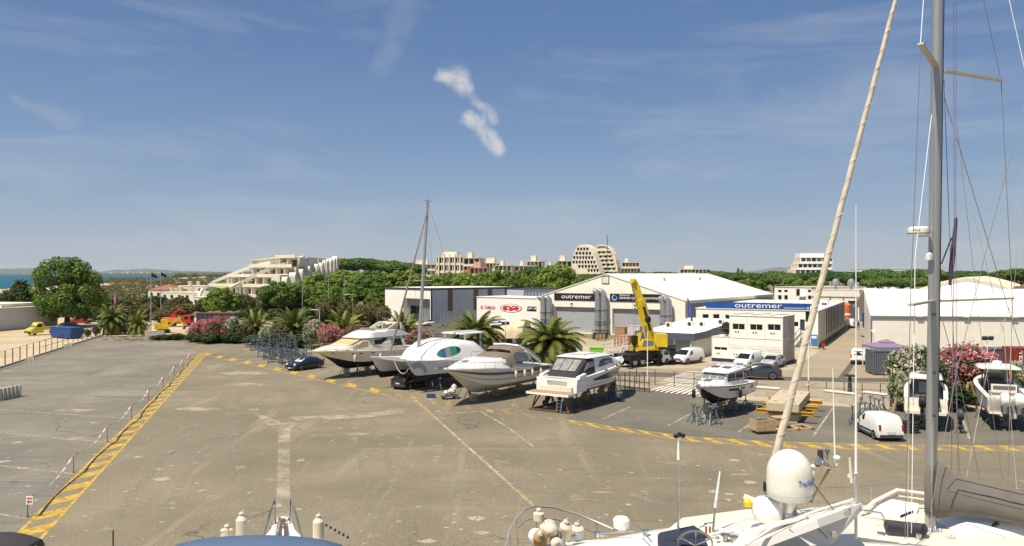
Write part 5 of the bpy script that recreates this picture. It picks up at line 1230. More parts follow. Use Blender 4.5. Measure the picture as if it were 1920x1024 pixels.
VAN = [(2.19, .34, .55, .62, .78, .6), (2.10, .24, .82, .88, .92, .76), (1.45, .22, 1.0, 1.07, .98, .84), (.66, .22, 1.06, 1.70, .99, .80), (.2, .22, 1.08, 1.80, 1, .82), (-1.5, .22, 1.08, 1.82, 1, .83), (-2.0, .25, 1.06, 1.74, .99, .82), (-2.12, .28, 1.02, 1.40, .97, .86), (-2.19, .34, .80, .85, .95, .9)]
HAT = [(2.05, .32, .52, .58, .78, .6), (1.95, .22, .70, .76, .92, .72), (1.0, .20, .88, .95, .98, .8), (.25, .2, .92, 1.38, .99, .72), (-.5, .2, .93, 1.47, 1, .72), (-1.4, .2, .94, 1.40, .99, .72), (-1.85, .24, .95, 1.10, .96, .8), (-2.02, .30, .8, .86, .92, .8)]
SUV = [(2.35, .36, .62, .70, .8, .6), (2.22, .28, .84, .92, .94, .74), (1.15, .27, 1.0, 1.08, .99, .8), (.35, .27, 1.04, 1.54, 1, .7), (-.3, .27, 1.06, 1.63, 1, .7), (-1.2, .27, 1.08, 1.52, 1, .7), (-2.0, .3, 1.08, 1.20, .98, .78), (-2.32, .36, .9, .96, .92, .8)]
SAL = [(2.25, .32, .5, .56, .8, .6), (2.12, .22, .66, .72, .93, .72), (1.0, .2, .86, .92, .98, .8), (.2, .2, .9, 1.32, .99, .7), (-.5, .2, .91, 1.41, 1, .7), (-1.3, .2, .92, 1.30, 1, .7), (-1.95, .22, .92, 1.0, .98, .8), (-2.28, .30, .76, .82, .92, .8)]
vs = [[(1.25, 1.12), (.72, 1.58), (.3, 1.60), (.3, 1.12)]]; vsg = vs+[[(.2, 1.12), (.2, 1.62), (-.75, 1.62), (-.75, 1.12)], [(-.9, 1.12), (-.9, 1.62), (-1.75, 1.58), (-1.85, 1.12)]]
cs = [[(.85, .98), (.25, 1.28), (-.35, 1.36), (-.35, .98)], [(-.42, .98), (-.42, 1.36), (-1.2, 1.30), (-1.45, .99)]]
ss = [[(.95, 1.12), (.33, 1.45), (-.3, 1.52), (-.3, 1.12)], [(-.37, 1.12), (-.37, 1.52), (-1.1, 1.43), (-1.6, 1.14)]]
P_van = mat('white_van_paint', (.78, .78, .76), .3, 0, .05, 1, coat=.4); P_grey = mat('silver_paint', (.40, .41, .42), .3, .3, .06, 1, coat=.4); P_dark = mat('graphite_paint', (.05, .058, .075), .22, .2, .06, 1, coat=.6); P_navy = mat('navy_paint', (.014, .02, .042), .22, .1, .06, 1, coat=.6); P_blk = mat('black_paint', (.02, .018, .018), .22, .1, .06, 1, coat=.6)
P_redc = mat('red_car_paint', (.40, .03, .03), .3, coat=.4)
def gxy(px, y): return G(px, y)
VF, VR = ((1.42, 1.06, .72), (.74, 1.62, .62)), ((-2.13, 1.08, .66), (-2.03, 1.58, .60))
def van(label, loc, hd, glazed=False, name='panel_van'): return car(name, label, 'van', loc, hd, 1.80, VAN, vsg if glazed else vs, VF, VR if glazed else None, (1.38, -1.32), P_van, tail=(.78, .42, .13))
van('white glazed van seen from the rear, right beside the yellow crane', gxy(1250, 680), (.55, .83), True)
van('white van with its nose to the camera beside the glass fronted office', gxy(1291, 680), (-.58, -.82))
van('white van parked nose out in front of the site cabins, by the dark coupe', gxy(1403, 688), (-.42, -.9))
v = van('small white van seen from behind on the yard beside boat stands', G(1646, 817), (-.40, .92)); v.scale = (.92,)*3
mb = MB(); mb.b2((-1.0, -.915, .48), (1.0, -.905, .62)); mb.build('side_strip', P_navy, v, smooth=0); mb = MB(); mb.b2((-1.0, .905, .48), (1.0, .915, .62)); mb.build('side_strip', P_navy, v, smooth=0)
mb = MB(); mb.b2((-2.205, -.30, .60), (-2.18, .30, .74)); mb.build('number_plate', M_plate, v, smooth=0)
van('white minivan with a dark rear window parked in the lane beside the grey container', gxy(1611, 680), (.05, 1), True, 'minivan')
van('far white van parked along the lane in front of the red tank', gxy(1595, 614), (.12, 1))
car('hatchback', 'silver hatchback parked nose out at the corner of the site cabins', 'car', gxy(1449, 688), (-.35, -.94), 1.74, HAT, cs, ((.98, .95, .70), (.3, 1.33, .55)), ((-1.85, 1.08, .6), (-1.45, 1.36, .52)), (1.28, -1.28), P_grey)
car('coupe_suv', 'dark graphite coupe SUV driving along the street behind the small white boat', 'car', gxy(1421, 709), (-1, -.06), 1.95, SUV, ss, ((1.13, 1.08, .78), (.4, 1.48, .58)), ((-2.0, 1.2, .62), (-1.25, 1.49, .52)), (1.42, -1.42), P_dark, .38)
sal = car('saloon_car', 'dark navy car with a pale windscreen shade parked under the flybridge boat bow', 'car', gxy(571, 692), (-.72, -.69), 1.82, SAL, cs, ((.98, .93, .74), (.25, 1.27, .58)), ((-1.95, 1.0, .6), (-1.35, 1.27, .52)), (1.38, -1.38), P_navy)
mb = MB(); mb.loft([[(1.045, -.52, .985), (1.045, .52, .985)], [(.36, -.44, 1.27), (.36, .44, 1.27)]], closed=False); mb.build('sun_shade', M_letter, sal, smooth=0)
car('hatchback', 'black hatchback parked in the shade beneath the catamaran', 'car', gxy(770, 726), (.60, .80), 1.78, HAT, cs, ((.98, .95, .70), (.3, 1.33, .55)), ((-1.86, 1.08, .62), (-1.45, 1.37, .54)), (1.28, -1.28), P_blk)
# yellow flatbed truck
t = thing('flatbed_truck', 'yellow flatbed truck on the sand track in front of the long grey building', 'truck', gxy(80, 627), math.atan2(-.84, -.55))
mb = MB(); rr = []
for x, zl, zb, zt, fb, ft in ((2.6, .45, .7, .75, .85, .7), (2.5, .35, 1.05, 1.1, .95, .85), (1.85, .35, 1.3, 1.36, 1, .9), (1.25, .35, 1.35, 2.2, 1, .86), (.35, .35, 1.35, 2.25, 1, .86), (.3, .35, 1.35, 2.2, 1, .86)):
    h = [(fb, zl), (fb, zb), (ft*.97, zb+(zt-zb)*.8), (ft*.8, zt)]; rr.append([(x, y, z) for y, z in h]+[(x, -y, z) for y, z in reversed(h)])
mb.loft(rr, cap=True); mb.build('cab', M_yvan, t, smooth=45)
mb = MB(); mb.loft([[(1.88, -.85, 1.36), (1.88, .85, 1.36)], [(1.31, -.75, 2.08), (1.31, .75, 2.08)]], closed=False); mb.build('windscreen', M_glassl, t)
for s in (1, -1): mb = MB(); mb.poly([(1.55, s*.985, 1.42), (1.15, s*.93, 2.0), (.5, s*.93, 2.0), (.5, s*.985, 1.42)]); mb.build('side_window', M_glass, t, smooth=0)
mb = MB(); mb.b2((2.5, -.92, .4), (2.72, .92, .72)); mb.build('bumper', M_dkgrey, t, smooth=0)
mb = MB(); mb.b2((.25, -1.02, .85), (-2.9, 1.02, .98)); mb.b2((.2, -1.02, .981), (.12, 1.02, 1.7)); mb.b2((-2.9, -1.02, .981), (-2.84, 1.02, 1.35)); mb.b2((.119, -1.02, .981), (-2.839, -.97, 1.35)); mb.b2((.119, .97, .981), (-2.839, 1.02, 1.35)); mb.build('flatbed', M_yvan, t, smooth=0)
for x in (1.75, -1.9):
    for y in (-.85, .85): wheel(t, x, y, .36)
# small far vehicles near the plane tree
for px, y, hd, pt, lab, fam in ((148, 601, (-.4, -.9), P_van, 'white car nose on under the right side of the plane tree', HAT), (153, 607, (.9, -.3), P_redc, 'red car just in front of the white car under the plane tree', HAT), (133, 618, (.9, .3), P_blk, 'dark car behind the blue skip', HAT), (227, 622, (.2, 1), P_grey, 'grey car parked between the two small palms', HAT),
                             (292, 594, (1, .1), P_grey, 'grey car parked between the flag poles', HAT), (170, 593, (1, .2), P_van, 'white car far behind the plane tree trunk', HAT), (244, 620, (.9, .2), P_grey, 'silver car half hidden by the smaller palm', HAT)):
    car('parked_car', lab, 'car', gxy(px, y), hd, 1.74, fam, cs, ((.98, .95, .70), (.3, 1.33, .55)), ((-1.85, 1.08, .6), (-1.45, 1.36, .52)), (1.28, -1.28), pt)
# red lorry, its black trailer, yellow excavator
t = thing('red_lorry', 'red tipper lorry beside the black trailer at the far edge of the yard', 'lorry', gxy(333, 612), math.atan2(-.35, .2)+R(60))
mb = MB(); mb.b2((1.6, -1.2, .9), (3.6, 1.2, 2.9)); mb.prism([(3.601, -1.2, .9), (3.9, -1.1, .9), (3.75, -1.1, 2.7), (3.601, -1.2, 2.9)], (0, 2.3, 0)); mb.build('cab', M_red, t, smooth=0)
mb = MB(); mb.b2((3.86, -.95, 1.9), (3.9, .95, 2.6)); mb.b2((2.2, -1.23, 1.9), (3.3, -1.205, 2.6)); mb.build('window', M_glass, t, smooth=0)
mb = MB(); mb.b2((-3.5, -.5, .75), (1.59, .5, 1.05)); mb.build('chassis', M_dkgrey, t, smooth=0)
mb = MB(); mb.prism([(-3.4, -1.2, 1.1), (1.3, -1.2, 1.1), (1.5, -1.2, 2.3), (-3.6, -1.2, 2.3)], (0, 2.4, 0)); mb.build('tipper_body', M_orange, t, smooth=0)
mb = MB(); mb.tube([(-1, 0, 2.31), (-1, 0, 3.4), (.5, .3, 4.4), (1.8, .5, 3.7)], [.3, .28, .24, .2], 8); mb.b2((-1.6, -.5, 2.32), (-.2, .5, 3.1)); mb.build('loader_arm', M_red, t)
for x in (2.7, -1.2, -2.5):
    for y in (-1.05, 1.05): wheel(t, x, y, .5, .3)
t.scale = (.8, .8, .8)
t = thing('trailer', 'long black trailer with a rusty top rail behind the pink oleanders', 'trailer', XY(368, 147.5), 0); w_ = (440-368)/F*147.5
mb = MB(); mb.b2((0, 0, 1.1), (w_, 2.4, 3.35)); mb.build('body', M_dkgrey, t, smooth=0); mb = MB(); mb.b2((-.1, -.06, 3.353), (w_+.05, 2.45, 3.5)); mb.build('top_rail', M_rust, t, smooth=0)
for k in range(8): mb = MB(); mb.b2((.2+k*w_/8, -.07, 1.15), (.3+k*w_/8, -.003, 3.34)); mb.build('stake', M_black, t, smooth=0)
for x in (1.2, w_-2.4, w_-1.2): 
    for y in (.2, 2.2): wheel(t, x, y, .5, .3)
mb = MB(); mb.b2((.5, .3, .5), (.7, .5, 1.09)); mb.build('landing_leg', M_greyw, t, smooth=0)
t = thing('excavator', 'yellow excavator with a bent arm standing beside the flag pole', 'excavator', gxy(306, 624), R(25))
for y in (-.85, .85):
    mb = MB(); mb.prism([(-1.2, y-.2, .15), (-.95, y-.2, 0), (.95, y-.2, 0), (1.2, y-.2, .15), (1.2, y-.2, .45), (.95, y-.2, .6), (-.95, y-.2, .6), (-1.2, y-.2, .45)], (0, .4, 0)); mb.build('track', M_black, t)
mb = MB(); mb.b2((-1.5, -.95, .7), (.9, .95, 1.35)); mb.b2((-1.5, -.9, 1.351), (-.5, .9, 1.75)); mb.build('body', M_yellow, t, smooth=30)
mb = MB(); mb.b2((-.4, .1, 1.352), (.85, .9, 2.45)); mb.build('cab', M_yellow, t, smooth=0); mb = MB(); mb.b2((.855, .18, 1.6), (.87, .82, 2.3)); mb.b2((-.3, .905, 1.6), (.75, .92, 2.3)); mb.build('cab_window', M_glass, t, smooth=0)
mb = MB(); mb.bar((.9, -.3, 1.2), (2.6, -.3, 2.6), .3, .4); mb.bar((2.6, -.3, 2.6), (3.7, -.3, 1.2), .22, .3); mb.build('arm', M_yellow, t, smooth=0)
mb = MB(); mb.prism([(3.5, -.6, 1.2), (3.9, -.6, 1.2), (3.8, -.6, .6), (3.3, -.6, .55)], (0, .6, 0)); mb.build('bucket', M_dkgrey, t, smooth=0)
mb = MB(); f = Fac('waste_skip', 'blue corrugated skip by the left fence, in front of the plane tree', 'skip', (95, 133), (131, 130)); mb.prism([(0, 0, .15), (f.w, 0, .15), (f.w+.2, 0, 1.75), (-.2, 0, 1.75)], (0, 2, 0)); mb.build('body', M_contb, f.o, smooth=0)
mb = MB(); mb.b2((-.25, -.06, 1.753), (f.w+.25, 2.06, 1.86)); mb.build('rim', M_blue, f.o, smooth=0)
for x in (.3, f.w-.3): mb = MB(); mb.b2((x-.1, .1, 0), (x+.1, 1.9, .149)); mb.build('skid', M_blue, f.o, smooth=0)

# ---------------------------------------------------- mobile crane
t = thing('mobile_crane', 'yellow telescopic mobile crane with a black carrier, boom raised in front of the hall', 'crane', XY(1209, 93.5), R(38))
mb = MB(); mb.b2((-4.0, -1.25, .75), (4.2, 1.25, 1.25)); mb.b2((-4.05, -1.27, 1.251), (1.4, 1.27, 1.5)); mb.b2((-2.2, -1.28, 1.501), (-1.6, 1.28, 1.72)); mb.build('carrier', M_black, t, smooth=0)
mb = MB(); mb.b2((2.3, -1.2, 1.252), (4.3, 1.2, 2.25)); mb.build('carrier_cab', M_dkgrey, t, smooth=0); mb = MB(); mb.b2((4.31, -1.0, 1.5), (4.33, 1.0, 2.15)); mb.b2((2.6, -1.23, 1.55), (4.0, -1.205, 2.15)); mb.build('cab_window', M_glass, t, smooth=0)
for x in (-3.0, -1.7, 1.9, 3.3):
    for y in (-1.05, 1.05): wheel(t, x, y, .62, .4)
for x in (-4.15, .6):
    for y in (-1.6, 1.6): mb = MB(); mb.b2((x-.1, y-.1, .05), (x+.1, y+.1, 1.4)); mb.b2((x-.3, y-.3, 0), (x+.3, y+.3, .049)); mb.b2((x-.14, 0, .9), (x+.14, y-.11*(1 if y > 0 else -1), 1.2)); mb.build('outrigger', M_black, t, smooth=0)
mb = MB(); mb.lathe([(.85, 1.5), (.85, 1.78)], n=20); mb.build('turntable', M_dkgrey, t)
up_ = R(-38)
def cl(x, y, z): return Vector((x*math.cos(up_)-y*math.sin(up_), x*math.sin(up_)+y*math.cos(up_), z))
def cbox(x0, y0, z0, x1, y1, z1, mb): a = cl((x0+x1)/2, (y0+y1)/2, (z0+z1)/2); mb.box(a, (x1-x0, y1-y0, z1-z0), 0, up_)
mb = MB(); cbox(-1.3, -1.2, 1.79, 1.4, 1.1, 2.15, mb); mb.prism([cl(-1.9, -.9, 1.79), cl(-1.9, -.9, 2.3), cl(-.95, -.9, 3.9), cl(-.5, -.9, 3.9), cl(-1.0, -.9, 1.79)], cl(0, .35, 0)); mb.build('slewing_deck', M_yellow, t, smooth=0)
mb = MB(); cbox(.95, -.95, 2.2, 2.55, 1.0, 3.75, mb); mb.build('counterweight', M_yellow, t, smooth=0)
mb = MB(); mb.prism([cl(-.85, -1.6, 1.85), cl(.95, -1.6, 2.0), cl(.95, -1.6, 3.0), cl(.6, -1.6, 3.15), cl(-.45, -1.6, 3.15), cl(-.85, -1.6, 2.5)], cl(0, .75, 0)); mb.build('operator_cab', M_yellow, t, smooth=0)
mb = MB(); mb.poly([cl(-.6, -1.615, 2.3), cl(.8, -1.615, 2.45), cl(.8, -1.615, 2.95), cl(.5, -1.615, 3.05), cl(-.35, -1.615, 3.05)]); mb.build('cab_window', M_glassl, t, smooth=0)
TW = t.location; RM = Matrix.Rotation(R(38), 3, 'Z')
def cw(px, py, Y): return RM.transposed()@(P(px, py, Y)-TW)
b0, b1, b2 = cw(1224, 652, 93.5), cw(1200, 562, 93.2), cw(1190, 532, 93.1)
mb = MB(); mb.bar(b0, b1, .82, .95); mb.build('boom_base', M_yellow, t, smooth=0)
mb = MB(); mb.bar(lerp(b0, b1, .9), b2, .66, .78); mb.build('boom_section', M_yellow, t, smooth=0)
b3 = cw(1187.5, 527, 92.8); mb = MB(); mb.bar(lerp(b1, b2, .92), b3, .58, .62); mb.lathe([(.3, -.3), (.3, .3)], b3, 12, Matrix.Rotation(R(90), 3, 'Y')); mb.build('boom_head', M_yellow, t, smooth=30)
mb = MB(); mb.lathe([(.38, 0), (.38, .3)], cw(1213, 599, 92.2), 14, Mx); mb.build('hose_reel', M_black, t)
mb = MB(); mb.tube([cw(1214, 652, 93), cw(1210, 610, 92.9)], .16, 8); mb.build('boom_cylinder', M_steel, t)
hk = cw(1190, 640, 92.5)
mb = MB()
for dx in (-.2, .2): mb.tube([b3+Vector((dx, 0, 0)), hk+Vector((dx, 0, .6))], .035, 4)
mb.build('hoist_cable', M_wire, t)
mb = MB(); mb.box(hk+Vector((0, 0, .2)), (.75, .35, .9)); mb.lathe([(.1, -.3), (.35, -.1), (.35, .1)], hk+Vector((0, 0, -.2)), 8); mb.tube([hk+Vector((0, 0, -.4)), hk+Vector((.25, 0, -.9)), hk+Vector((0, 0, -1.2)), hk+Vector((-.25, 0, -1.0))], .1, 6); mb.build('hook_block', M_black, t)
for k in range(7):
    q = lerp(b0, b1, .40+k*.07); mb = MB(); ax = (b1-b0).normalized(); v_ = Vector((ax.z, 0, -ax.x)).normalized()
    mb.box(q+RM.transposed()@Vector((.16, -.51, 0)), (.3, .03, .42), 0, R(-38)); mb.build('boom_mark', M_black, t, smooth=0)

# ============================================================ poles, fences, street furniture
def pole(name, label, cat, px, yb, yt, r, m, Y=None, group=None, extra=None):
    Y = Y or F*H/(yb-CY); t = thing(name, label, cat, XY(px, Y), 0, group); hh = H-(yt-CY)/F*Y
    mb = MB(); mb.tube([(0, 0, 0), (0, 0, hh*.5), (0, 0, hh)], [r, r*.85, r*.65], 8); mb.lathe([(r*2.2, 0), (r*2.2, .04), (r, .1)], n=8); mb.build('pole', m, t)
    if extra: extra(t, hh)
    return t
def flag(m, w=1.6, h=.9, droop=.5):
    def fn(t, hh):
        mb = MB(); rr = []
        for i in range(7): s = i/6; rr.append([(.08+w*s, .12*math.sin(s*7), hh-.1-droop*s*s*h-(h*.25)*s), (.08+w*s*.94, .12*math.sin(s*7+.6), hh-.1-h-droop*s*s*h*1.5+(h*.3)*s)])
        mb.loft(rr, closed=False); mb.build('flag', m, t)
    return fn
M_blackflag = mat('black_flag_cloth', (.012, .012, .014), .9); M_blueflag = mat('blue_flag_cloth', (.06, .08, .28), .9)
pole('flag_pole', 'grey flag pole with a black flag, the nearer of the two by the small wall', 'flag pole', 283, 631, 511, .09, M_alu, None, None, flag(M_blackflag, 1.0, .7))
pole('flag_pole', 'grey flag pole with a black flag, the farther one right of its twin', 'flag pole', 301.5, 603, 510, .12, M_alu, None, None, flag(M_blackflag, 1.2, .9))
pole('flag_pole', 'flag pole with a limp blue flag in front of the tent hall corner', 'flag pole', 1288, 640, 556, .07, M_alu, 112, None, flag(M_blueflag, .8, 2.2, 1.3))
pole('banner_pole', 'pink feather banner beside the plane tree', 'banner', 209, 612, 551, .05, M_alu, 170, None, lambda t, hh: MB().prism([(.05, 0, hh-5.2), (.85, 0, hh-4.6), (1.0, 0, hh-1), (.6, 0, hh)], (0, .04, 0)).build('banner', mat('pink_banner', (.62, .22, .36), .8), t, smooth=0))
def head2(t, hh):
    for s in (-1, 1): mb = MB(); mb.box((s*.55, 0, hh), (.7, .25, .12)); mb.build('lamp_head', M_alu, t, smooth=0)
def headarm(t, hh):
    mb = MB(); mb.tube([(0, 0, hh), (-.4, 0, hh+.12), (-1.6, 0, hh+.1)], .05, 6); mb.build('arm', M_alu, t); mb = MB(); mb.box((-1.75, 0, hh+.06), (.6, .25, .12)); mb.build('lamp_head', M_alu, t, smooth=0)
def headflood(t, hh):
    for s in (-.3, .3): mb = MB(); mb.box((s, -.1, hh), (.45, .25, .35), 0, 0, R(30)); mb.build('floodlight', M_dkgrey, t, smooth=0)
GL = 'tall grey light columns in front of the wood'
for px, yb, yt in ((567, 604, 520), (616, 606, 520), (645.5, 608, 517)):
    pole('light_column', 'tall thin grey light column standing in front of the wood', 'light column', px, yb, yt, .11, M_alu, None, GL)
pole('street_lamp', 'street lamp with a short bent arm left of the white warehouse', 'street lamp', 661, 612, 553, .07, M_alu, None, None, headarm)
pole('street_lamp', 'double headed street lamp before the fin walled apartments', 'street lamp', 557, 596, 557, .06, M_alu, None, None, head2)
pole('street_lamp', 'short white street lamp post right of the brown bushes', 'street lamp', 599, 622, 582, .06, M_letter, None, None, headarm)
pole('floodlight_pole', 'white pole with twin floodlights behind the brown boat canopy', 'floodlight', 948, 664, 606, .06, M_letter, None, None, headflood)
pole('floodlight_pole', 'white pole with twin floodlights before the storage hall, above the pink oleander', 'floodlight', 1851, 720, 634, .05, M_letter, None, None, headflood)
pole('white_post', 'white lamp post standing in front of the crane cab', 'post', 1214, 718, 622, .055, M_letter)
pole('white_post', 'white post by the street behind the furled sail', 'post', 1516, 722, 640, .07, M_letter)
def lattice(t, hh):
    mb = MB()
    for z in range(0, int(hh), 1): mb.bar((-.12, 0, z), (.12, 0, z+.5), .03); mb.bar((.12, 0, z+.5), (-.12, 0, z+1), .03)
    mb.build('lattice', M_dkgrey, t, smooth=0)
pole('radio_mast', 'thin dark lattice mast rising behind the tent hall gable', 'mast', 1138.5, 600, 440, .1, M_dkgrey, 190, None, lattice)
t = pole('pilaster_bollard', 'dark square topped bollard beside the street, right of the furled sail', 'bollard', 1593.5, 737, 705, .22, M_dkgrey); mb = MB(); mb.b2((-.36, -.36, 1.52), (.36, .36, 1.68)); mb.build('cap', M_dkgrey, t, smooth=0)
# left fence on its kerb wall
def fence(name, label, a, b, hgt, n, pm, rail=None, wall=None, wm=None, mesh=None, rails=(1.0,), pr=.06):
    a, b = Vector(a), Vector(b); d = b-a; L = d.length; t = thing(name, label, 'fence', a, math.atan2(d.y, d.x))
    if wall: mb = MB(); mb.b2((0, -.12, -.1), (L, .12, wall)); mb.build('kerb_wall', wm or M_conc, t, smooth=0)
    z0 = wall or 0
    for k in range(n): mb = MB(); x = L*(k+.5)/n; mb.b2((x-pr/2, -pr/2, z0+.002), (x+pr/2, pr/2, hgt)); mb.build('post', pm, t, smooth=0)
    if rail:
        for q in rails: mb = MB(); mb.bar((0, 0, hgt*q), (L, 0, hgt*q), pr*.8); mb.build('rail', rail, t, smooth=0)
    return t
fence('kerb_fence', 'low kerb wall with dark posts and white top rail, left of the yard', G(-30, 700), G(80, 664.5), 1.9, 8, M_dkgrey, M_letter, .2, None, None, (1.0,), .09)
fence('kerb_fence', 'dark wire fence on the kerb wall beside the blue skip', G(80, 664.5), G(182, 632), 1.9, 11, M_dkgrey, M_dkgrey, .2, None, None, (1.0, .55), .07)
fence('street_fence', 'thin dark wire fence between the boats and the street', G(1110, 712), G(1440, 740), 1.5, 9, M_dkgrey, M_wire, None, None, None, (1.0, .6, .25), .06)
fence('street_fence', 'thin dark wire fence by the street near the white oleander', G(1500, 745), G(1668, 752), 1.5, 5, M_dkgrey, M_wire, None, None, None, (1.0, .6), .06)
fence('railing', 'grey railing in front of the grey hall yard behind the flybridge boat', G(668, 622), G(760, 632), 1.3, 10, M_alu, M_alu, None, None, None, (1.0, .5), .05)
for k, (a, b, lab) in enumerate((((1128, 664), (1165, 655), 'left'), ((1166, 655), (1196, 640), 'right'), ((1132, 676), (1176, 681), 'front'))):
    fence('site_barrier', 'pale mesh site barrier left of the crane, the %s one' % {'left': 'long left', 'right': 'far right', 'front': 'near low'}[lab], G(*a), G(*b), 1.9 if k < 2 else 1.5, 6, M_offw, M_offw, None, None, None, (1.0, .66, .33, .05), .07)
# low concrete walls by the street
for a, b, hgt, lab in (((1545, 752), (1612, 760), .85, 'low concrete wall by the street behind the furled sail, with a sloping end'), ((1618, 757), (1668, 764), .95, 'low concrete wall by the street left of the white oleander'), ((1385, 741), (1470, 748), .8, 'dark railing wall behind the concrete slabs')):
    a, b = G(*a), G(*b); d = b-a; t = thing('low_wall', lab, 'wall', a, math.atan2(d.y, d.x)); mb = MB(); L = d.length
    mb.prism([(0, 0, -.1), (L, 0, -.1), (L, 0, hgt*.8), (L*.9, 0, hgt), (0, 0, hgt)], (0, .5, 0)); mb.build('wall', M_conc, t, smooth=0); mb = MB(); mb.prism([(-.05, -.05, hgt+.002), (L*.9, -.05, hgt+.002), (L*.9, .55, hgt+.002), (-.05, .55, hgt+.002)], (0, 0, .08)); mb.build('coping', M_offw, t, smooth=0)
t = thing('low_wall', 'small pale wall between the flag poles and the palms', 'wall', G(272, 632), 0); mb = MB(); mb.b2((0, 0, 0), (3.3, .3, 1.0)); mb.build('wall', M_conc, t, smooth=0); mb = MB(); mb.b2((-.04, -.04, 1.002), (3.34, .34, 1.08)); mb.build('coping', M_offw, t, smooth=0)
# traffic cone like concrete feet along the kerb
for px, py in ((52, 678), (60, 676), (124, 652), (132, 650), (470, 640), (484, 641)):
    t = thing('concrete_block', 'small pale tapered concrete block at the yard edge', 'concrete block', G(px, py), .4, 'small concrete blocks at the yard edge'); mb = MB(); mb.loft([[(s*x, s*y*.7, z) for x, y in ((-1, -1), (1, -1), (1, 1), (-1, 1))] for s, z in ((.34, 0), (.26, .25), (.12, .55))], cap=True); mb.build('block', M_conc, t, smooth=0)
# red and white tape with its posts
tp = [(52, 970, 932), (138, 888, 852), (201, 829, 797), (246.5, 787, 758), (279, 751, 728), (306, 725, 704), (327, 704, 685), (343, 688, 672), (356, 674, 660)]
tops = []
for i, (px, yb, yt) in enumerate(tp):
    t = pole('tape_post', ('thin dark tape post, %s' % ('nearest one, carrying the small notice' if i == 0 else 'one of the row along the striped lot')), 'post', px, yb, yt, .022, M_rust, None, None if i == 0 else 'tape posts along the striped lot'); Y = F*H/(yb-CY); tops.append(P(px, yt, Y))
mw = MB(); c = 0
for i in range(len(tops)-1):
    a, b = tops[i], tops[i+1]; n = 14; L = []
    for k in range(n+1): s = k/n; L.append(lerp(a, b, s)-Vector((0, 0, .42*4*s*(1-s)))-tops[0])
    for k in range(n):
        p, q = L[k], L[k+1]; dd = (q-p).normalized(); o = dd.cross(Vector((0, 0, 1))).normalized()*.045+Vector((0, 0, .035)); mw.add([p-o, q-o, q+o, p+o], [(0, 1, 2, 3)], c % 2); c += 1
t = mw.build('barrier_tape', [M_letter, mat('red_tape', (.55, .14, .10), .6)], None, smooth=0); t.location = tops[0]; props(t, 'sagging red and white barrier tape strung along the striped parking lot', 'tape')
t = thing('notice_sign', 'small white notice with red print hanging on the nearest tape post', 'sign', tops[0]); mb = MB(); mb.box((.10, -.03, -.14), (.30, .02, .38)); mb.build('panel', M_letter, t, smooth=0); mb = MB(); mb.box((.10, -.045, -.05), (.22, .006, .06)); mb.box((.06, -.045, -.2), (.1, .006, .12)); mb.box((.17, -.045, -.2), (.06, .006, .1)); mb.build('print', M_redlet, t, smooth=0)
# pale channel blocks, left edge
for k in range(6):
    t = thing('concrete_channel', 'U shaped pale concrete channel in the row at the left edge', 'concrete channel', G(-10+k*7.5, 753-k*1.6), R(62), 'concrete channels at the left edge'); 
    mb = MB(); mb.b2((-.5, -.13, 0), (.5, .13, .2)); mb.b2((-.5, -.13, .201), (-.34, .13, 1.05)); mb.b2((.34, -.13, .201), (.5, .13, 1.05)); mb.b2((-.339, .02, .201), (.339, .1, .98)); mb.build('channel', mat('pale_cast_concrete', (.52, .49, .42), .85, 0, .15, 2), t, smooth=0)
# concrete test weights on yellow beams
t0 = Vector((18.85, 57.4, 0)); ang = math.atan2(-1.0, 1.95)
t = thing('concrete_slab', 'upper pale concrete slab lying on the yellow beams', 'concrete slab', t0, ang); mb = MB(); mb.b2((0, 0, .86), (2.3, 7.2, 1.42)); mb.build('slab', mat('cast_slab', (.50, .42, .28), .85, 0, .12, 1.2), t, smooth=0)
for x, y in ((.5, 1.2), (1.8, 1.2), (.5, 6), (1.8, 6)): mb = MB(); mb.lathe([(.14, 1.422), (.14, 1.425), (.1, 1.426)], (x, y, 0), 10); mb.build('lifting_socket', M_rust, t)
t = thing('concrete_slab', 'lower concrete block under the yellow beams', 'concrete slab', t0, ang); mb = MB(); mb.b2((.15, .4, 0), (2.15, 6.8, .58)); mb.build('slab', _mats['cast_slab'], t, smooth=0)
for k, (y, lab) in enumerate(((.55, 'nearest'), (3.4, 'middle'), (6.3, 'farthest'))):
    t = thing('steel_beam', 'yellow steel beam under the concrete slab, the %s one' % lab, 'beam', t0, ang); mb = MB(); x0, x1 = -.75, 3.3
    mb.b2((x0, y-.13, .585), (x1, y+.13, .62)); mb.b2((x0, y-.015, .621), (x1, y+.015, .819)); mb.b2((x0, y-.13, .82), (x1, y+.13, .856)); mb.build('beam', M_ybeam, t, smooth=0)
    for x in (x0, x1): mb = MB(); mb.b2((x-.02, y-.15, .58), (x+.02, y+.15, 1.0)); mb.build('end_plate', M_ybeam, t, smooth=0)
t = thing('timber_pallet', 'weathered wooden sled of beams carrying an open crate, before the slabs', 'pallet', G(1446, 807), R(14)); mb = MB()
for y in (-.6, .6): mb.b2((-1.5, y-.1, 0), (3.0, y+.1, .16))
for x in (-1.3, .2, 1.7, 2.8): mb.b2((x-.1, -.75, .161), (x+.1, .75, .22))
mb.build('beams', M_wood, t, smooth=0)
t = thing('wooden_crate', 'open pale wooden crate of blue grey scrap on the timber sled', 'crate', G(1430, 806, .22), R(14)); mb = MB()
for a, b in (((-.7, -.5, 0), (.7, -.44, .75)), ((-.7, .44, 0), (.7, .5, .75)), ((-.7, -.439, 0), (-.64, .439, .75)), ((.64, -.439, 0), (.7, .439, .75)), ((-.639, -.439, 0), (.639, .439, .05))): mb.b2(a, b)
mb.build('box', M_wood, t, smooth=0); mb = MB()
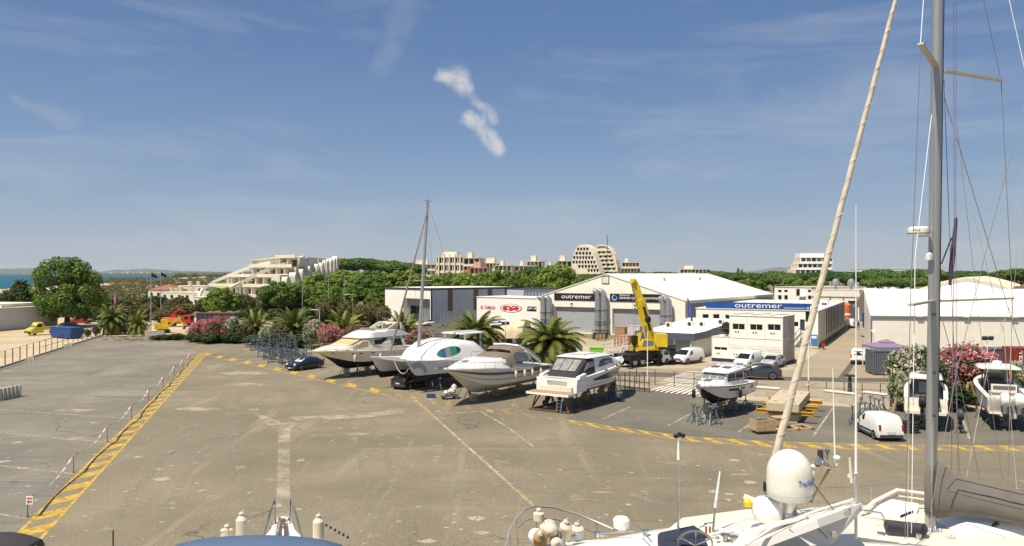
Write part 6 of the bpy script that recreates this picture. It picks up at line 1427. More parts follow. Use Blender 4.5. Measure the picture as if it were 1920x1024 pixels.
for k in range(14): mb.box((rnd.uniform(-.5, .5), rnd.uniform(-.3, .3), .55+rnd.uniform(0, .2)), (rnd.uniform(.1, .35), .12, .08), 0, rnd.uniform(0, 3), rnd.uniform(-.5, .5))
mb.build('scrap', M_galv, t, smooth=0)
t = thing('wooden_crate', 'smaller brown wooden box beside the open crate on the timber sled', 'crate', G(1462, 797, .22), R(14)); mb = MB(); mb.b2((-.5, -.4, 0), (.5, .4, .55)); mb.b2((-.54, -.44, .551), (.54, .44, .6)); mb.build('box', M_wood, t, smooth=0)

# ============================================================ stands and cradles
def stand_kind():
    o = thing('boat_stand', 'steel boat stand', 'boat stand', (0, 0, -500)); mb = MB()
    mb.bar((0, 0, 1.45), (0, 0, .3), .07); mb.build('screw_post', M_galv, o, smooth=0)
    for k in range(3): a = k*2.0944; mb = MB(); mb.bar((0, 0, .95), (math.cos(a)*.5, math.sin(a)*.5, .02), .06); mb.build('leg', M_galv, o, smooth=0)
    mb = MB(); mb.box((0, 0, 1.5), (.34, .26, .06), 0, 0, R(20)); mb.build('pad', M_galv, o, smooth=0)
    return o
STAND = stand_kind(); NST = [0]
def stand(p, h, label, group, rz=None):
    rz = rnd.uniform(0, 6) if rz is None else rz
    if NST[0] == 0: o = STAND; o.location = p; o['label'] = label; o['group'] = group; o.rotation_euler = (0, 0, rz)
    else: o = dup(STAND, p, rz, label, group)
    NST[0] += 1; o.scale = (1, 1, h/1.53); return o
def cradle_kind(hh):
    o = thing('boat_cradle', 'cradle', 'boat cradle', (0, 0, -500))
    for y in (-.9, .9): mb = MB(); mb.bar((-1.2, y, .1), (1.2, y, .1), .1); mb.build('base_beam', M_galv, o, smooth=0)
    mb = MB(); mb.bar((0, -.9, .1), (0, .9, .1), .1); mb.build('cross_beam', M_galv, o, smooth=0)
    for x in (-1.1, 1.1):
        for y in (-.9, .9): mb = MB(); mb.bar((x, y, .1), (x*.8, y, hh), .08); mb.bar((x*.4, y, .12), (x*.9, y, hh*.55), .05); mb.build('upright', M_galv, o, smooth=0)
    for x in (-.88, .88): mb = MB(); mb.bar((x, -.9, hh), (x, .9, hh), .07); mb.build('top_bar', M_galv, o, smooth=0)
    return o
CR = [cradle_kind(1.5), cradle_kind(2.6)]
GC = 'boat cradles stacked left of the flybridge boat'
cl_ = [(488, 657, 0), (502, 660, 0), (516, 664, 0), (498, 650, 0), (530, 668, 0), (512, 674, 0), (526, 680, 0), (545, 672, 0), (556, 676, 0), (540, 660, 0), (480, 652, 0), (570, 670, 0), (510, 656, 1), (524, 658, 1), (538, 662, 1), (554, 666, 1), (500, 670, 0), (550, 684, 0), (520, 654, 0)]
for i, (px, py, k) in enumerate(cl_):
    lab = 'blue grey steel boat cradle in the crowded stack left of the flybridge boat' if k == 0 else 'tall blue grey cradle frame standing up behind the crowded stack'
    o = CR[k] if i in (0, 12) else dup(CR[k], (0, 0, 0)); o.location = G(px, py); o.rotation_euler = (0, 0, rnd.uniform(-.5, .5)+.9); o['label'] = lab; o['group'] = GC if k == 0 else 'tall cradle frames of the stack'; o.scale = (rnd.uniform(.8, 1.1),)*3
for px, py in ((1300, 792), (1307, 797), (1332, 797), (1343, 796)): stand(G(px, py), 1.35, 'free standing blue grey stand before the bow of the small cabin boat', 'free stands before the small cabin boat')
for px, py in ((1612, 792), (1606, 798), (1622, 790), (1598, 796)): stand(G(px, py), 1.4, 'blue grey boat stand beside the small white van', 'boat stands beside the small white van')
for px, py in ((1640, 776), (1656, 774), (1648, 779), (1632, 772)): stand(G(px, py), 1.25, 'boat stand before the white oleander', 'boat stands before the white oleander')
t = thing('stand_rack', 'long rack of rusty upright posts behind the white coupe boat', 'rack', G(1112, 726), math.atan2(G(1218, 736).y-G(1112, 726).y, G(1218, 736).x-G(1112, 726).x)); L = (G(1218, 736)-G(1112, 726)).length
for z in (.25, .9): mb = MB(); mb.bar((0, 0, z), (L, 0, z), .09); mb.build('rail', M_rust, t, smooth=0)
for k in range(13): mb = MB(); x = L*k/12; mb.bar((x, -.1, 0), (x, -.1, 1.4+.25*(k % 3)), .07); mb.build('upright', M_rust if k % 2 else M_galv, t, smooth=0)
# A-frame trestles beside the right hand boats
for px, py, lab in ((1690, 772, 'left of the hard top boat'), (1818, 770, 'between the two right hand boats')):
    t = thing('trestle', 'pale wooden A shaped trestle ' + lab, 'trestle', G(px, py), R(10)); 
    for s in (-1, 1): mb = MB(); mb.bar((s*.75, 0, 0), (s*.08, 0, 2.3), .14); mb.build('leg', M_wood, t, smooth=0)
    mb = MB(); mb.bar((-.55, .12, .6), (.55, .12, .6), .1); mb.build('cross_brace', M_wood, t, smooth=0)
# ============================================================ clutter by the hall
def pallet_load(px, py, w, d, h, m, label, cat='goods'):
    t = thing('wrapped_goods', label, cat, G(px, py), R(-28)); mb = MB(); mb.b2((0, 0, 0), (w, d, .14)); mb.build('pallet', M_wood, t, smooth=0)
    mb = MB(); mb.b2((.04, .04, .141), (w-.04, d-.04, h)); mb.build('load', m, t, smooth=0); mb = MB(); mb.b2((.0, .0, h+.001), (w, d, h+.05)); mb.build('cover', m, t, smooth=0); return t
M_card = mat('brown_cardboard', (.36, .20, .13), .8, 0, .2, 2); M_wrap = mat('pale_wrap', (.55, .52, .50), .5, 0, .2, 2)
pallet_load(1150, 648, 2.6, 1.6, 1.5, M_card, 'pinkish brown carton stack in front of the right roller door, nearest to the pallet')
pallet_load(1152, 636, 1.8, 1.4, 2.0, M_card, 'taller carton stack behind the nearest one by the roller door')
pallet_load(1176, 636, 2.2, 1.5, 2.2, M_wrap, 'pale wrapped goods with red sacks on top beside the crane boom')
pallet_load(1186, 645, 2.0, 1.5, 1.4, M_card, 'low carton stack just left of the crane boom')
t = thing('tool_cage', 'black steel cage box in front of the duct pair between the doors', 'cage', G(1110, 637), R(-25)); mb = MB(); mb.b2((0, 0, .1), (2.4, 1.2, .3)); 
for x in (0, .8, 1.6, 2.35):
    for y in (0, 1.15): mb.b2((x, y, .301), (x+.06, y+.06, 1.5))
mb.build('frame', M_black, t, smooth=0); mb = MB(); mb.b2((.07, .3, .302), (2.3, 1.1, 1.1)); mb.build('load', M_dkgrey, t, smooth=0); mb = MB(); mb.b2((0, 0, 1.501), (2.42, 1.22, 1.57)); mb.build('top_frame', M_black, t, smooth=0)
t = thing('wood_pallet', 'pale wooden pallet leaning against the black cage box', 'pallet', G(1117, 640), R(-25)); mb = MB()
for k in range(6): mb.box((.8, -.28+.07*k, .16+.2*k), (1.5, .03, .12), 0, 0, R(20))
for x in (.1, .8, 1.5): mb.box((x, -.05, .65), (.1, .1, 1.2), 0, 0, R(-20))
mb.build('slats', M_wood, t, smooth=0)
t = thing('waste_bin', 'bright green tipping bin right of the date palm', 'bin', G(1117, 671), R(-15)); mb = MB(); mb.prism([(-.7, -.6, .3), (.5, -.6, .3), (1.1, -.6, 1.3), (-.7, -.6, 1.3)], (0, 1.2, 0)); mb.build('body', M_green, t, smooth=0)
mb = MB(); mb.b2((-.75, -.64, 1.302), (1.15, .64, 1.36)); mb.build('rim', M_green, t, smooth=0)
for x in (-.5, .4): mb = MB(); mb.b2((x-.08, -.5, 0), (x+.08, .5, .298)); mb.build('skid', M_dkgrey, t, smooth=0)
for px, py, lab in ((1160, 672, 'stack of pale blocks behind the site barrier, left of the crane'), (1172, 668, 'second stack of pale blocks nearer the crane hook')):
    t = thing('block_stack', lab, 'blocks', G(px, py), R(-20)); mb = MB()
    for k in range(4): mb.b2((-.5+.05*(k % 2), -.4, k*.36), (.5+.05*(k % 2), .4, k*.36+.34))
    mb.build('blocks', M_wrap, t, smooth=0)
# cream upturned hull behind the palms
t = thing('hull_mould', 'long cream upturned hull shell lying between the two date palms', 'hull shell', XY(908, 124), math.atan2(XY(1012, 116).y-124, XY(1012, 116).x-XY(908, 124).x)); rr = []
for i in range(13):
    s = i/12; L = 9.2; w = 1.35*min(1, .25+2.2*s)**.6*(1-.18*max(0, s-.7)/.3); hh = 1.6*min(1, .35+1.5*s)**.6+s*1.0
    rr.append([(s*L, w*math.cos(a)*1.0, .5+hh*max(0, math.sin(a))**.8+.75*s) for a in [math.pi*k/12 for k in range(13)]])
mb = MB(); mb.loft(rr, closed=True, cap=True); mb.build('shell', mat('cream_shell', (.62, .53, .34), .5, 0, .2, .8), t, smooth=50)
for x in (2, 5, 8): mb = MB(); mb.b2((x-.1, -1.1, 0), (x+.1, 1.1, .5+.08*x)); mb.build('chock', M_dkgrey, t, smooth=0)
mb = MB(); mb.box((5.6, -1.5, 1.3), (.5, .05, .45)); mb.build('red_mark', M_redlet, t, smooth=0)
def jetski(loc, rz, m, label, group):
    t = thing('jet_ski', label, 'jet ski', loc, rz, group); rr = []
    for x, w, zb, zt in ((-1.5, .45, .35, .75), (-.6, .58, .25, .8), (.5, .55, .3, .85), (1.2, .36, .45, .85), (1.65, .05, .7, .82)): rr.append([(x, -w, zt*.85), (x, -w*.6, zb), (x, w*.6, zb), (x, w, zt*.85), (x, w*.7, zt), (x, -w*.7, zt)])
    mb = MB(); mb.loft(rr, cap=True); mb.build('hull', M_letter, t, smooth=40)
    mb = MB(); mb.loft([[(x, -w, .8), (x, w, .8), (x, w*.6, z), (x, -w*.6, z)] for x, w, z in ((-1.3, .3, .95), (-.3, .28, 1.05), (.1, .3, 1.0), (.6, .32, 1.3), (1.2, .2, .95))], cap=True); mb.build('seat_cowl', m, t, smooth=40)
    mb = MB(); mb.bar((.35, -.4, 1.35), (.35, .4, 1.35), .06); mb.build('handlebar', M_black, t, smooth=0)
    mb = MB(); mb.b2((-1.2, -.35, 0), (1.0, .35, .26)); mb.build('trolley', M_dkgrey, t, smooth=0)
GJ = 'jet skis outside the boat dealer'
for i, (px, py, m) in enumerate(((770, 612, M_dkgrey), (785, 614, M_red), (800, 611, M_black), (735, 611, M_red), (722, 614, M_dkgrey), (932, 614, M_blue), (948, 613, M_blue), (960, 611, M_dkgrey), (974, 610, M_letter), (988, 610, M_black))):
    jetski(G(px, py), rnd.uniform(.1, .7), m, {M_dkgrey: 'white and grey jet ski', M_red: 'white and red jet ski', M_black: 'white and black jet ski', M_blue: 'blue jet ski', M_letter: 'all white jet ski'}[m]+(' on the grey yard behind the catamaran mast' if px < 850 else ' by the low dealer building above the cream hull'), GJ+(' left' if px < 850 else ' right')+m.name)
# things below the boats
t = thing('hand_cart', 'low hand cart heaped with white and pink bags at the express boat bow', 'cart', G(843, 748), R(20)); mb = MB(); mb.b2((-.75, -.4, .25), (.75, .4, .32)); mb.bar((.75, 0, .3), (1.15, 0, 1.0), .05); mb.build('deck', M_galv, t, smooth=0)
for x in (-.5, .5):
    for y in (-.38, .38): wheel(t, x, y, .14, .08)
mb = MB()
for k in range(9): r_ = rnd.uniform(.16, .28); c = Vector((rnd.uniform(-.5, .5), rnd.uniform(-.2, .2), .45+rnd.uniform(0, .6))); mb.lathe([(0, -r_), (r_*.8, -r_*.6), (r_, 0), (r_*.7, r_*.6), (.03, r_)], c, 9)
mb.build('bags', mat('white_pink_bag', (.60, .50, .48), .7, 0, .35, 4), t)
for px in (804, 812.5):
    t = thing('plastic_box', 'small blue plastic box on the ground, the %s of the pair by the catamaran' % ('left' if px < 808 else 'right'), 'box', G(px, 746), .2); mb = MB(); mb.b2((-.18, -.18, 0), (.18, .18, .3)); mb.b2((-.2, -.2, .301), (.2, .2, .34)); mb.build('box', M_blue, t, smooth=0)
for px, py, lab in ((886, 722, 'orange crate on the ground under the express boat'), (930, 716, 'brown box under the stern of the express boat')):
    t = thing('work_box', lab, 'box', G(px, py), .5); mb = MB(); mb.b2((-.45, -.3, 0), (.45, .3, .45)); mb.b2((-.48, -.33, .451), (.48, .33, .5)); mb.build('box', M_orange if px < 900 else M_wood, t, smooth=0)
t = thing('trash_drum', 'small dark pedestal table on the ground right of the coupe boat', 'table', G(1159, 753)); mb = MB(); mb.lathe([(.35, 0), (.3, .05), (.06, .08), (.06, .35)], n=12); mb.build('foot', M_black, t); mb = MB(); mb.lathe([(.4, .351), (.45, .45), (.42, .8), (.3, .82)], n=12); mb.build('tub', M_galv, t)
t.name = 'pedestal_tub'; t['label'] = 'small grey tub on a dark foot, on the ground right of the coupe boat'; t['category'] = 'tub'
t = thing('gas_tank', 'upright red tank beside the lane, behind the blue sign workshop', 'tank', G(1587, 608)); mb = MB(); mb.lathe([(.9, 0), (.95, .2), (.95, 4.2), (.5, 4.6), (.1, 4.7)], n=14); mb.build('body', M_orange, t); mb = MB(); mb.lathe([(.97, 2.0), (.97, 2.4)], n=14, cap=False); mb.build('white_band', M_letter, t)
t = thing('scooter', 'small red scooter parked at the corner of the blue sign workshop', 'scooter', G(1544, 654), R(70))
for x in (-.6, .6): mb = MB(); mb.lathe([(.12, -.05), (.24, -.05), (.25, 0), (.24, .05), (.12, .05)], (x, 0, .25), 12, Mx, cap=False); mb.build('wheel', M_tyre, t)
mb = MB(); mb.b2((-.75, -.18, .4), (.1, .18, .85)); mb.b2((.1, -.16, .3), (.5, .16, .4)); mb.bar((.55, 0, .3), (.4, 0, 1.05), .18); mb.build('body', M_red, t, smooth=0); mb = MB(); mb.b2((-.7, -.14, .851), (.05, .14, .95)); mb.bar((.4, -.3, 1.08), (.4, .3, 1.08), .05); mb.build('seat_and_bars', M_black, t, smooth=0)
# the walker in the lane
t = thing('person', 'person in dark clothes walking down the middle of the lane', 'person', G(1609.5, 619), R(5))
def skin_fig(name, verts, edges, radii, m, parent):
    me = bpy.data.meshes.new(name); me.from_pydata(verts, edges, []); o = bpy.data.objects.new(name, me); COL.objects.link(o); o.parent = parent
    md = o.modifiers.new('skin', 'SKIN'); sv = me.skin_vertices[0].data if me.skin_vertices else None
    if sv is None:
        bm = bmesh.new(); bm.from_mesh(me); bm.verts.layers.skin.verify(); bm.to_mesh(me); bm.free(); sv = me.skin_vertices[0].data
    for i, r in enumerate(radii): sv[i].radius = (r, r)
    sv[0].use_root = True; s2 = o.modifiers.new('sub', 'SUBSURF'); s2.levels = s2.render_levels = 1; me.materials.append(m); return o
vv = [(0, 0, .92), (0, 0, 1.15), (0, 0, 1.4), (0, 0, 1.52), (0, 0, 1.64), (0, .02, 1.72), (.1, -.05, .88), (.11, -.18, .5), (.11, -.12, .08), (.11, -.24, .04), (-.1, .05, .88), (-.11, .12, .5), (-.11, .30, .1), (-.11, .22, .04), (.2, 0, 1.4), (.25, .08, 1.12), (.24, -.05, .88), (-.2, 0, 1.4), (-.25, -.06, 1.12), (-.24, -.2, .9)]
ee = [(0, 1), (1, 2), (2, 3), (3, 4), (4, 5), (0, 6), (6, 7), (7, 8), (8, 9), (0, 10), (10, 11), (11, 12), (12, 13), (2, 14), (14, 15), (15, 16), (2, 17), (17, 18), (18, 19)]
skin_fig('body', vv, ee, [.15, .13, .15, .06, .10, .08, .09, .065, .045, .04, .09, .065, .045, .04, .06, .045, .035, .06, .045, .035], mat('dark_clothes', (.03, .03, .035), .8), t)
mb = MB(); mb.lathe([(.0, -.02), (.10, .0), (.11, .06), (.06, .12), (0, .13)], (0, .02, 1.70), 10); mb.build('hair', M_black, t)
# ============================================================ boats ashore
class Boat:
    """hull along local +x from stern (x = 0) to bow (x = L), ground at z = 0"""
    def __init__(s, name, label, stern, bow, B, zs0, zs1, zk, rows, mats, rake=1.2, p=2.2, dead=.5, n=26, deckm=None, cat='boat', o=None, y0=0, sheer_p=1.7, stem=.0, tb=.92, kr=.62, name_hull='hull', camber=.06):
        st, bw = Vector((stern[0], stern[1], 0)), Vector((bow[0], bow[1], 0)); d = bw-st; s.L = d.length
        s.o = o or thing(name, label, cat, st, math.atan2(d.y, d.x)); s.B = B; s.zs0, s.zs1, s.zk, s.p, s.tb, s.y0, s.sp = zs0, zs1, zk, p, tb, y0, sheer_p
        L = s.L; rings = []; fr = [r[0] for r in rows]; s.fr = [0]+fr
        for i in range(n+1):
            t = i/n; b, zs = s.hb(t), s.zs(t); q = max(0, (t-kr)/(1-kr)); zkk = zk+(zs-zk)*.86*q**2.6; zc = zkk+min(dead*(1+.5*q), (zs-zkk)*.5)
            bc = b*(.90-.62*max(0, (t-.45)/.55)**1.6); pts = [(0, zkk)]+[(bc+(b-bc)*f**(1+.5*q), zc+(zs-zc)*f) for f in [0]+fr]
            def X(z): return t*(L-rake*(1-(z-zkk)/max(zs-zkk, 1e-3))*t**2)
            half = [(X(z), y, z) for y, z in pts]
            rings.append([(x, y0-y, z) for x, y, z in reversed(half)]+[(x, y0+y, z) for x, y, z in half[1:]])
        mi = [r[1] for r in rows]; rowm = list(reversed(mi))+[0, 0]+mi
        mb = MB(); mb.loft(rings, closed=False, rowm=rowm); mb.add(rings[0], [list(range(len(rings[0])))], mi[-1])
        s.hull = mb.build(name_hull, mats, s.o, smooth=32)
        if deckm:
            dk = MB(); rr = []
            for i in range(n+1): t = i/n; b = s.hb(t); z = s.zs(t); rr.append([(t*L, y0+b*k, z-.02+camber*(1-k*k)) for k in (-.97, -.5, 0, .5, .97)])
            dk.loft(rr, closed=False); dk.build('deck', deckm, s.o, smooth=60)
    def hb(s, t):
        return s.B/2*((s.tb+(1-s.tb)*min(1, t/.35)) if t < .42 else max(.012, 1-((t-.42)/.58)**s.p))
    def zs(s, t): return s.zs0+(s.zs1-s.zs0)*t**s.sp
    def side(s, x, sg, dz=0, off=.03): t = x/s.L; return Vector((x, s.y0+sg*(s.hb(t)+off), s.zs(t)+dz))
    def w(s, p): return s.o.matrix_basis@Vector(p)
    def rail(s, x0, x1, sg, h, n, r=.018, inset=.12, name='guard_rail', front=False):
        mb = MB(); P_ = []
        for i in range(n+1):
            x = x0+(x1-x0)*i/n; q = s.side(x, sg, 0, -inset); P_.append(q+Vector((0, 0, h)))
            mb.tube([q, q+Vector((0, 0, h))], r, 5)
        mb.tube(P_, r*1.2, 5); return mb.build(name, M_steel, s.o)
    def stripe(s, x0, x1, f0, f1, m, name, zc_dead=.5, n=14, sgs=(1, -1), off=.015, tip=0):
        """a band on the topsides between heights f0 and f1 of the sheer height"""
        for sg in sgs:
            mb = MB(); rr = []
            for i in range(n+1):
                x = x0+(x1-x0)*i/n; e = 1-tip*abs(2*i/n-1)**2; fm = (f0+f1)/2; L = []
                for f in (fm+(f0-fm)*e, fm+(f1-fm)*e): L.append(s.skin(x, f, sg, off))
                rr.append(L)
            mb.loft(rr, closed=False); mb.build(name, m, s.o, smooth=60)
    def skin(s, x, f, sg, off=.015):
        # x is measured at that height; find the station
        rake, kr = s.rk, s.kr; t = x/s.L
        for _ in range(6):
            zs = s.zs(t); q = max(0, (t-kr)/(1-kr)); zkk = s.zk+(zs-s.zk)*.86*q**2.6; zc = zkk+min(s.dd*(1+.5*q), (zs-zkk)*.5); z = zc+(zs-zc)*f
            t = min(1, x/(s.L-rake*(1-(z-zkk)/max(zs-zkk, 1e-3))*t**2))
        b = s.hb(t); bc = b*(.90-.62*max(0, (t-.45)/.55)**1.6); fr = s.fr; k = max(i for i in range(len(fr)-1) if fr[i] <= f or i == 0); u = (f-fr[k])/(fr[k+1]-fr[k]); e = 1+.5*q
        return Vector((x, s.y0+sg*(bc+(b-bc)*(fr[k]**e*(1-u)+fr[k+1]**e*u)+off), z))
def mkboat(*a, rake=1.2, dead=.5, **k):
    b = Boat.__new__(Boat); b.rk, b.dd, b.kr = rake, dead, k.get('kr', .62); Boat.__init__(b, *a, rake=rake, dead=dead, **k); return b
def cabin(o, secs, m, name, y0=0, sh=.82, smooth=40):
    """secs: (x, half width low, z low, half width high, z high) from front to back"""
    rr = []
    for x, wb, zb, wt, zt in secs: wm = wb+(wt-wb)*sh; h = zt-zb; rr.append([(x, y0+q*y, z) for q, y, z in ((-1, wb, zb), (-1, wm, zb+h*sh), (-1, wt*.86, zt), (-1, wt*.4, zt+.03), (1, wt*.4, zt+.03), (1, wt*.86, zt), (1, wm, zb+h*sh), (1, wb, zb))])
    mb = MB(); mb.loft(rr, cap=True); return mb.build(name, m, o, smooth=smooth)
def cpt(secs, x, f, sg, off=.015, y0=0, sh=.82):
    for i in range(len(secs)-1):
        a, b = secs[i], secs[i+1]
        if a[0] >= x >= b[0]: s = (a[0]-x)/max(a[0]-b[0], 1e-6); q = [a[k]*(1-s)+b[k]*s for k in range(5)]; break
    _, wb, zb, wt, zt = q; wm = wb+(wt-wb)*sh; w = wb+(wm-wb)*f/sh if f <= sh else wm+(wt*.86-wm)*(f-sh)/(1-sh)
    return Vector((x, y0+sg*(w+off), zb+(zt-zb)*f))
def sidewin(o, secs, pl, m, name='window', sgs=(1, -1), y0=0):
    xs = [p[0] for p in pl]; xa, xb = min(xs)+.01, max(xs)-.01; cols = []
    for i in range(9):
        x = xa+(xb-xa)*i/8; fs = []
        for (x0, f0), (x1, f1) in zip(pl, pl[1:]+pl[:1]):
            if (x0-x)*(x1-x) <= 0 and abs(x1-x0) > 1e-6: fs.append(f0+(f1-f0)*(x-x0)/(x1-x0))
        cols.append((x, min(fs), max(fs)))
    for sg in sgs:
        mb = MB(); mb.loft([[cpt(secs, x, a+(b-a)*k/4, sg, .015, y0) for k in range(5)] for x, a, b in cols], closed=False); mb.build(name, m, o, smooth=40)
def frontwin(o, a, b, s0, s1, m, n=3, name='windscreen', inset=.86, gap=.05, off=.03, y0=0):
    for k in range(n):
        u0, u1 = -1+2*(k+gap)/n, -1+2*(k+1-gap)/n; L = []
        for s, u in ((s0, u0), (s0, u1), (s1, u1), (s1, u0)): x = a[0]+(b[0]-a[0])*s; w = (a[3]+(b[3]-a[3])*s)*inset; z = a[4]+(b[4]-a[4])*s; L.append((x+off, y0+u*w, z+off+.02))
        mb = MB(); mb.poly(L); mb.build(name, m, o, smooth=0)
def fender(p, label, group=None, r=.13, h=.75, m=None, tilt=0):
    t = thing('fender', label, 'fender', p, 0, group); mb = MB(); mb.lathe([(.01, 0), (r*.6, .03), (r, h*.16), (r, h*.82), (r*.55, h*.96), (.03, h)], n=12); mb.build('body', m or M_fender, t)
    mb = MB(); mb.tube([(0, 0, h), (.03, .02, h+.1)], .015, 5); mb.lathe([(.05, h-.02), (.06, h+.04), (.02, h+.07)], n=8); mb.build('line', M_rope, t); t.rotation_euler.x = tilt; return t
def props_under(b, xs, nm, fy=.66, kz=None):
    for x in xs:
        for sg in (-1, 1):
            q = b.skin(x, .08, sg, 0); stand(b.w((x, b.y0+sg*abs(q.y-b.y0)*fy, 0)), q.z-.12, 'steel boat stand propping up the '+nm, 'stands under the '+nm)
    for i, x in enumerate(xs):
        t = thing('keel_block', 'timber block stack under the keel of the '+nm, 'keel block', b.w((x+.6, b.y0, 0)), b.o.rotation_euler.z, 'keel blocks under the '+nm); zt = b.zk-.01
        q = x+.6; tt = q/b.L; kk = max(0, (tt-.62)/.38); zt = b.zk+(b.zs(tt)-b.zk)*.86*kk**2.6-.02
        mb = MB(); k = 0
        while k*.2 < zt-.05: mb.box((0, 0, k*.2+.1), (.7 if k % 2 else .3, .3 if k % 2 else .7, min(.19, zt-k*.2))); k += 1
        mb.build('timbers', M_wood if i % 2 else M_conc, t, smooth=0)
# --- A flybridge motor yacht
b = mkboat('motor_yacht', 'cream flybridge motor yacht with a dark bottom, bow to the yellow line', (-11.9, 91), (-20.9, 79), 4.5, 2.55, 3.05, .75, [(.04, 1), (.93, 2), (1, 3)], [M_antif, M_antif, mat('aged_cream_topsides', (.76, .70, .60), .4, 0, .08, 1), M_white], rake=2.6, dead=.75, deckm=M_cream, p=2.4)
o = b.o; fd = [(14.0, .5, 3.0, .3, 3.1), (12.6, 1.2, 2.95, .9, 3.28), (10.9, 1.65, 2.85, 1.4, 3.42)]; cabin(o, fd+[(10.3, 1.7, 2.8, 1.5, 3.45)], M_cream, 'foredeck_trunk')
cs_ = [(10.8, 1.6, 2.8, 1.5, 3.3), (8.7, 1.72, 2.75, 1.5, 4.02), (5.5, 1.78, 2.7, 1.62, 4.05), (2.9, 1.78, 2.65, 1.62, 4.05)]; cabin(o, cs_, M_cream, 'cabin')
frontwin(o, cs_[0], cs_[1], .08, .93, mat('tan_window_cover', (.52, .40, .20), .85, 0, .2, 2), 3, 'window_cover', .95, .01)
sidewin(o, cs_, [(10.2, .35), (8.75, .90), (8.2, .92), (8.2, .35)], _mats['tan_window_cover'], 'window_cover')
sidewin(o, cs_, [(7.3, .42), (7.3, .9), (5.2, .9), (6.3, .42)], M_glass); sidewin(o, cs_, [(4.9, .2), (5.0, .92), (3.2, .92), (3.1, .2)], M_glass)
fly = [(9.3, 1.4, 4.05, 1.1, 4.16), (8.0, 1.62, 4.03, 1.35, 4.58), (7.2, 1.66, 4.02, 1.5, 4.72), (3.0, 1.66, 4.0, 1.55, 4.66), (1.9, 1.64, 4.04, 1.6, 4.16)]; cabin(o, fly, M_white, 'flybridge')
mb = MB(); mb.loft([[(7.1, -1.3, 4.72), (7.1, 1.3, 4.72)], [(6.6, -1.2, 4.98), (6.6, 1.2, 4.98)]], closed=False); mb.build('fly_windscreen', M_brown, o)
mb = MB()
for sg in (1, -1): mb.prism([(5.4, sg*1.45-.07, 4.75), (4.4, sg*1.45-.07, 4.78), (3.6, sg*1.38-.07, 5.42), (4.0, sg*1.38-.07, 5.42)], (0, .14, 0)); mb.prism([(3.2, sg*1.48-.07, 4.75), (2.6, sg*1.48-.07, 4.72), (2.9, sg*1.42-.07, 5.36), (3.2, sg*1.42-.07, 5.36)], (0, .14, 0))
mb.b2((2.85, -1.42, 5.37), (3.95, 1.42, 5.48)); mb.build('radar_arch', M_cream, o, smooth=0)
mb = MB(); mb.tube([(3.4, .3, 5.48), (3.3, .3, 5.9), (4.4, .3, 5.95), (5.6, .3, 4.9)], .025, 5); mb.tube([(3.4, -.3, 5.48), (3.3, -.3, 5.9), (4.4, -.3, 5.95)], .025, 5); mb.build('folded_bimini_frame', M_steel, o)
for sg in (1, -1): b.rail(4.5, 14.5, sg, .62, 9)
mb = MB(); mb.tube([(14.5, -.3, 3.65), (15.1, 0, 3.75), (14.5, .3, 3.65)], .025, 5); mb.build('pulpit', M_steel, o)
for x in (12.6, 10.4, 9.5, 8.0): b.stripe(x-.22, x+.22, .72, .82, M_glass, 'porthole', sgs=(1,), tip=.6)
b.rail(.1, .9, 1, .8, 1); mb = MB(); mb.bar((.2, -1, 2.5), (.9, -1, 3.9), .08); mb.bar((.2, -.6, 2.5), (.9, -.6, 3.9), .08); [mb.bar((.2+.7*k/5, -1, 2.5+1.4*k/5), (.2+.7*k/5, -.6, 2.5+1.4*k/5), .05) for k in range(6)]; mb.build('ladder', M_steel, o, smooth=0)
for x, q in ((10.4, 'front'), (7.1, 'rear')): fender(b.w(b.side(x, 1, -1.15, .12)), 'cream fender on the flybridge yacht side, the %s one' % q, None, .15, .8)
props_under(b, (2.5, 6.2, 9.2), 'flybridge motor yacht')
# --- B catamaran
hb_ = Vector((-.64, -.77, 0)).normalized(); nr = Vector((-9.66, 70, 0)); fr_ = Vector((-13.4, 73.1, 0)); LC = 12.2
ctr = (nr+fr_)/2; wd = (nr-fr_).length; sgn = 1
t = thing('catamaran', 'white sailing catamaran with a dolphin on its near bow, mast up', 'catamaran', ctr-hb_*LC, math.atan2(hb_.y, hb_.x)); CAT = t
cm_ = [M_antif, M_antif, mat('cat_topsides', (.72, .71, .68), .3, 0, .05, 1, coat=.2), M_white]
hulls = []
for sg in (1, -1):
    yo = sg*wd/2
    h_ = mkboat('x', '', ctr-hb_*LC, ctr, 1.7, 2.6, 3.1, 1.0, [(.16, 1), (.95, 2), (1, 3)], cm_, o=t, y0=yo, rake=.35, p=1.5, dead=.35, deckm=M_white, kr=.9, tb=.9, name_hull='hull', stem=1); hulls.append(h_)
NEAR = hulls[0]
cb_ = [(9.0, 1.9, 2.7, 1.3, 3.05), (8.2, 2.5, 2.55, 2.0, 3.65), (6.8, 2.7, 2.5, 2.2, 4.25), (4.6, 2.75, 2.5, 2.3, 4.5), (2.6, 2.75, 2.5, 2.3, 4.2), (1.0, 2.75, 2.5, 2.6, 3.1)]
cabin(t, cb_, M_white, 'cabin', sh=.7, smooth=70)
mb = MB(); mb.b2((.6, -wd/2+.5, 1.95), (8.3, wd/2-.5, 2.5)); mb.build('bridge_deck', cm_[2], t, smooth=0)
mb = MB(); mb.tube([(LC-1.2, -wd/2, 2.85), (LC-1.2, wd/2, 2.85)], .14, 8); mb.build('cross_beam', M_alu, t)
mb = MB(); mb.add([(8.35, -wd/2+.6, 2.62), (LC-1.25, -wd/2+.5, 2.78), (LC-1.25, wd/2-.5, 2.78), (8.35, wd/2-.6, 2.62)], [(0, 1, 2, 3)]); mb.build('trampoline', mat('trampoline_net', (.50, .43, .36), .9), t)
inv = Matrix.Rotation(-t.rotation_euler.z, 3, 'Z')
def cl2(px, py, Y): return inv@(P(px, py, Y)-t.location)
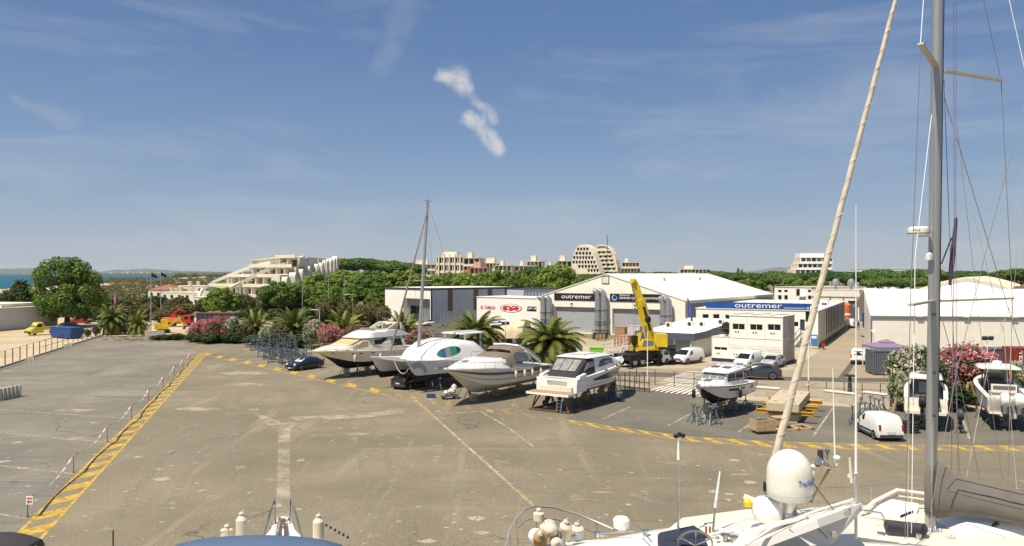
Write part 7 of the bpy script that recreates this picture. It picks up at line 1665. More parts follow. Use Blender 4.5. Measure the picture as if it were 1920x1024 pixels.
m0 = Vector((7.4, 0, 3.9)); YM = (t.matrix_basis@m0).y; m0 = cl2(785, 652, YM); m1 = cl2(802, 378, YM)
mb = MB(); mb.tube([m0, lerp(m0, m1, .5), m1], [.17, .165, .12], 10); MASTC = mb.build('mast', M_alu, t)
mb = MB(); mb.bar(m1+Vector((-.5, 0, .05)), m1+Vector((.5, 0, .05)), .04); mb.tube([m1, m1+Vector((0, 0, .5))], .015, 4); mb.build('masthead_gear', M_dkgrey, MASTC, smooth=0)
sp_ = lerp(m0, m1, .46); sdir = inv@Vector((1, 0, 0)); mb = MB(); mb.bar(sp_-sdir*.85, sp_+sdir*1.0, .09, .05); mb.build('spreader', M_greyw, t, smooth=0)
f0, f1 = cl2(731, 664, YM-5), lerp(m0, m1, .93); mb = MB(); mb.tube([f0, lerp(f0, f1, .1), lerp(f0, f1, .5), f1], [.05, .10, .09, .03], 7); mb.build('furled_jib', M_taupe, t)
for q in (sdir*1.0, -sdir*.85):
    mb = MB(); mb.tube([lerp(m0, m1, .97), sp_+q, Vector((5.6, wd/2*(1 if q.dot(Vector((0, 1, 0))) > 0 else -1), 2.9))], .014, 4); mb.build('shroud', M_wire, t)
mb = MB(); mb.tube([m1, Vector((.6, 0, 3.4))], .014, 4); mb.build('backstay', M_wire, t)
mb = MB(); mb.loft([[(x, y*w, 5.0+.12*(1-y*y)) for y in (-1, -.5, 0, .5, 1)]+[(x, y*w, 4.9) for y in (1, 0, -1)] for x, w in ((3.6, 1.5), (3.0, 1.75), (1.2, 1.75), (.5, 1.5))], cap=True); mb.build('hard_top', M_white, t)
for x in (3.2, .9):
    for y in (-1.4, 1.4): mb = MB(); mb.bar((x, y, 3.2), (x, y, 4.9), .14, .2); mb.build('hard_top_post', M_greyw, t, smooth=0)
mb = MB(); mb.prism([(1.0, -1.8, 4.2), (1.0, 1.8, 4.2), (-1.2, 1.8, 3.5), (-1.2, -1.8, 3.5)], (0, 0, .08)); mb.build('cockpit_awning', M_blkcan, t)
NEAR.rail(.4, 4.2, 1, .65, 4); NEAR.rail(7.6, LC-.6, 1, .6, 4); hulls[1].rail(5, LC-.6, -1, .6, 6)
mb = MB(); NEARq = [NEAR.skin(x, f, 1, .06) for x, f in ((11.75, .50), (11.45, .78), (11.0, .88), (10.75, .97), (10.6, .86), (10.2, .76), (9.9, .52), (9.65, .28), (9.95, .36), (9.95, .14), (10.15, .40), (10.5, .56), (11.0, .60), (11.3, .44), (11.3, .56))]
mb.poly(NEARq); mb.build('dolphin_emblem', mat('grey_dolphin', (.36, .39, .40), .6), t, smooth=0)
NEAR.stripe(5.2, 5.6, .68, .8, M_glass, 'porthole', sgs=(1,)); NEAR.stripe(3.0, 3.3, .7, .8, M_glass, 'porthole', sgs=(1,))
mb = MB(); q0 = Vector((LC-1.2, wd/2-.4, 2.8)); q1 = Vector((LC-1.2, -.3, 2.8)); mb.tube([lerp(q0, q1, s/8)+Vector((.1, 0, -1.1*4*(s/8)*(1-s/8))) for s in range(9)], .035, 5); mb.build('mooring_line', M_rope, t)
bd = thing('paddle_board', 'oval teal and grey paddle board leaning on the catamaran cabin side', 'paddle board', t.matrix_basis@Vector((6.9, 2.62, 3.5)), t.rotation_euler.z)
mb = MB()
for k, (x0, x1) in enumerate(((-1, -.62), (-.62, -.1), (-.1, .32), (.32, .7), (.7, 1))):
    xs_ = [x0+(x1-x0)*i/5 for i in range(6)]; W2 = lambda x: .52*math.sqrt(max(0, 1-x*x)); mb.prism([(x*1.6, .10-.30*W2(x), W2(x)*.9+x*-.12) for x in xs_]+[(x*1.6, .10+.30*W2(x), -W2(x)*.9+x*-.12) for x in reversed(xs_)], (0, .09, .03), k)
mb.build('board', [mat('board_dark_teal', (.02, .10, .09), .4), mat('board_teal', (.06, .30, .23), .4), mat('board_grey', (.36, .38, .36), .4), mat('board_blue', (.05, .22, .32), .4), mat('board_tip', (.10, .30, .38), .4)], bd, smooth=0)
for hh_, nm in ((NEAR, 'near hull'), (hulls[1], 'far hull')):
    for x in (3.4, 8.3): stand(hh_.w((x, hh_.y0+.5, 0)), 1.2, 'grey stand under the catamaran', 'stands under the catamaran'); stand(hh_.w((x, hh_.y0-.5, 0)), 1.2, 'grey stand under the catamaran', 'stands under the catamaran')
# --- C express cruiser
b = mkboat('express_cruiser', 'white express cruiser with a brown stripe and taupe canvas over its cockpit', (2.3, 75.0), (-6.0, 63.0), 4.2, 2.35, 3.2, .62, [(.02, 1), (.30, 2), (.34, 3), (.60, 2), (.78, 4), (1, 5)], [mat('pale_green_bottom', (.60, .61, .52), .5, 0, .12, 1), _mats['pale_green_bottom'], mat('pale_topsides', (.76, .74, .66), .35, 0, .06, 1, coat=.2), M_brown, mat('brown_hull_stripe', (.13, .115, .09), .35), mat('bluish_white_gelcoat', (.72, .74, .76), .25, coat=.3)], rake=2.3, dead=.75, deckm=M_white, p=2.5, sheer_p=1.3, cat='boat')
b.hull.data.materials[0] = _mats['pale_green_bottom']; o = b.o; C = b
tr = [(12.9, .45, 3.12, .3, 3.2), (11.2, 1.2, 2.98, .85, 3.48), (9.0, 1.65, 2.85, 1.3, 3.62), (7.3, 1.8, 2.7, 1.5, 3.6), (6.8, 1.8, 2.7, 1.5, 3.3)]; cabin(o, tr, M_white, 'foredeck_trunk', smooth=70)
mb = MB(); mb.box((11.0, 0, 3.54), (.55, .5, .04)); mb.build('deck_hatch', M_glass, o, smooth=0)
ws = [(8.2, 1.5, 3.25, 1.2, 3.60), (6.9, 1.85, 2.9, 1.45, 3.92), (6.2, 1.9, 2.85, 1.55, 3.88), (5.0, 1.9, 2.8, 1.75, 3.35)]; cabin(o, ws, M_taupe, 'windscreen_cover', sh=.6, smooth=60)
bm_ = MB(); rr = []
for x, w, z in ((6.2, 1.5, 4.18), (5.6, 1.65, 4.40), (4.4, 1.75, 4.42), (3.4, 1.75, 4.12), (1.6, 1.7, 3.2)): rr.append([(x, w*k, z-(.5 if abs(k) == 1 else 0)-.1*k*k) for k in (-1, -.85, -.4, 0, .4, .85, 1)])
bm_.loft(rr, closed=False); bm_.build('bimini', M_taupe, o, smooth=70)
mb = MB()
for sg in (1, -1): mb.tube([(2.2, sg*1.9, 2.75), (4.2, sg*1.78, 3.85), (5.0, sg*1.35, 4.46), (5.2, 0, 4.56)], [.13, .12, .1, .1], 8); mb.tube([(3.4, sg*1.95, 2.8), (4.5, sg*1.78, 3.9)], .06, 6)
mb.build('radar_arch', M_white, o)
for sg in (1, -1): mb = MB(); mb.poly([(4.1, sg*1.88, 3.1), (4.2, sg*1.76, 3.75), (5.9, sg*1.62, 3.95), (6.2, sg*1.82, 3.2)]); mb.build('side_screen', M_glassl, o, smooth=0)
b.stripe(.8, 5.0, .80, .98, M_white, 'quarter_panel', sgs=(1, -1), off=.02); b.stripe(.6, 3.6, .64, .98, mat('brown_quarter', (.10, .085, .07), .3), 'side_vent', sgs=(1, -1), off=.03, tip=.5)
for sg in (1, -1): b.rail(4.6, 13.8, sg, .55, 8)
mb = MB(); mb.tube([(13.8, -.35, 3.7), (14.6, -.15, 3.75), (14.6, .15, 3.75), (13.8, .35, 3.7)], .025, 5); mb.box((14.5, 0, 3.25), (.8, .3, .1)); mb.build('pulpit', M_steel, o)
mb = MB(); mb.bar((14.75, 0, 3.2), (14.4, 0, 3.3), .1); mb.bar((14.1, -.3, 3.3), (14.4, .3, 3.33), .06); mb.bar((13.6, -.2, 3.3), (13.7, .2, 3.35), .1); mb.build('anchor', M_dkgrey, o, smooth=0)
mb = MB(); mb.b2((-1.0, -1.7, 1.35), (-.02, 1.7, 1.5)); mb.build('swim_platform', M_cream, o, smooth=0)
for i, x in enumerate((6.6, 5.2, 3.9, 2.4)): fender(b.w(b.side(x, 1, -.95, .10)), '%s of the four cream fenders along the express cruiser side' % ('first', 'second', 'third', 'last')[i], 'fenders on the express cruiser', .14, .72)
props_under(b, (2.2, 6.0, 9.3), 'express cruiser')
# --- D hard top coupe, stern to camera
b = mkboat('coupe_cruiser', 'white hard top coupe cruiser seen from its stern, black canvas round the cockpit', (3.6, 62.4), (10.25, 72.3), 4.0, 2.55, 3.25, .95, [(.10, 1), (.27, 2), (.30, 3), (1, 2)], [M_antired, M_antired, M_white, M_dkgrey], rake=1.3, dead=.55, deckm=M_white, p=2.6, sheer_p=1.1, tb=.96)
o = b.o; D_ = b
b.stripe(2.7, 11.0, .42, .85, M_glass, 'hull_window', off=.02, tip=.75)
cb2 = [(9.6, 1.0, 2.95, .7, 3.05), (8.4, 1.4, 2.85, 1.15, 3.5), (6.8, 1.6, 2.75, 1.3, 3.92), (5.6, 1.65, 2.7, 1.4, 4.02), (3.6, 1.65, 2.65, 1.45, 4.02)]; cabin(o, cb2, M_white, 'cabin')
frontwin(o, cb2[1], cb2[2], .08, .92, M_glass, 2); sidewin(o, cb2, [(8.2, .42), (6.9, .86), (5.2, .90), (4.3, .62), (4.2, .34)], M_glass)
rf = [(7.2, 1.35, 3.90, 1.05, 3.96), (6.4, 1.5, 3.96, 1.3, 4.10), (4.0, 1.55, 4.0, 1.4, 4.17), (2.6, 1.5, 4.0, 1.35, 4.12), (2.3, 1.45, 4.02, 1.25, 4.05)]; cabin(o, rf, M_white, 'hard_top')
mb = MB(); mb.b2((3.2, -.75, 4.205), (5.4, .75, 4.235)); mb.build('sunroof', M_greyw, o, smooth=0)
en = [(3.58, 1.66, 2.6, 1.42, 3.98), (2.3, 1.75, 2.4, 1.42, 3.97), (1.0, 1.6, 1.9, 1.3, 2.95), (.35, 1.25, 1.72, 1.2, 2.4)]; cabin(o, en, M_blkcan, 'cockpit_canvas', sh=.9, smooth=30)
for u0, u1 in ((-.92, -.36), (-.30, .30), (.36, .92)):
    mb = MB(); L = []
    for s, u in ((.12, u0), (.12, u1), (.92, u1), (.92, u0)): x = 2.3+(1.0-2.3)*s; w = (1.45+(1.3-1.45)*s)*.9; z = 3.97+(2.95-3.97)*s; L.append((x-.04, u*w, z+.05))
    mb.poly(L); mb.build('clear_panel', mat('clear_vinyl', (.30, .29, .27), .12, 0, .4, 2.5), o, smooth=0)
sidewin(o, en, [(3.5, .5), (3.5, .88), (2.35, .86), (1.7, .55)], _mats['clear_vinyl'], 'clear_panel')
for sg in (1, -1): mb = MB(); mb.prism([(-.05, sg*1.72-.16, 1.5), (-.05, sg*1.72-.16, 2.2), (.5, sg*1.72-.16, 2.75), (1.6, sg*1.72-.16, 2.9), (1.6, sg*1.72-.16, 1.5)], (0, .32, 0)); mb.build('quarter', M_white, o, smooth=0)
mb = MB(); mb.b2((-.25, -1.5, 1.55), (.3, 1.5, 1.95)); mb.b2((.0, -1.0, 1.951), (.5, .9, 2.35)); mb.build('transom_seat', M_cream, o, smooth=0)
mb = MB(); mb.b2((-1.55, -1.95, 1.36), (-.28, 1.95, 1.54)); mb.build('swim_platform', M_white, o, smooth=0); mb = MB(); mb.b2((-1.5, -1.85, 1.541), (-.3, -.05, 1.555)); mb.b2((-1.5, .05, 1.541), (-.3, 1.85, 1.555)); mb.build('teak_pad', M_teak, o, smooth=0)
for y in (-.55, .55): mb = MB(); mb.tube([(-.1, y, 1.2), (-.55, y, .95), (-.7, y, .5)], [.2, .2, .12], 8); mb.lathe([(.05, -.1), (.28, -.04), (.28, .04), (.05, .12)], (-.85, y, .62), 8, Matrix.Rotation(R(90), 3, 'Y')); mb.build('stern_drive', M_black, o)
mb = MB(); mb.bar((-1.3, -.75, 0), (-1.1, -.75, 1.35), .06); mb.bar((-1.3, -1.15, 0), (-1.1, -1.15, 1.35), .06); [mb.bar((-1.3+.03*k, -.75, .25*k), (-1.3+.03*k, -1.15, .25*k), .04) for k in range(1, 5)]; mb.build('ladder', M_steel, o, smooth=0)
for sg in (1, -1): b.rail(6.5, 11.6, sg, .45, 5)
for i, x in enumerate((5.2, 7.6, 8.6)): 
    q = b.side(x, -1, .10, -.25); t = fender(b.w(q), 'grey fender lying on the coupe cruiser side deck, the %s one' % ('rear', 'middle', 'front')[i], None, .13, .6, M_greycan, R(90))
props_under(b, (1.2, 4.2, 7.2, 9.4), 'coupe cruiser')
t = thing('steel_cradle', 'rusty steel base frame on the ground under the coupe cruiser stern', 'cradle', b.w((.2, 0, 0)), o.rotation_euler.z); mb = MB(); mb.b2((-1.4, -1.9, .02), (-1.25, 1.9, .16)); [mb.b2((-1.249, y-.07, .02), (3, y+.07, .14)) for y in (-1.7, 1.7)]; mb.build('base_frame', M_rust, t, smooth=0)
for y in (-1.7, 1.7): mb = MB(); mb.bar((-1.3, y, .1), (-.1, y*.85, 1.33), .09); mb.bar((-1.3, y, .1), (-1.2, y*.75, 1.33), .09); mb.build('strut', M_rust, t, smooth=0)
# --- E small pilothouse boat, bow to camera
b = mkboat('pilothouse_boat', 'small white pilothouse cabin boat with its bow to the camera, black fender at the bow', (19.0, 64.2), (13.7, 57.2), 3.0, 2.2, 2.65, .95, [(.06, 1), (.92, 2), (1, 3)], [M_antif, M_antif, mat('white_topsides', (.74, .74, .73), .28, 0, .04, 1, coat=.2), M_dkgrey], rake=1.3, dead=.42, deckm=M_white, p=2.8, sheer_p=1.3)
o = b.o; E_ = b
b.stripe(3.0, 5.8, .62, .76, M_glass, 'hull_window', off=.02); b.stripe(.9, 1.5, .45, .8, M_glass, 'hull_window', off=.02)
cabin(o, [(8.0, .5, 2.5, .35, 2.62), (6.6, 1.05, 2.4, .8, 2.86), (5.4, 1.15, 2.35, .95, 2.92), (5.1, 1.1, 2.3, .95, 2.8)], M_white, 'foredeck_trunk', smooth=70)
ph = [(5.9, 1.0, 2.5, .9, 2.78), (5.35, 1.15, 2.4, .95, 3.40), (4.0, 1.2, 2.3, 1.02, 3.52), (2.3, 1.2, 2.3, 1.02, 3.52)]; cabin(o, ph, M_white, 'pilothouse', sh=.9, smooth=40)
frontwin(o, ph[0], ph[1], .12, .92, M_glassl, 3, inset=.98); sidewin(o, ph, [(5.55, .35), (5.25, .85), (4.1, .85), (4.1, .3)], M_glass); sidewin(o, ph, [(4.0, .3), (4.0, .85), (2.5, .85), (2.5, .3)], M_glass)
cabin(o, [(5.75, .95, 3.36, .7, 3.40), (5.2, 1.12, 3.40, .95, 3.56), (2.2, 1.14, 3.48, .95, 3.66), (1.6, 1.0, 3.48, .85, 3.58)], M_white, 'roof')
for y in (-.45, .45): mb = MB(); mb.box((4.2, y, 3.655), (.7, .55, .05), 0, 0, 0, R(3)); mb.build('roof_hatch', mat('violet_glass', (.06, .05, .12), .1), o, smooth=0)
mb = MB(); mb.box((6.7, 0, 2.90), (.55, .5, .04), 0, 0, 0, R(8)); mb.build('deck_hatch', _mats['violet_glass'], o, smooth=0)
mb = MB(); mb.tube([(1.7, -.9, 3.58), (2.2, -.9, 3.82), (2.2, .9, 3.82), (1.7, .9, 3.58)], .03, 5); mb.tube([(3, -1, 3.62), (3, -1, 3.78), (5, -.9, 3.68)], .02, 5); mb.tube([(3, 1, 3.62), (3, 1, 3.78), (5, .9, 3.68)], .02, 5); mb.build('roof_rail', M_steel, o)
for sg in (1, -1): b.rail(2.2, 8.2, sg, .5, 6)
mb = MB(); mb.tube([(8.2, -.35, 3.08), (8.75, 0, 3.1), (8.2, .35, 3.08)], .022, 5); mb.box((8.6, 0, 2.72), (.5, .2, .1)); mb.build('pulpit', M_steel, o)
mb = MB(); mb.b2((-.75, -.3, 1.7), (-.2, .3, 2.45)); mb.b2((-.6, -.12, .8), (-.3, .12, 1.699)); mb.build('outboard', M_black, o, smooth=40)
fender(b.w(b.side(8.3, -1, -.95, .12)), 'black fender hanging at the bow of the small pilothouse boat', None, .14, .7, M_black); fender(b.w(b.side(4.4, 1, -1.0, .12)), 'black fender halfway along the small pilothouse boat', None, .13, .7, M_black)
props_under(b, (1.2, 4.0, 6.2), 'small pilothouse boat')
# --- F hard top fisher, stern to camera
def outboard(o, x, y, z, m, s=1.0, nm='outboard'):
    mb = MB(); mb.loft([[(x+dx*s, y+q*w*s, z+dz*s) for q in (-1, 1)]+[(x+(dx+l)*s, y+q*w*s, z+dz*s) for q in (1, -1)] for dx, w, dz, l in ((-.34, .08, -.75, .22), (-.36, .1, -.2, .28), (-.62, .26, -.05, .6), (-.66, .29, .35, .62), (-.58, .25, .68, .5), (-.4, .12, .8, .25))], cap=True)
    q = mb.build(nm, m, o, smooth=60); p2 = MB(); p2.box((x-.25*s, y, z-.95*s), (.14*s, .06, .5*s)); p2.lathe([(.08*s, -.25*s), (.1*s, 0), (.04*s, .25*s)], (x-.25*s, y, z-.78*s), 8, Matrix.Rotation(R(90), 3, 'Y')); p2.lathe([(.06, -.03), (.22*s, 0), (.06, .03)], (x-.5*s, y, z-.8*s), 9, Matrix.Rotation(R(90), 3, 'Y')); p2.build('lower_unit', M_black, q); return q
fd_ = Vector((.471, .882, 0)); fs = Vector((29.0, 54.2, 0)); fe = fs+fd_*7.8
b = mkboat('hard_top_boat', 'white hard top fishing boat seen from the stern behind the big mast, black outboard', fs, fe, 2.8, 2.25, 2.85, .85, [(.10, 0), (1, 1)], [M_antif, M_white, M_white], rake=1.2, dead=.4, deckm=None, p=2.6, tb=.97, sheer_p=1.0); o = b.o
mb = MB(); mb.b2((.15, -1.15, 1.45), (6, 1.15, 1.5)); mb.build('cockpit_sole', M_greyw, o, smooth=0)
mb = MB(); rr = [[(x, sg*(b.hb(x/b.L)-.28), b.zs(x/b.L)+.01) for sg in (1,)]+[(x, b.hb(x/b.L)+.02, b.zs(x/b.L)+.01)] for x in [i*.39 for i in range(20)]]; mb.loft(rr, closed=False); mb.loft([[(p[0], -p[1], p[2]) for p in r] for r in rr], closed=False); mb.build('gunwale', M_white, o)
ph = [(6.4, .8, 2.4, .7, 2.75), (5.6, 1.0, 2.2, .85, 3.24), (4.4, 1.05, 1.55, .95, 3.28), (3.2, 1.05, 1.5, .95, 3.28)]; cabin(o, ph, M_dkgrey, 'cabin'); cabin(o, [(7.4, .5, 2.5, .3, 2.75), (6.2, 1.0, 2.45, .8, 2.95), (5.4, 1.0, 2.4, .8, 2.95)], M_white, 'foredeck')
cabin(o, [(6.0, .95, 3.23, .8, 3.33), (5.4, 1.12, 3.25, 1.0, 3.48), (3.0, 1.15, 3.25, 1.02, 3.51), (2.5, 1.1, 3.29, 1.0, 3.43)], M_white, 'hard_top')
mb = MB(); mb.box((3.18, -.1, 2.6), (.03, 1.1, .75)); mb.build('rear_glass', M_glassl, o, smooth=0); mb = MB(); mb.box((4.2, 0, 3.53), (1.0, .9, .03)); mb.build('roof_hatch', M_glass, o, smooth=0)
mb = MB(); mb.b2((.05, -.85, 1.5), (.55, .85, 2.2)); mb.b2((-.55, -1.25, 1.2), (.04, -.35, 1.42)); mb.b2((-.55, .35, 1.2), (.04, 1.25, 1.42)); mb.b2((-.02, -1.35, 1.25), (.03, 1.35, 1.9)); mb.build('transom', M_cream, o, smooth=0)
mb = MB(); [mb.b2((.2, -.7+k*.36, 2.201), (.5, -.4+k*.36, 2.42)) for k in range(4)]; mb.build('stern_cushion', M_greycan, o, smooth=0)
outboard(o, -.12, .20, 1.78, M_black, .85); outboard(o, -.12, -.62, 1.78, M_black, .85)
props_under(b, (1.0, 3.4), 'hard top fishing boat', .8)
t = thing('outboard_motor', 'spare dark outboard motor on a stand to the right of the hard top fishing boat', 'outboard', b.w((.2, -2.1, .0)), o.rotation_euler.z); outboard(t, 0, 0, 1.05, M_dkgrey, .8, 'motor'); mb = MB(); [mb.bar((.0, 0, 1.0), (dx, dy, 0), .05) for dx, dy in ((-.4, .35), (-.4, -.35), (.4, 0))]; mb.build('stand', M_galv, t, smooth=0)
for px in (1702, 1714): 
    t = thing('tyre_stack', 'stack of black tyres under the hard top fishing boat', 'tyres', G(px, 812), 0, 'tyre stacks under the hard top boat'); mb = MB()
    for k in range(4): mb.lathe([(.18, 0), (.3, 0), (.34, .1), (.3, .2), (.18, .2)], (0, 0, k*.205), 14, cap=False)
    mb.build('tyres', M_tyre, t)
# --- G centre console with white T-top
gs = Vector((34.85, 54.0, 0)); ge = gs+Vector((.37, .93, 0)).normalized()*8.6
b = mkboat('console_boat', 'white open console boat with a hard T-top and twin white outboards', gs, ge, 3.0, 2.25, 3.0, .8, [(.08, 0), (.97, 1), (1, 2)], [M_antif, M_white, M_greyw], rake=1.3, dead=.4, p=2.8, tb=.97, sheer_p=1.1); o = b.o
mb = MB(); rr = [[(x, sg*max(0, b.hb(x/b.L)-.12), 1.55+.25*(x/b.L)) for sg in (-1, 1)] for x in [.1+i*.5 for i in range(16)]]; mb.loft(rr, closed=False); mb.build('cockpit_sole', M_teak, o)
mb = MB(); rr = [[(x, max(0, b.hb(x/b.L)-.32), b.zs(x/b.L)+.01), (x, b.hb(x/b.L)+.02, b.zs(x/b.L)+.01)] for x in [i*.43 for i in range(20)]+[8.55]]; mb.loft(rr, closed=False); mb.loft([[(p[0], -p[1], p[2]) for p in r] for r in rr], closed=False); mb.loft([[(p[0][0], max(0, p[0][1]), p[0][2]), (p[0][0], max(0, p[0][1]), 1.6)] for p in rr], closed=False); mb.loft([[(p[0][0], -p[0][1], p[0][2]), (p[0][0], -p[0][1], 1.6)] for p in rr], closed=False); mb.build('gunwale', M_white, o)
cabin(o, [(8.0, .5, 2.6, .3, 2.8), (6.8, 1.0, 2.4, .8, 2.85), (6.4, 1.0, 2.0, .85, 2.8)], M_white, 'bow_cushion')
cabin(o, [(5.8, .55, 1.7, .5, 2.5), (5.2, .62, 1.65, .55, 3.05), (4.4, .62, 1.6, .55, 2.95), (4.2, .6, 1.6, .5, 2.4)], M_dkgrey, 'console')
mb = MB(); mb.poly([(5.25, -.75, 2.95), (5.25, .75, 2.95), (5.05, .75, 3.85), (5.05, -.75, 3.85)]); mb.build('windscreen', M_glassl, o, smooth=0)
for x in (5.4, 3.9):
    for y in (-.85, .85): mb = MB(); mb.tube([(x, y, 1.6), (x-.15, y, 3.95)], .05, 6); mb.build('top_post', M_dkgrey, o)
cabin(o, [(6.2, 1.05, 3.92, .85, 4.0), (5.6, 1.3, 3.94, 1.15, 4.12), (3.3, 1.35, 3.94, 1.2, 4.12), (2.9, 1.2, 3.96, 1.1, 4.06)], M_white, 't_top')
mb = MB(); mb.lathe([(.3, 4.16), (.33, 4.26), (.3, 4.42), (.05, 4.46)], (4.6, 0, 0), 14); mb.b2((4.4, -.1, 4.12), (4.8, .1, 4.17)); mb.build('radar', M_white, o)
mb = MB(); mb.b2((2.3, -.8, 1.6), (3.3, .8, 2.35)); mb.b2((2.2, -.8, 2.351), (2.4, .8, 2.95)); mb.build('leaning_seat', M_white, o, smooth=0); mb = MB(); mb.b2((2.17, -.7, 2.6), (2.195, .7, 2.85)); mb.build('seat_back', M_greycan, o, smooth=0)
mb = MB(); mb.b2((.0, -1.4, 1.2), (.35, 1.4, 2.1)); mb.b2((.05, -.9, 2.101), (.8, .9, 2.25)); mb.build('transom', M_white, o, smooth=0)
mb = MB(); mb.b2((-.75, -1.45, 1.25), (-.02, -.75, 1.4)); mb.b2((-.75, .75, 1.25), (-.02, 1.45, 1.4)); mb.build('swim_step', M_white, o, smooth=0); mb = MB(); mb.b2((-.72, -1.42, 1.401), (-.04, -.78, 1.415)); mb.b2((-.72, .78, 1.401), (-.04, 1.42, 1.415)); mb.build('teak_pad', M_teak, o, smooth=0)
outboard(o, -.1, -.42, 1.9, M_white, 1.0); outboard(o, -.1, .42, 1.9, M_white, 1.0)
props_under(b, (1.2, 4.6), 'console boat', .8)
fender(b.w((.9, -1.1, 1.62)), 'dark fender lying on the console boat stern deck', None, .16, .7, M_dkgrey, R(80))
# ============================================================ boats in the foreground
def at3(o, px, py, Y): return o.matrix_basis.inverted()@P(px, py, Y)
def wire(o, pts, r, m=None, name='stay', n=5):
    mb = MB(); mb.tube([at3(o, *p) for p in pts], r, n); return mb.build(name, m or M_wire, o)
M_deck = mat('aged_cream_deck', (.72, .66, .53), .45, 0, .16, 2.2)
# ---- big sailing yacht: hull lies left to right, bow left, mast at px 1755
YS = 19.5
st, bw = Vector((19.5, YS+.2, 0)), Vector((5.7, YS+.6, 0))
b = mkboat('sailing_yacht', 'big white sailing yacht in the right foreground, grey mast, furled sail and covered boom', st, bw, 4.0, 4.35, 4.7, 1.6, [(.2, 0), (1, 1)], [M_antif, M_white, M_white], rake=1.5, dead=.8, deckm=M_deck, p=2.2, tb=.8, cat='sailing yacht', camber=.12); S = b; o = b.o; dzk = 4.55
mb = MB(); mb.prism([(5, -.15, .3), (7.5, -.15, .3), (7.2, -.15, 2.0), (5.6, -.15, 2.0)], (0, .3, 0)); mb.build('keel', M_antif, o, smooth=0)
# mast
M0, M1 = at3(o, 1744, 1030, YS), at3(o, 1759.5, -95, YS)
def mast_mesh(a, c, w, d):
    mb = MB(); rr = []
    for s in (0, .5, 1): q = lerp(a, c, s); rr.append([q+Vector((d*math.cos(k*math.pi/8), w*math.sin(k*math.pi/8), 0)) for k in range(16)])
    mb.loft(rr, cap=True); return mb
rz_ = o.rotation_euler.z
mast = mast_mesh(M0, M1, .125, .135).build('mast', mat('anodised_mast', (.40, .40, .39), .38, .55, .06, .8), o)
mb = MB(); dirx = at3(o, 1771, 500, YS)-at3(o, 1755, 500, YS); dirx.normalize(); mb.bar(lerp(M0, M1, .22)+dirx*.135, M1+dirx*.135, .045, .05); mb.build('sail_track', M_black, mast, smooth=0)
for py, r_ in ((700, .012), (780, .015), (590, .02)): q = at3(o, 1751, py, YS-.17); mb = MB(); mb.box(q, (.09, .012, .06)); mb.build('mast_fitting', M_galv, mast, smooth=0)
wire(o, [(1747, 1020, YS-.35), (1748, 690, YS-.2)], .01, M_rope, 'halyard')
def spreader(a, c): mb = MB(); A, Cc = at3(o, *a), at3(o, *c); mb.bar(A, Cc, .13, .05); return mb.build('spreader', mat('beige_spreader', (.50, .46, .36), .5, .2), o, smooth=0)
spreader((1757, 128, YS), (1726, 82, YS-1.35)); spreader((1769, 133, YS), (1877, 151, YS+1.0)); spreader((1752, 564, YS), (1707, 572, YS-1.45)); spreader((1765, 564.5, YS), (1898, 559.5, YS+1.1))
# forestay with the rolled sail
f0, f1 = (1437, 920, YS+.3), (1704, -95, YS); A_, B_ = at3(o, *f0), at3(o, *f1); mb = MB(); rr = []
for i in range(61):
    s = i/60; q = lerp(A_, B_, s); r = (.04+.062*min(1, s/.06)) if s < .06 else .102-.056*(s-.06)/.94; n_ = 12
    rr.append([q+Vector((math.cos(k*.5236)*r*(1+.10*math.sin(i*1.25+k*.5236)), math.sin(k*.5236)*r*(1+.10*math.cos(i*1.25+k*.5236)), 0)) for k in range(n_)])
mb.loft(rr, cap=True); mb.build('furled_sail', mat('sun_bleached_sail', (.62, .55, .43), .9, 0, .22, 3.0, .3), o)
mb = MB(); L = [lerp(A_, B_, .03+.97*i/240)+Vector((math.cos(i*.75)*1, math.sin(i*.75)*1, 0))*((.104-.056*i/240)) for i in range(241)]; mb.tube(L, .011, 4); mb.build('leech_strip', mat('sail_edge_strip', (.56, .49, .38), .9), o)
wire(o, [f0, (1425, 1000, YS+.3)], .03, M_steel, 'furler_drum'); wire(o, [(1476, 815, YS+.1), (1496, 862, YS-1), (1560, 960, YS-1.5)], .012, M_wire, 'sheet')
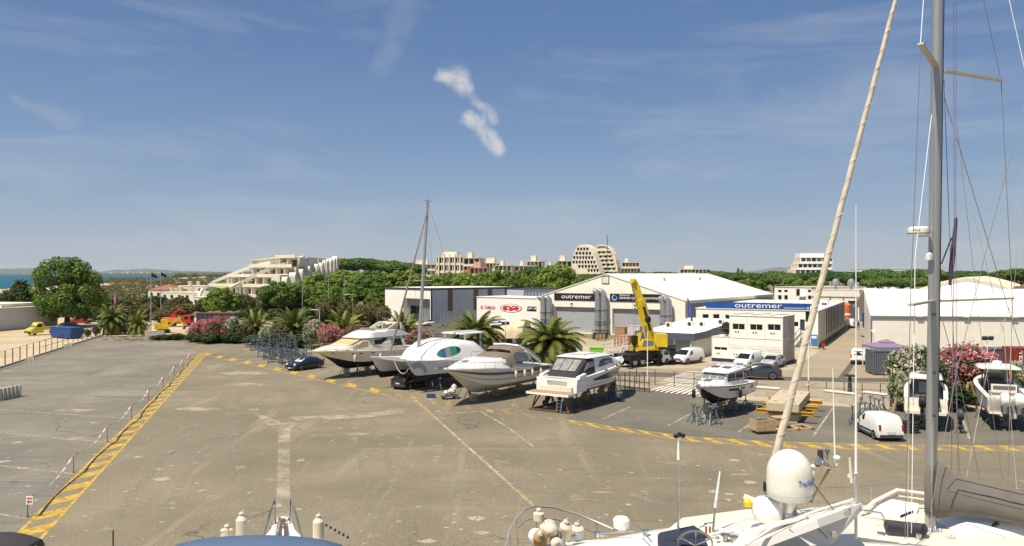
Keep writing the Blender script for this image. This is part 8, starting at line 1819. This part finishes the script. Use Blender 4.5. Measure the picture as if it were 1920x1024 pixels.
# standing and running rigging
for pts, r, m in (
    ([(1733, -20, YS-1.2), (1726, 82, YS-1.35)], .014, M_letter), ([(1726, 82, YS-1.35), (1707, 572, YS-1.45), (1697, 1010, YS-1.5)], .013, M_wire),
    ([(1747, 215, YS-.2), (1716, 480, YS-1.0), (1709, 1000, YS-1.5)], .012, M_letter), ([(1840, -20, YS+.7), (1877, 151, YS+1.0)], .013, M_wire),
    ([(1877, 151, YS+1.0), (1898, 559, YS+1.1), (1889, 960, YS+1.4)], .013, M_wire), ([(1770, 150, YS), (1787, 620, YS+.5), (1803, 960, YS+.9)], .011, mat('purple_line', (.20, .15, .22), .8)),
    ([(1788, -20, YS), (1789, 430, YS), (1783, 960, YS)], .011, _mats['purple_line']), ([(1793, -20, YS), (1792, 420, YS), (1796, 960, YS)], .010, _mats['purple_line']),
    ([(1770, 180, YS), (1868, 505, YS+.6), (1925, 690, YS+1)], .012, M_wire), ([(1925, 180, YS), (1856, 440, YS), (1793, 700, YS), (1745, 960, YS-.6)], .012, M_wire),
    ([(1771, 165, YS), (1830, 420, YS), (1880, 620, YS+.6)], .009, M_rope), ([(1888, -20, YS), (1921, 128, YS)], .014, M_letter), ([(1925, 245, YS), (1900, 560, YS+1), (1893, 700, YS+1)], .010, M_rope),
    ([(1795, 240, YS), (1838, 620, YS), (1880, 900, YS)], .008, M_wire), ([(1767, 600, YS), (1800, 720, YS+.5), (1850, 960, YS+.9)], .012, M_wire), ([(1898, 559, YS+1.1), (1850, 700, YS+.8), (1800, 960, YS+.6)], .009, M_rope),
    ([(1705, 700, YS-1.4), (1702, 1010, YS-1.5)], .012, M_rope), ([(1880, 600, YS+1), (1910, 960, YS+1.2)], .009, M_rope)):
    wire(o, pts, r*.8, m, 'rigging_line', 4)
q0, q1 = at3(o, 1793, 408, YS+.1), at3(o, 1781, 535, YS+.2); mb = MB(); mb.tube([q0, lerp(q0, q1, .15), lerp(q0, q1, .5), lerp(q0, q1, .8), q1], [.03, .045, .065, .06, .03], 7); mb.build('rolled_flag', mat('dark_plum_cloth', (.07, .055, .085), .9, 0, .3, 3), o)
mb = MB(); mb.tube([at3(o, 1765, 495, YS), at3(o, 1784, 446, YS)], .018, 5); mb.build('flag_halyard', M_black, o)
# radar and lamp on the mast
c = at3(o, 1722, 433, YS-.1); mb = MB(); mb.lathe([(.02, -.12), (.24, -.11), (.255, -.07), (.25, .06), (.2, .10), (.02, .11)], c, 18); rd = mb.build('radar', M_white, mast)
mb = MB(); mb.lathe([(.256, -.075), (.256, -.055)], c, 18, cap=False); mb.build('dark_rim', M_dkgrey, rd); mb = MB(); mb.bar(c+Vector((0, 0, -.13)), at3(o, 1748, 441, YS), .06); mb.build('bracket', M_offw, rd, smooth=0)
mb = MB(); q = c+Vector((0, 0, .02)); v_ = (at3(o, 1722, 433, 0.001)-q).normalized(); mb.box(q+v_*.262, (.26, .012, .03)); mb.build('red_stripe', M_redlet, rd, smooth=0)
c = at3(o, 1742, 481, YS-.15); mb = MB(); mb.lathe([(.03, -.1), (.08, -.08), (.09, .05), (.03, .1)], c, 10); mb.build('deck_lamp', M_white, mast)
# boom with its stack pack cover
rr = []
for i, (px, yt, yb, Y, w) in enumerate(((1733, 880, 960, YS-.05, .10), (1741, 866, 968, YS-.05, .24), (1757, 863, 972, YS-.08, .33), (1775, 876, 971, YS-.12, .33), (1795, 892, 967, YS-.2, .30), (1840, 903, 970, YS-.35, .28), (1890, 915, 980, YS-.5, .27), (1945, 928, 991, YS-.7, .26), (2100, 962, 1020, YS-1.2, .24))):
    T, Bt = at3(o, px, yt, Y), at3(o, px, yb, Y); ring = []; wl = (at3(o, px, yt, Y-1)-T).normalized()
    for k in range(14): a = k*2*math.pi/14; s = (1-math.cos(a))/2; hh = math.sin(a); ww = w*(.35+.75*s if s > .25 else .25+1.1*s); ring.append(lerp(T, Bt, s)+wl*hh*ww*(1+.08*math.sin(i*2.3+k*1.7)))
    rr.append(ring)
mb = MB(); mb.loft(rr, cap=True); mb.build('boom_cover', M_greycan, o, smooth=70)
mb = MB(); mb.tube([at3(o, 1776, 918, YS-.56), at3(o, 1793, 898, YS-.48), at3(o, 1860, 914, YS-.66), at3(o, 1945, 934, YS-.95)], .013, 5); mb.build('zip_line', M_dkgrey, o)
mb = MB(); mb.tube([at3(o, 1776, 920, YS-.58), at3(o, 1820, 932, YS-.72), at3(o, 1860, 942, YS-.86), at3(o, 1945, 962, YS-1.1)], .010, 5); mb.build('lazy_line', M_dkgrey, o)
mb = MB(); mb.tube([at3(o, 1760, 1020, YS-.3), at3(o, 1830, 1000, YS-.3), at3(o, 1872, 981, YS-.4)], .05, 8); mb.build('boom_vang', M_dkgrey, o)
# lines at the mast foot
for k in range(12): wire(o, [(1741+k*2.2+rnd.uniform(-1, 1), 985+rnd.uniform(0, 8), YS-.32), (1738+k*2.8, 1040, YS-.55)], .013, (M_rope, M_wire, M_letter, M_bluelet)[k % 4], 'halyard', 4)
# deck gear: doghouse with framed windscreen, hatches, rails, stanchions
def quad3(pts, th, m, name, sm=0):
    q = [at3(o, *p) for p in pts]; n = (q[1]-q[0]).cross(q[2]-q[0]).normalized(); n = -n if n.z < 0 else n
    mb = MB(); mb.prism([p-n*th for p in q], n*th); return mb.build(name, m, o, smooth=sm)
quad3([(1622, 975, YS+.6), (1660, 934, YS+1.4), (1722, 944, YS+1.5), (1716, 985, YS+.5)], .35, M_white, 'coachroof')
mb = MB(); q = [at3(o, *p) for p in ((1612, 965, YS+.7), (1640, 940, YS+1.1), (1682, 919, YS+1.6), (1736, 926, YS+1.7))]; mb.tube(q, .05, 6); mb.tube([p+Vector((0, 0, -.16)) for p in q], .03, 5); mb.build('windscreen_frame', M_offw, o)
mb = MB(); mb.tube([at3(o, *p) for p in ((1619, 957, YS+.5), (1652, 962, YS+.4), (1665, 985, YS+.2))], .03, 6); mb.build('grab_rail', M_steel, o)
quad3([(1668, 984, YS+.3), (1716, 962, YS+.45), (1718, 985, YS+.2), (1672, 1003, YS+.1)], .06, M_offw, 'side_coaming'); quad3([(1690, 966, YS+.52), (1713, 957, YS+.62), (1713, 962, YS+.6), (1690, 971, YS+.5)], .05, M_glass, 'window')
quad3([(1575, 996, YS-.2), (1600, 984, YS+.1), (1668, 998, YS), (1655, 1006, YS-.2)], .03, M_teak, 'teak_strip')
quad3([(1610, 1024, YS-.9), (1640, 1004, YS-.5), (1672, 1010, YS-.6), (1640, 1035, YS-1.2)], .04, M_dkgrey, 'deck_hatch')
cabin(o, [(p.x, 1.0, 4.5, .75, z) for p, z in ((at3(o, 1775, 990, YS), 4.62), (at3(o, 1800, 990, YS), 4.85), (at3(o, 1900, 990, YS), 4.95), (at3(o, 2050, 990, YS), 4.95))], M_white, 'coachroof')
for px in (1810, 1838, 1870, 1905): mb = MB(); q = at3(o, px, 1000, YS+.9); mb.tube([q, q+Vector((0, 0, .28))], .05, 8); mb.lathe([(.07, .28), (.08, .36), (.02, .4)], q, 8); mb.build('deck_vent', M_bluelet if px in (1810, 1870) else M_offw, o)
for px in (1806, 1858, 1912): mb = MB(); q = at3(o, px, 972, YS+1.7); mb.box(q, (.4, .35, .03)); mb.build('deck_hatch', M_glassl, o, smooth=0)
S.rail(1.0, 13.0, -1, .55, 7, .008)
for px, py, Y in ((1652, 1012, YS-.5), (1722, 1012, YS-.7), (1795, 985, YS+.5), (1885, 1000, YS+.2), (1840, 1012, YS-.4)): mb = MB(); q = at3(o, px, py, Y); mb.lathe([(.11, -.05), (.11, .02), (.07, .05), (.075, .14), (.10, .17), (.02, .19)], q, 12); mb.build('winch', M_steel, o)
for px, py, Y in ((1690, 1018, YS-.8), (1775, 1008, YS-.5), (1818, 1016, YS-.6), (1900, 1014, YS-.4)):
    mb = MB(); q = at3(o, px, py, Y); L = [q+Vector((math.cos(k*.7)*(.08+.0035*k), math.sin(k*.7)*(.08+.0035*k), .02+.012*(k % 5))) for k in range(40)]; mb.tube(L, .014, 5); mb.build('rope_coil', (M_rope, M_bluelet, M_letter, M_rope)[px % 4], o)
for a, c in (((1640, 1008, YS-.4), (1735, 1000, YS-.3)), ((1765, 1002, YS-.35), (1890, 1016, YS-.6)), ((1762, 998, YS-.2), (1915, 988, YS+.4)), ((1600, 1002, YS-.1), (1660, 978, YS+.5))): wire(o, [a, c], .014, M_rope, 'deck_line', 4)
for px, py, Y in ((1640, 985, YS+.2), (1780, 975, YS+1.0), (1865, 985, YS+.8)): mb = MB(); q = at3(o, px, py, Y); mb.box(q, (.5, .3, .05)); mb.box(q+Vector((0, 0, .03)), (.42, .22, .03), 1); mb.build('deck_hatch', [M_alu, M_glassl], o, smooth=0)
t = thing('long_fender', 'long dark grey fender lying on the white deck left of the mast foot', 'fender', P(1700, 990, YS-.6), R(-8)); mb = MB(); mb.tube([(-.52, 0, .04), (-.48, 0, .04), (.42, 0, -.02), (.48, 0, -.02)], [.06, .14, .14, .05], 14); mb.build('body', M_dkgrey, t)
mb = MB(); mb.tube([(-.56, 0, .04), (-.7, .1, .0)], .015, 5); mb.build('line', M_rope, t)
# ---- motor yacht with the radar arch, bow to the left
YM_ = 15.6
b = mkboat('motor_yacht', 'white motor yacht in the foreground with a radar arch and big satellite dome, bow left', Vector((12.5, 14.6, 0)), Vector((.15, 16.2, 0)), 4.3, 4.9, 5.25, 1.6, [(.25, 0), (1, 1)], [M_antif, M_white, M_white], rake=2.0, dead=.8, deckm=M_cream, p=2.3, cat='motor yacht'); MY = b; o = b.o
cabin(o, [(11.6, .25, 5.2, .15, 5.26), (9.6, 1.2, 5.1, .9, 5.5), (8.2, 1.6, 5.0, 1.3, 5.62), (7.0, 1.75, 5.0, 1.5, 5.62), (6.0, 1.8, 4.9, 1.5, 5.1)], M_white, 'foredeck_trunk', smooth=70)
cabin(o, [(9.6, .5, 5.40, .4, 5.45), (9.0, 1.35, 5.45, 1.15, 5.70), (7.6, 1.75, 5.40, 1.55, 5.85), (5.8, 1.8, 5.4, 1.6, 5.85), (5.4, 1.7, 5.2, 1.5, 5.4)], M_cream, 'sun_pad', smooth=70)
def mq(pts, th, m, name):
    q = [at3(o, *p) for p in pts]; n = (q[1]-q[0]).cross(q[2]-q[0]).normalized(); n = -n if n.z < 0 else n
    mb = MB(); mb.prism([p-n*th for p in q], n*th); return mb.build(name, m, o, smooth=0)
mb = MB(); q = [at3(o, *p) for p in ((1233, 1003, 15.2), (1303, 988, 15.8), (1330, 1006, 15.3), (1246, 1022, 14.8))]
mb.loft([[p+Vector((0, 0, -.3)) for p in q], [p for p in q], [lerp(p, sum(q, Vector())/4, .1)+Vector((0, 0, .05)) for p in q]], cap=True); mb.build('bench_cushion', mat('navy_cushion', (.03, .035, .06), .6, 0, .2, 4), o, smooth=40)
for px, py in ((1262, 1027), (1300, 1022)): mb = MB(); q = at3(o, px, py, 14.6); mb.box(q, (.5, .35, .12)); mb.build('seat_cushion', _mats['navy_cushion'], o, smooth=0)
mb = MB(); c = at3(o, 1303, 1022, 14.4); mb.tube([c+Vector((.32*math.cos(a), .12*math.sin(a), .30*math.sin(a))) for a in [k*math.pi/10 for k in range(21)]], .022, 6); [mb.tube([c, c+Vector((.32*math.cos(a), .12*math.sin(a), .3*math.sin(a)))], .014, 4) for a in (.5, 1.57, 2.64, 4.7)]; mb.build('steering_wheel', M_steel, o)
for px in (1324, 1331): mb = MB(); q = at3(o, px, 999, 15.2); mb.tube([q, q+Vector((0, 0, .12))], .02, 5); mb.build('throttle_lever', M_red, o)
# pulpit rail sweeping round the bow
rail = [(1150, 993, 17.6), (1118, 979, 17.9), (1080, 963, 18.0), (1040, 952, 17.9), (1003, 949, 17.5), (985, 955, 17.0), (968, 972, 16.4), (955, 998, 15.6), (947, 1030, 14.9)]
wire(o, rail, .026, mat('pinkish_worn_steel', (.55, .48, .42), .35, .5), 'pulpit_rail', 7); wire(o, [(x, y+22, Y) for x, y, Y in rail[1:7]], .010, M_steel, 'guard_wire')
for (x, y, Y), d in ((rail[1], 30), (rail[2], 36), (rail[4], 48), (rail[6], 52), (rail[7], 50)): wire(o, [(x, y, Y), (x+4, y+d, Y-.1)], .016, M_steel, 'stanchion', 6)
mb = MB(); c = at3(o, 1165, 985, 16.6); mb.lathe([(.09, -.13), (.10, -.06), (.17, -.04), (.18, .12), (.14, .17), (.02, .18)], c, 14); mb.build('searchlight', M_white, o)
for k, (px, py, Y, r, h, m, tl) in enumerate(((1010, 978, 16.9, .12, .22, M_fender, 0), (1003, 1006, 16.6, .15, .55, M_letter, 1.2), (1030, 985, 16.5, .15, .62, M_fender, 1.45), (1025, 1008, 16.3, .15, .3, M_fender, 0), (1060, 1012, 16.3, .13, .5, M_fender, .5), (1081, 1014, 16.5, .15, .36, M_fender, .2), (1012, 1021, 16.1, .14, .6, mat('tan_fender', (.45, .28, .12), .6), .9), (1042, 1020, 16.0, .12, .45, M_fender, 1.2))):
    fender(P(px, py, Y), '%s, in the motor yacht pulpit heap' % ('round cream ball fender on top', 'white fender lying at the left', 'long cream fender lying across the top', 'squat cream ball fender in the middle', 'upright cream fender right of the middle', 'right hand short upright cream fender', 'tan fender lying lowest at the left', 'cream fender lying lowest at the middle')[k], 'fenders in the motor yacht pulpit', r, h, m, tl)
t = thing('anchor_windlass', 'grey steel anchor windlass among the fenders in the motor yacht bow', 'windlass', P(1046, 1012, 16.2)); mb = MB(); mb.lathe([(.16, -.1), (.16, .05), (.09, .08), (.09, .2), (.14, .22), (.02, .26)], n=12); mb.bar((.2, 0, 0), (.5, .1, .05), .1); mb.build('body', M_alu, t)
# radar arch: a wide white wing over side legs
YA = 14.2
mq([(1355, 1040, YA-.9), (1405, 984, YA+.7), (1600, 938, YA+.75), (1616, 943, YA+.1), (1532, 974, YA-.9)], .14, M_white, 'arch_wing')
mq([(1400, 1000, YA-.8), (1425, 985, YA-.3), (1600, 946, YA-.02), (1592, 951, YA-.3)], .02, M_offw, 'wing_ridge')
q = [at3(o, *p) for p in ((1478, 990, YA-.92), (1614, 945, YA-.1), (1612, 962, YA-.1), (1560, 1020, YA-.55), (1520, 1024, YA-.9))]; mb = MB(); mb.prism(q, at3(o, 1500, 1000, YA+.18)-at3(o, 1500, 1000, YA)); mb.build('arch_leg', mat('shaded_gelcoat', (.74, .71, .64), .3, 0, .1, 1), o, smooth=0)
for px, py in ((1588, 962), (1563, 1002)): mb = MB(); c = at3(o, px, py, YA-.62); mb.lathe([(.02, -.02), (.055, -.02), (.06, 0), (.02, .02)], c, 12, Matrix.Rotation(R(90), 3, 'X')); mb.build('loudspeaker', M_conc, o)
mb = MB(); mb.tube([at3(o, 1398, 1022, YA-1.1), at3(o, 1450, 989, YA-.9), at3(o, 1530, 958, YA-.4), at3(o, 1600, 936, YA+.2)], .022, 6); mb.build('arch_rail', M_offw, o)
mb = MB(); mb.tube([at3(o, 1320, 1010, YA+1.2), at3(o, 1395, 975, YA+1.2), at3(o, 1440, 962, YA+1.0)], .02, 6); mb.build('arch_rail', M_offw, o)
# satellite dome, small dome, yellow topped horn
c = at3(o, 1480, 930, YA); mb = MB(); k_ = .402
mb.lathe([(.04, -.08), (.30, -.06), (k_*.93, -.01), (k_, .06), (k_*1.015, .25), (k_, .42)]+[(k_*math.cos(a*math.pi/18), .42+k_*1.08*math.sin(a*math.pi/18)) for a in range(1, 9)]+[(.01, .42+k_*1.08)], c, 32)
m_dome = mat('satellite_dome_gelcoat', (.80, .76, .66), .28, 0, .14, 2.2, coat=.2); dm = mb.build('satellite_dome', m_dome, o, smooth=70)
mb = MB(); mb.lathe([(.16, -.32), (.13, -.28), (.13, -.09), (.2, -.08)], c, 14); mb.tube([c+Vector((.15, 0, -.5)), c+Vector((.15, 0, -.1))], .06, 8); mb.build('pedestal', M_steel, dm)
mb = MB(); mb.lathe([(k_*.985, .0), (k_*1.012, .06), (k_*1.012, .075)], c, 32, cap=False); mb.build('seam_band', M_greyw, dm)
tx = text_mesh('TracVision', 'lettering', M_bluelet, dm, 0, 1, .27, .38, 0, .004, .0)
me = tx.data; 
for v in me.vertices:
    a = R(22)+v.co.x*R(62); vd = (at3(o, 1480, 930, .001)-c); ang = math.atan2(vd.y, vd.x)+a; r = k_*1.018+abs(v.co.y); v.co = Vector((c.x+r*math.cos(ang), c.y+r*math.sin(ang), c.z+v.co.z))
c = at3(o, 1441, 962, YA+.2); mb = MB(); mb.lathe([(.03, -.13), (.27, -.12), (.30, -.02), (.30, .14), (.22, .27), (.03, .29)], c, 24); mb.build('small_dome', M_white, o, smooth=60)
mb = MB(); mb.bar(at3(o, 1396, 931, YA+.3), at3(o, 1426, 943, YA+.3), .09); mb.build('horn_bracket', M_white, o, smooth=0); mb = MB(); c2 = at3(o, 1402, 944, YA+.25); mb.lathe([(.02, -.07), (.08, -.05), (.08, .04), (.03, .09)], c2, 12); mb.build('yellow_horn', M_yellow, o)
# aerials and instruments
def aerial(px, y0, y1, Y, r, m, name='aerial', dx=0): mb = MB(); a, b_ = at3(o, px, y0, Y), at3(o, px+dx, y1, Y); mb.tube([a, lerp(a, b_, .5), b_], [r, r*.8, r*.5], 7); return mb.build(name, m, o)
aerial(1605, 1010, 700, YA+.2, .030, M_letter); aerial(1605, 702, 384, YA+.2, .012, M_letter); aerial(1565.5, 865, 690, YA, .016, M_letter, dx=-4); aerial(1272, 1030, 862, 15.4, .028, M_steel); aerial(1272, 862, 822, 15.4, .03, M_letter); aerial(1337, 1000, 950, 15.6, .03, M_steel, dx=4); aerial(1341, 952, 884, 15.6, .03, M_letter, dx=9); aerial(1597, 905, 858, YA, .035, M_cream, dx=-4); aerial(1345, 1010, 1006, 15, .05, M_steel)
mb = MB(); mb.bar(at3(o, 1592, 893, YA), at3(o, 1607, 889, YA+.15), .06); mb.build('aerial_clamp', M_cream, o, smooth=0)
for px, py, r in ((1267, 818, .045), (1281, 817, .045), (1274, 814, .04)): mb = MB(); mb.lathe([(.01, -r), (r, -r*.5), (r, r*.5), (.01, r)], at3(o, px, py, 15.4), 9); mb.build('wind_cup', M_black, o)
mb = MB(); mb.bar(at3(o, 1266, 819, 15.4), at3(o, 1282, 818, 15.4), .015); mb.build('cup_arm', M_black, o, smooth=0)
for a, b_ in (((1500, 945, YA-.2), (1542, 872, YA-.1)), ((1520, 942, YA+.2), (1556, 878, YA)), ((1530, 874, YA), (1566, 874, YA))): mb = MB(); mb.tube([at3(o, *a), at3(o, *b_)], .026, 6); mb.build('instrument_frame', mat('worn_brass_tube', (.42, .33, .20), .4, .5), o)
mb = MB(); mb.box(at3(o, 1538, 852, YA), (.09, .07, .16)); mb.build('camera_box', M_dkgrey, o, smooth=0)
mb = MB(); c = at3(o, 1551, 862, YA); mb.tube([c, c+Vector((0, 0, .14))], .02, 6); mb.lathe([(.03, .12), (.045, .14), (.045, .2), (.02, .22)], c, 8); mb.build('mast_light', M_glassl, o)
for px, py in ((1540, 868), (1549, 873)): mb = MB(); mb.lathe([(.02, -.08), (.05, -.04), (.09, .1)], at3(o, px, py, YA-.05), 10, Matrix.Rotation(R(60), 3, 'Y')); mb.build('horn', M_steel, o)
for px, py, r in ((1569, 859, .065), (1526, 875, .055)): mb = MB(); c = at3(o, px, py, YA); mb.lathe([(r*.6, -r*.6), (r*.75, -r*.2), (r, 0), (r*.9, r*.5), (.01, r*.8)], c, 12); mb.tube([c+Vector((0, 0, -.14)), c], .018, 5); mb.build('gps_antenna', M_letter, o)
mb = MB(); mb.box(at3(o, 1437, 913, YA+.2), (.1, .1, .16)); mb.build('winch_block', M_black, o, smooth=0); wire(o, [(1433, 905, YA+.3), (1441, 870, YA+.3), (1455, 845, YA+.4)], .01, M_wire, 'aerial_wire')
wire(o, [(1515, 893, YA), (1566, 960, YA-.3)], .008, M_dkgrey, 'cable', 4); wire(o, [(1495, 952, YA-.3), (1522, 978, YA-.6), (1552, 1010, YA-.7)], .008, M_dkgrey, 'cable', 4)
for px, py, Y in ((1360, 1008, 15.0), (1376, 1012, 14.9), (1210, 1000, 16.2), (1120, 1004, 16.6)): mb = MB(); q = at3(o, px, py, Y); mb.lathe([(.05, -.05), (.05, .02), (.09, .04), (.09, .07), (.02, .08)], q, 10); mb.build('deck_fitting', M_steel, o)
for a, c in (((1195, 985, 16.0), (1222, 1016, 15.2)), ((1110, 1001, 16.6), (1190, 996, 16.1)), ((1340, 990, 15.5), (1400, 1000, 15.2))): wire(o, [a, c], .014, M_steel, 'grab_rail', 5)
# ---- boat straight below with the slate blue canopy, bow pointing away
b = mkboat('canopied_boat', 'boat below the camera with a slate blue canopy, its bow pointing away across the yard', Vector((-3.2, 7.2, 0)), Vector((-5.35, 18.3, 0)), 3.0, 4.3, 5.1, 2.0, [(.3, 0), (1, 1)], [M_antif, M_white, M_white], rake=1.4, dead=.6, deckm=M_white, p=2.0); o = b.o
mb = MB(); rr = []
for Y, w0, dz in ((10.6, .80, -.05), (10.5, .97, .02), (10.0, 1.02, .06), (8.6, 1.05, .04), (7.6, 1.0, -.1)):
    ring = []
    for k in range(13):
        u = -1+2*k/12; px = 495+u*182*w0; bow_ = (1-u*u)**.5; q = P(px, 1002, 10.6); ring.append(o.matrix_basis.inverted()@Vector((q.x, Y-.15*u*u, 7.43+dz-.07*u*u-.10*abs(u)**6)))
    rr.append(ring)
mb.loft(rr, closed=False); cn = mb.build('canopy', M_bluecan, o, smooth=70); md = cn.modifiers.new('thickness', 'SOLIDIFY'); md.thickness = .05
for px in (345, 640): mb = MB(); q = at3(o, px, 1030, 9.8); mb.tube([q+Vector((0, 0, -2.2)), q+Vector((0, 0, -.05))], .025, 6); mb.build('canopy_pole', M_steel, o)
mb = MB()
for sg in (-1, 1): mb.prism([at3(o, 530+sg*9, 976, 18.0), at3(o, 530+sg*16, 978, 17.8), at3(o, 530+sg*22, 992, 17.2), at3(o, 530+sg*34, 1006, 16.6), at3(o, 530+sg*14, 1006, 16.6)], Vector((0, 0, -.12)))
mb.build('bow_platform', M_white, o, smooth=0)
mb = MB(); mb.tube([at3(o, 521, 975, 18), at3(o, 530, 972, 18.1), at3(o, 541, 975, 18)], .05, 6); mb.build('bow_roller', M_cream, o)
mb = MB(); mb.bar(at3(o, 524, 1004, 16.8), at3(o, 529, 974, 18), .05); mb.bar(at3(o, 535, 1004, 16.8), at3(o, 533, 974, 18), .05); mb.build('anchor_shank', M_rust, o, smooth=0)
for sg in (-1, 1):
    xs_ = lambda d: 530+sg*d
    wire(o, [(xs_(37), 1008, 16.8), (xs_(15), 936, 18.2), (xs_(13), 990, 17.6)], .016, M_galv, 'pulpit_rail', 6); wire(o, [(xs_(15), 936, 18.2), (xs_(24), 957, 17.6), (xs_(70), 976, 16.6), (xs_(132), 1008, 15)], .008, M_wire, 'guard_wire', 4); wire(o, [(xs_(24), 957, 17.6), (xs_(36), 1006, 17.3)], .010, M_galv, 'stanchion', 5)
for px, py, Y, r, h, lab in ((425, 1008, 15.8, .12, .2, 'round cream ball fender left of the canopied boat bow'), (453, 1012, 15.8, .115, .5, 'tall cream fender just left of the canopied boat bow'), (597, 1014, 15.8, .115, .48, 'tall cream fender right of the canopied boat bow')): fender(P(px, py, Y), lab, None, r, h)
for k in range(6): mb = MB(); mb.lathe([(.01, -.03), (.03, 0), (.01, .03)], at3(o, 612+k*8, 985+k*4.5, 15.6), 7); mb.build('net_float', M_black, o)
# ---- corner of a dark canopy, lower left
t = thing('dark_canopy', 'corner of a dark grey boat canopy at the lower left of the view', 'canopy', P(10, 1010, 10.5)); mb = MB(); rr = []
for y in (-2.5, -.4, 0, .12):
    rr.append([(x, y-(.05 if y > 0 else 0), (.09-.05*(y+.6)*0)-(.0 if x < .15 else .35*(x-.15)**1.2)-(.10 if y > .1 else 0)) for x in (-1.2, -.6, -.2, .1, .25, .38, .46, .5)])
mb.loft(rr, closed=False); cn = mb.build('canopy', mat('charcoal_canvas', (.05, .045, .045), .9, 0, .15, 2), t, smooth=70); md = cn.modifiers.new('thickness', 'SOLIDIFY'); md.thickness = .05
mb = MB(); mb.tube([(-.3, -.5, -3.0), (-.3, -.4, .0)], .025, 6); mb.build('canopy_pole', M_steel, t)
t = thing('thin_aerial', 'thin brown aerial tip at the bottom left, between the canopies', 'aerial', P(212, 1060, 10)); mb = MB(); mb.tube([(0, 0, -1), (0, 0, .45)], .011, 5); mb.lathe([(.02, -1.0), (.02, -.9)], n=6); mb.build('rod', M_rust, t)
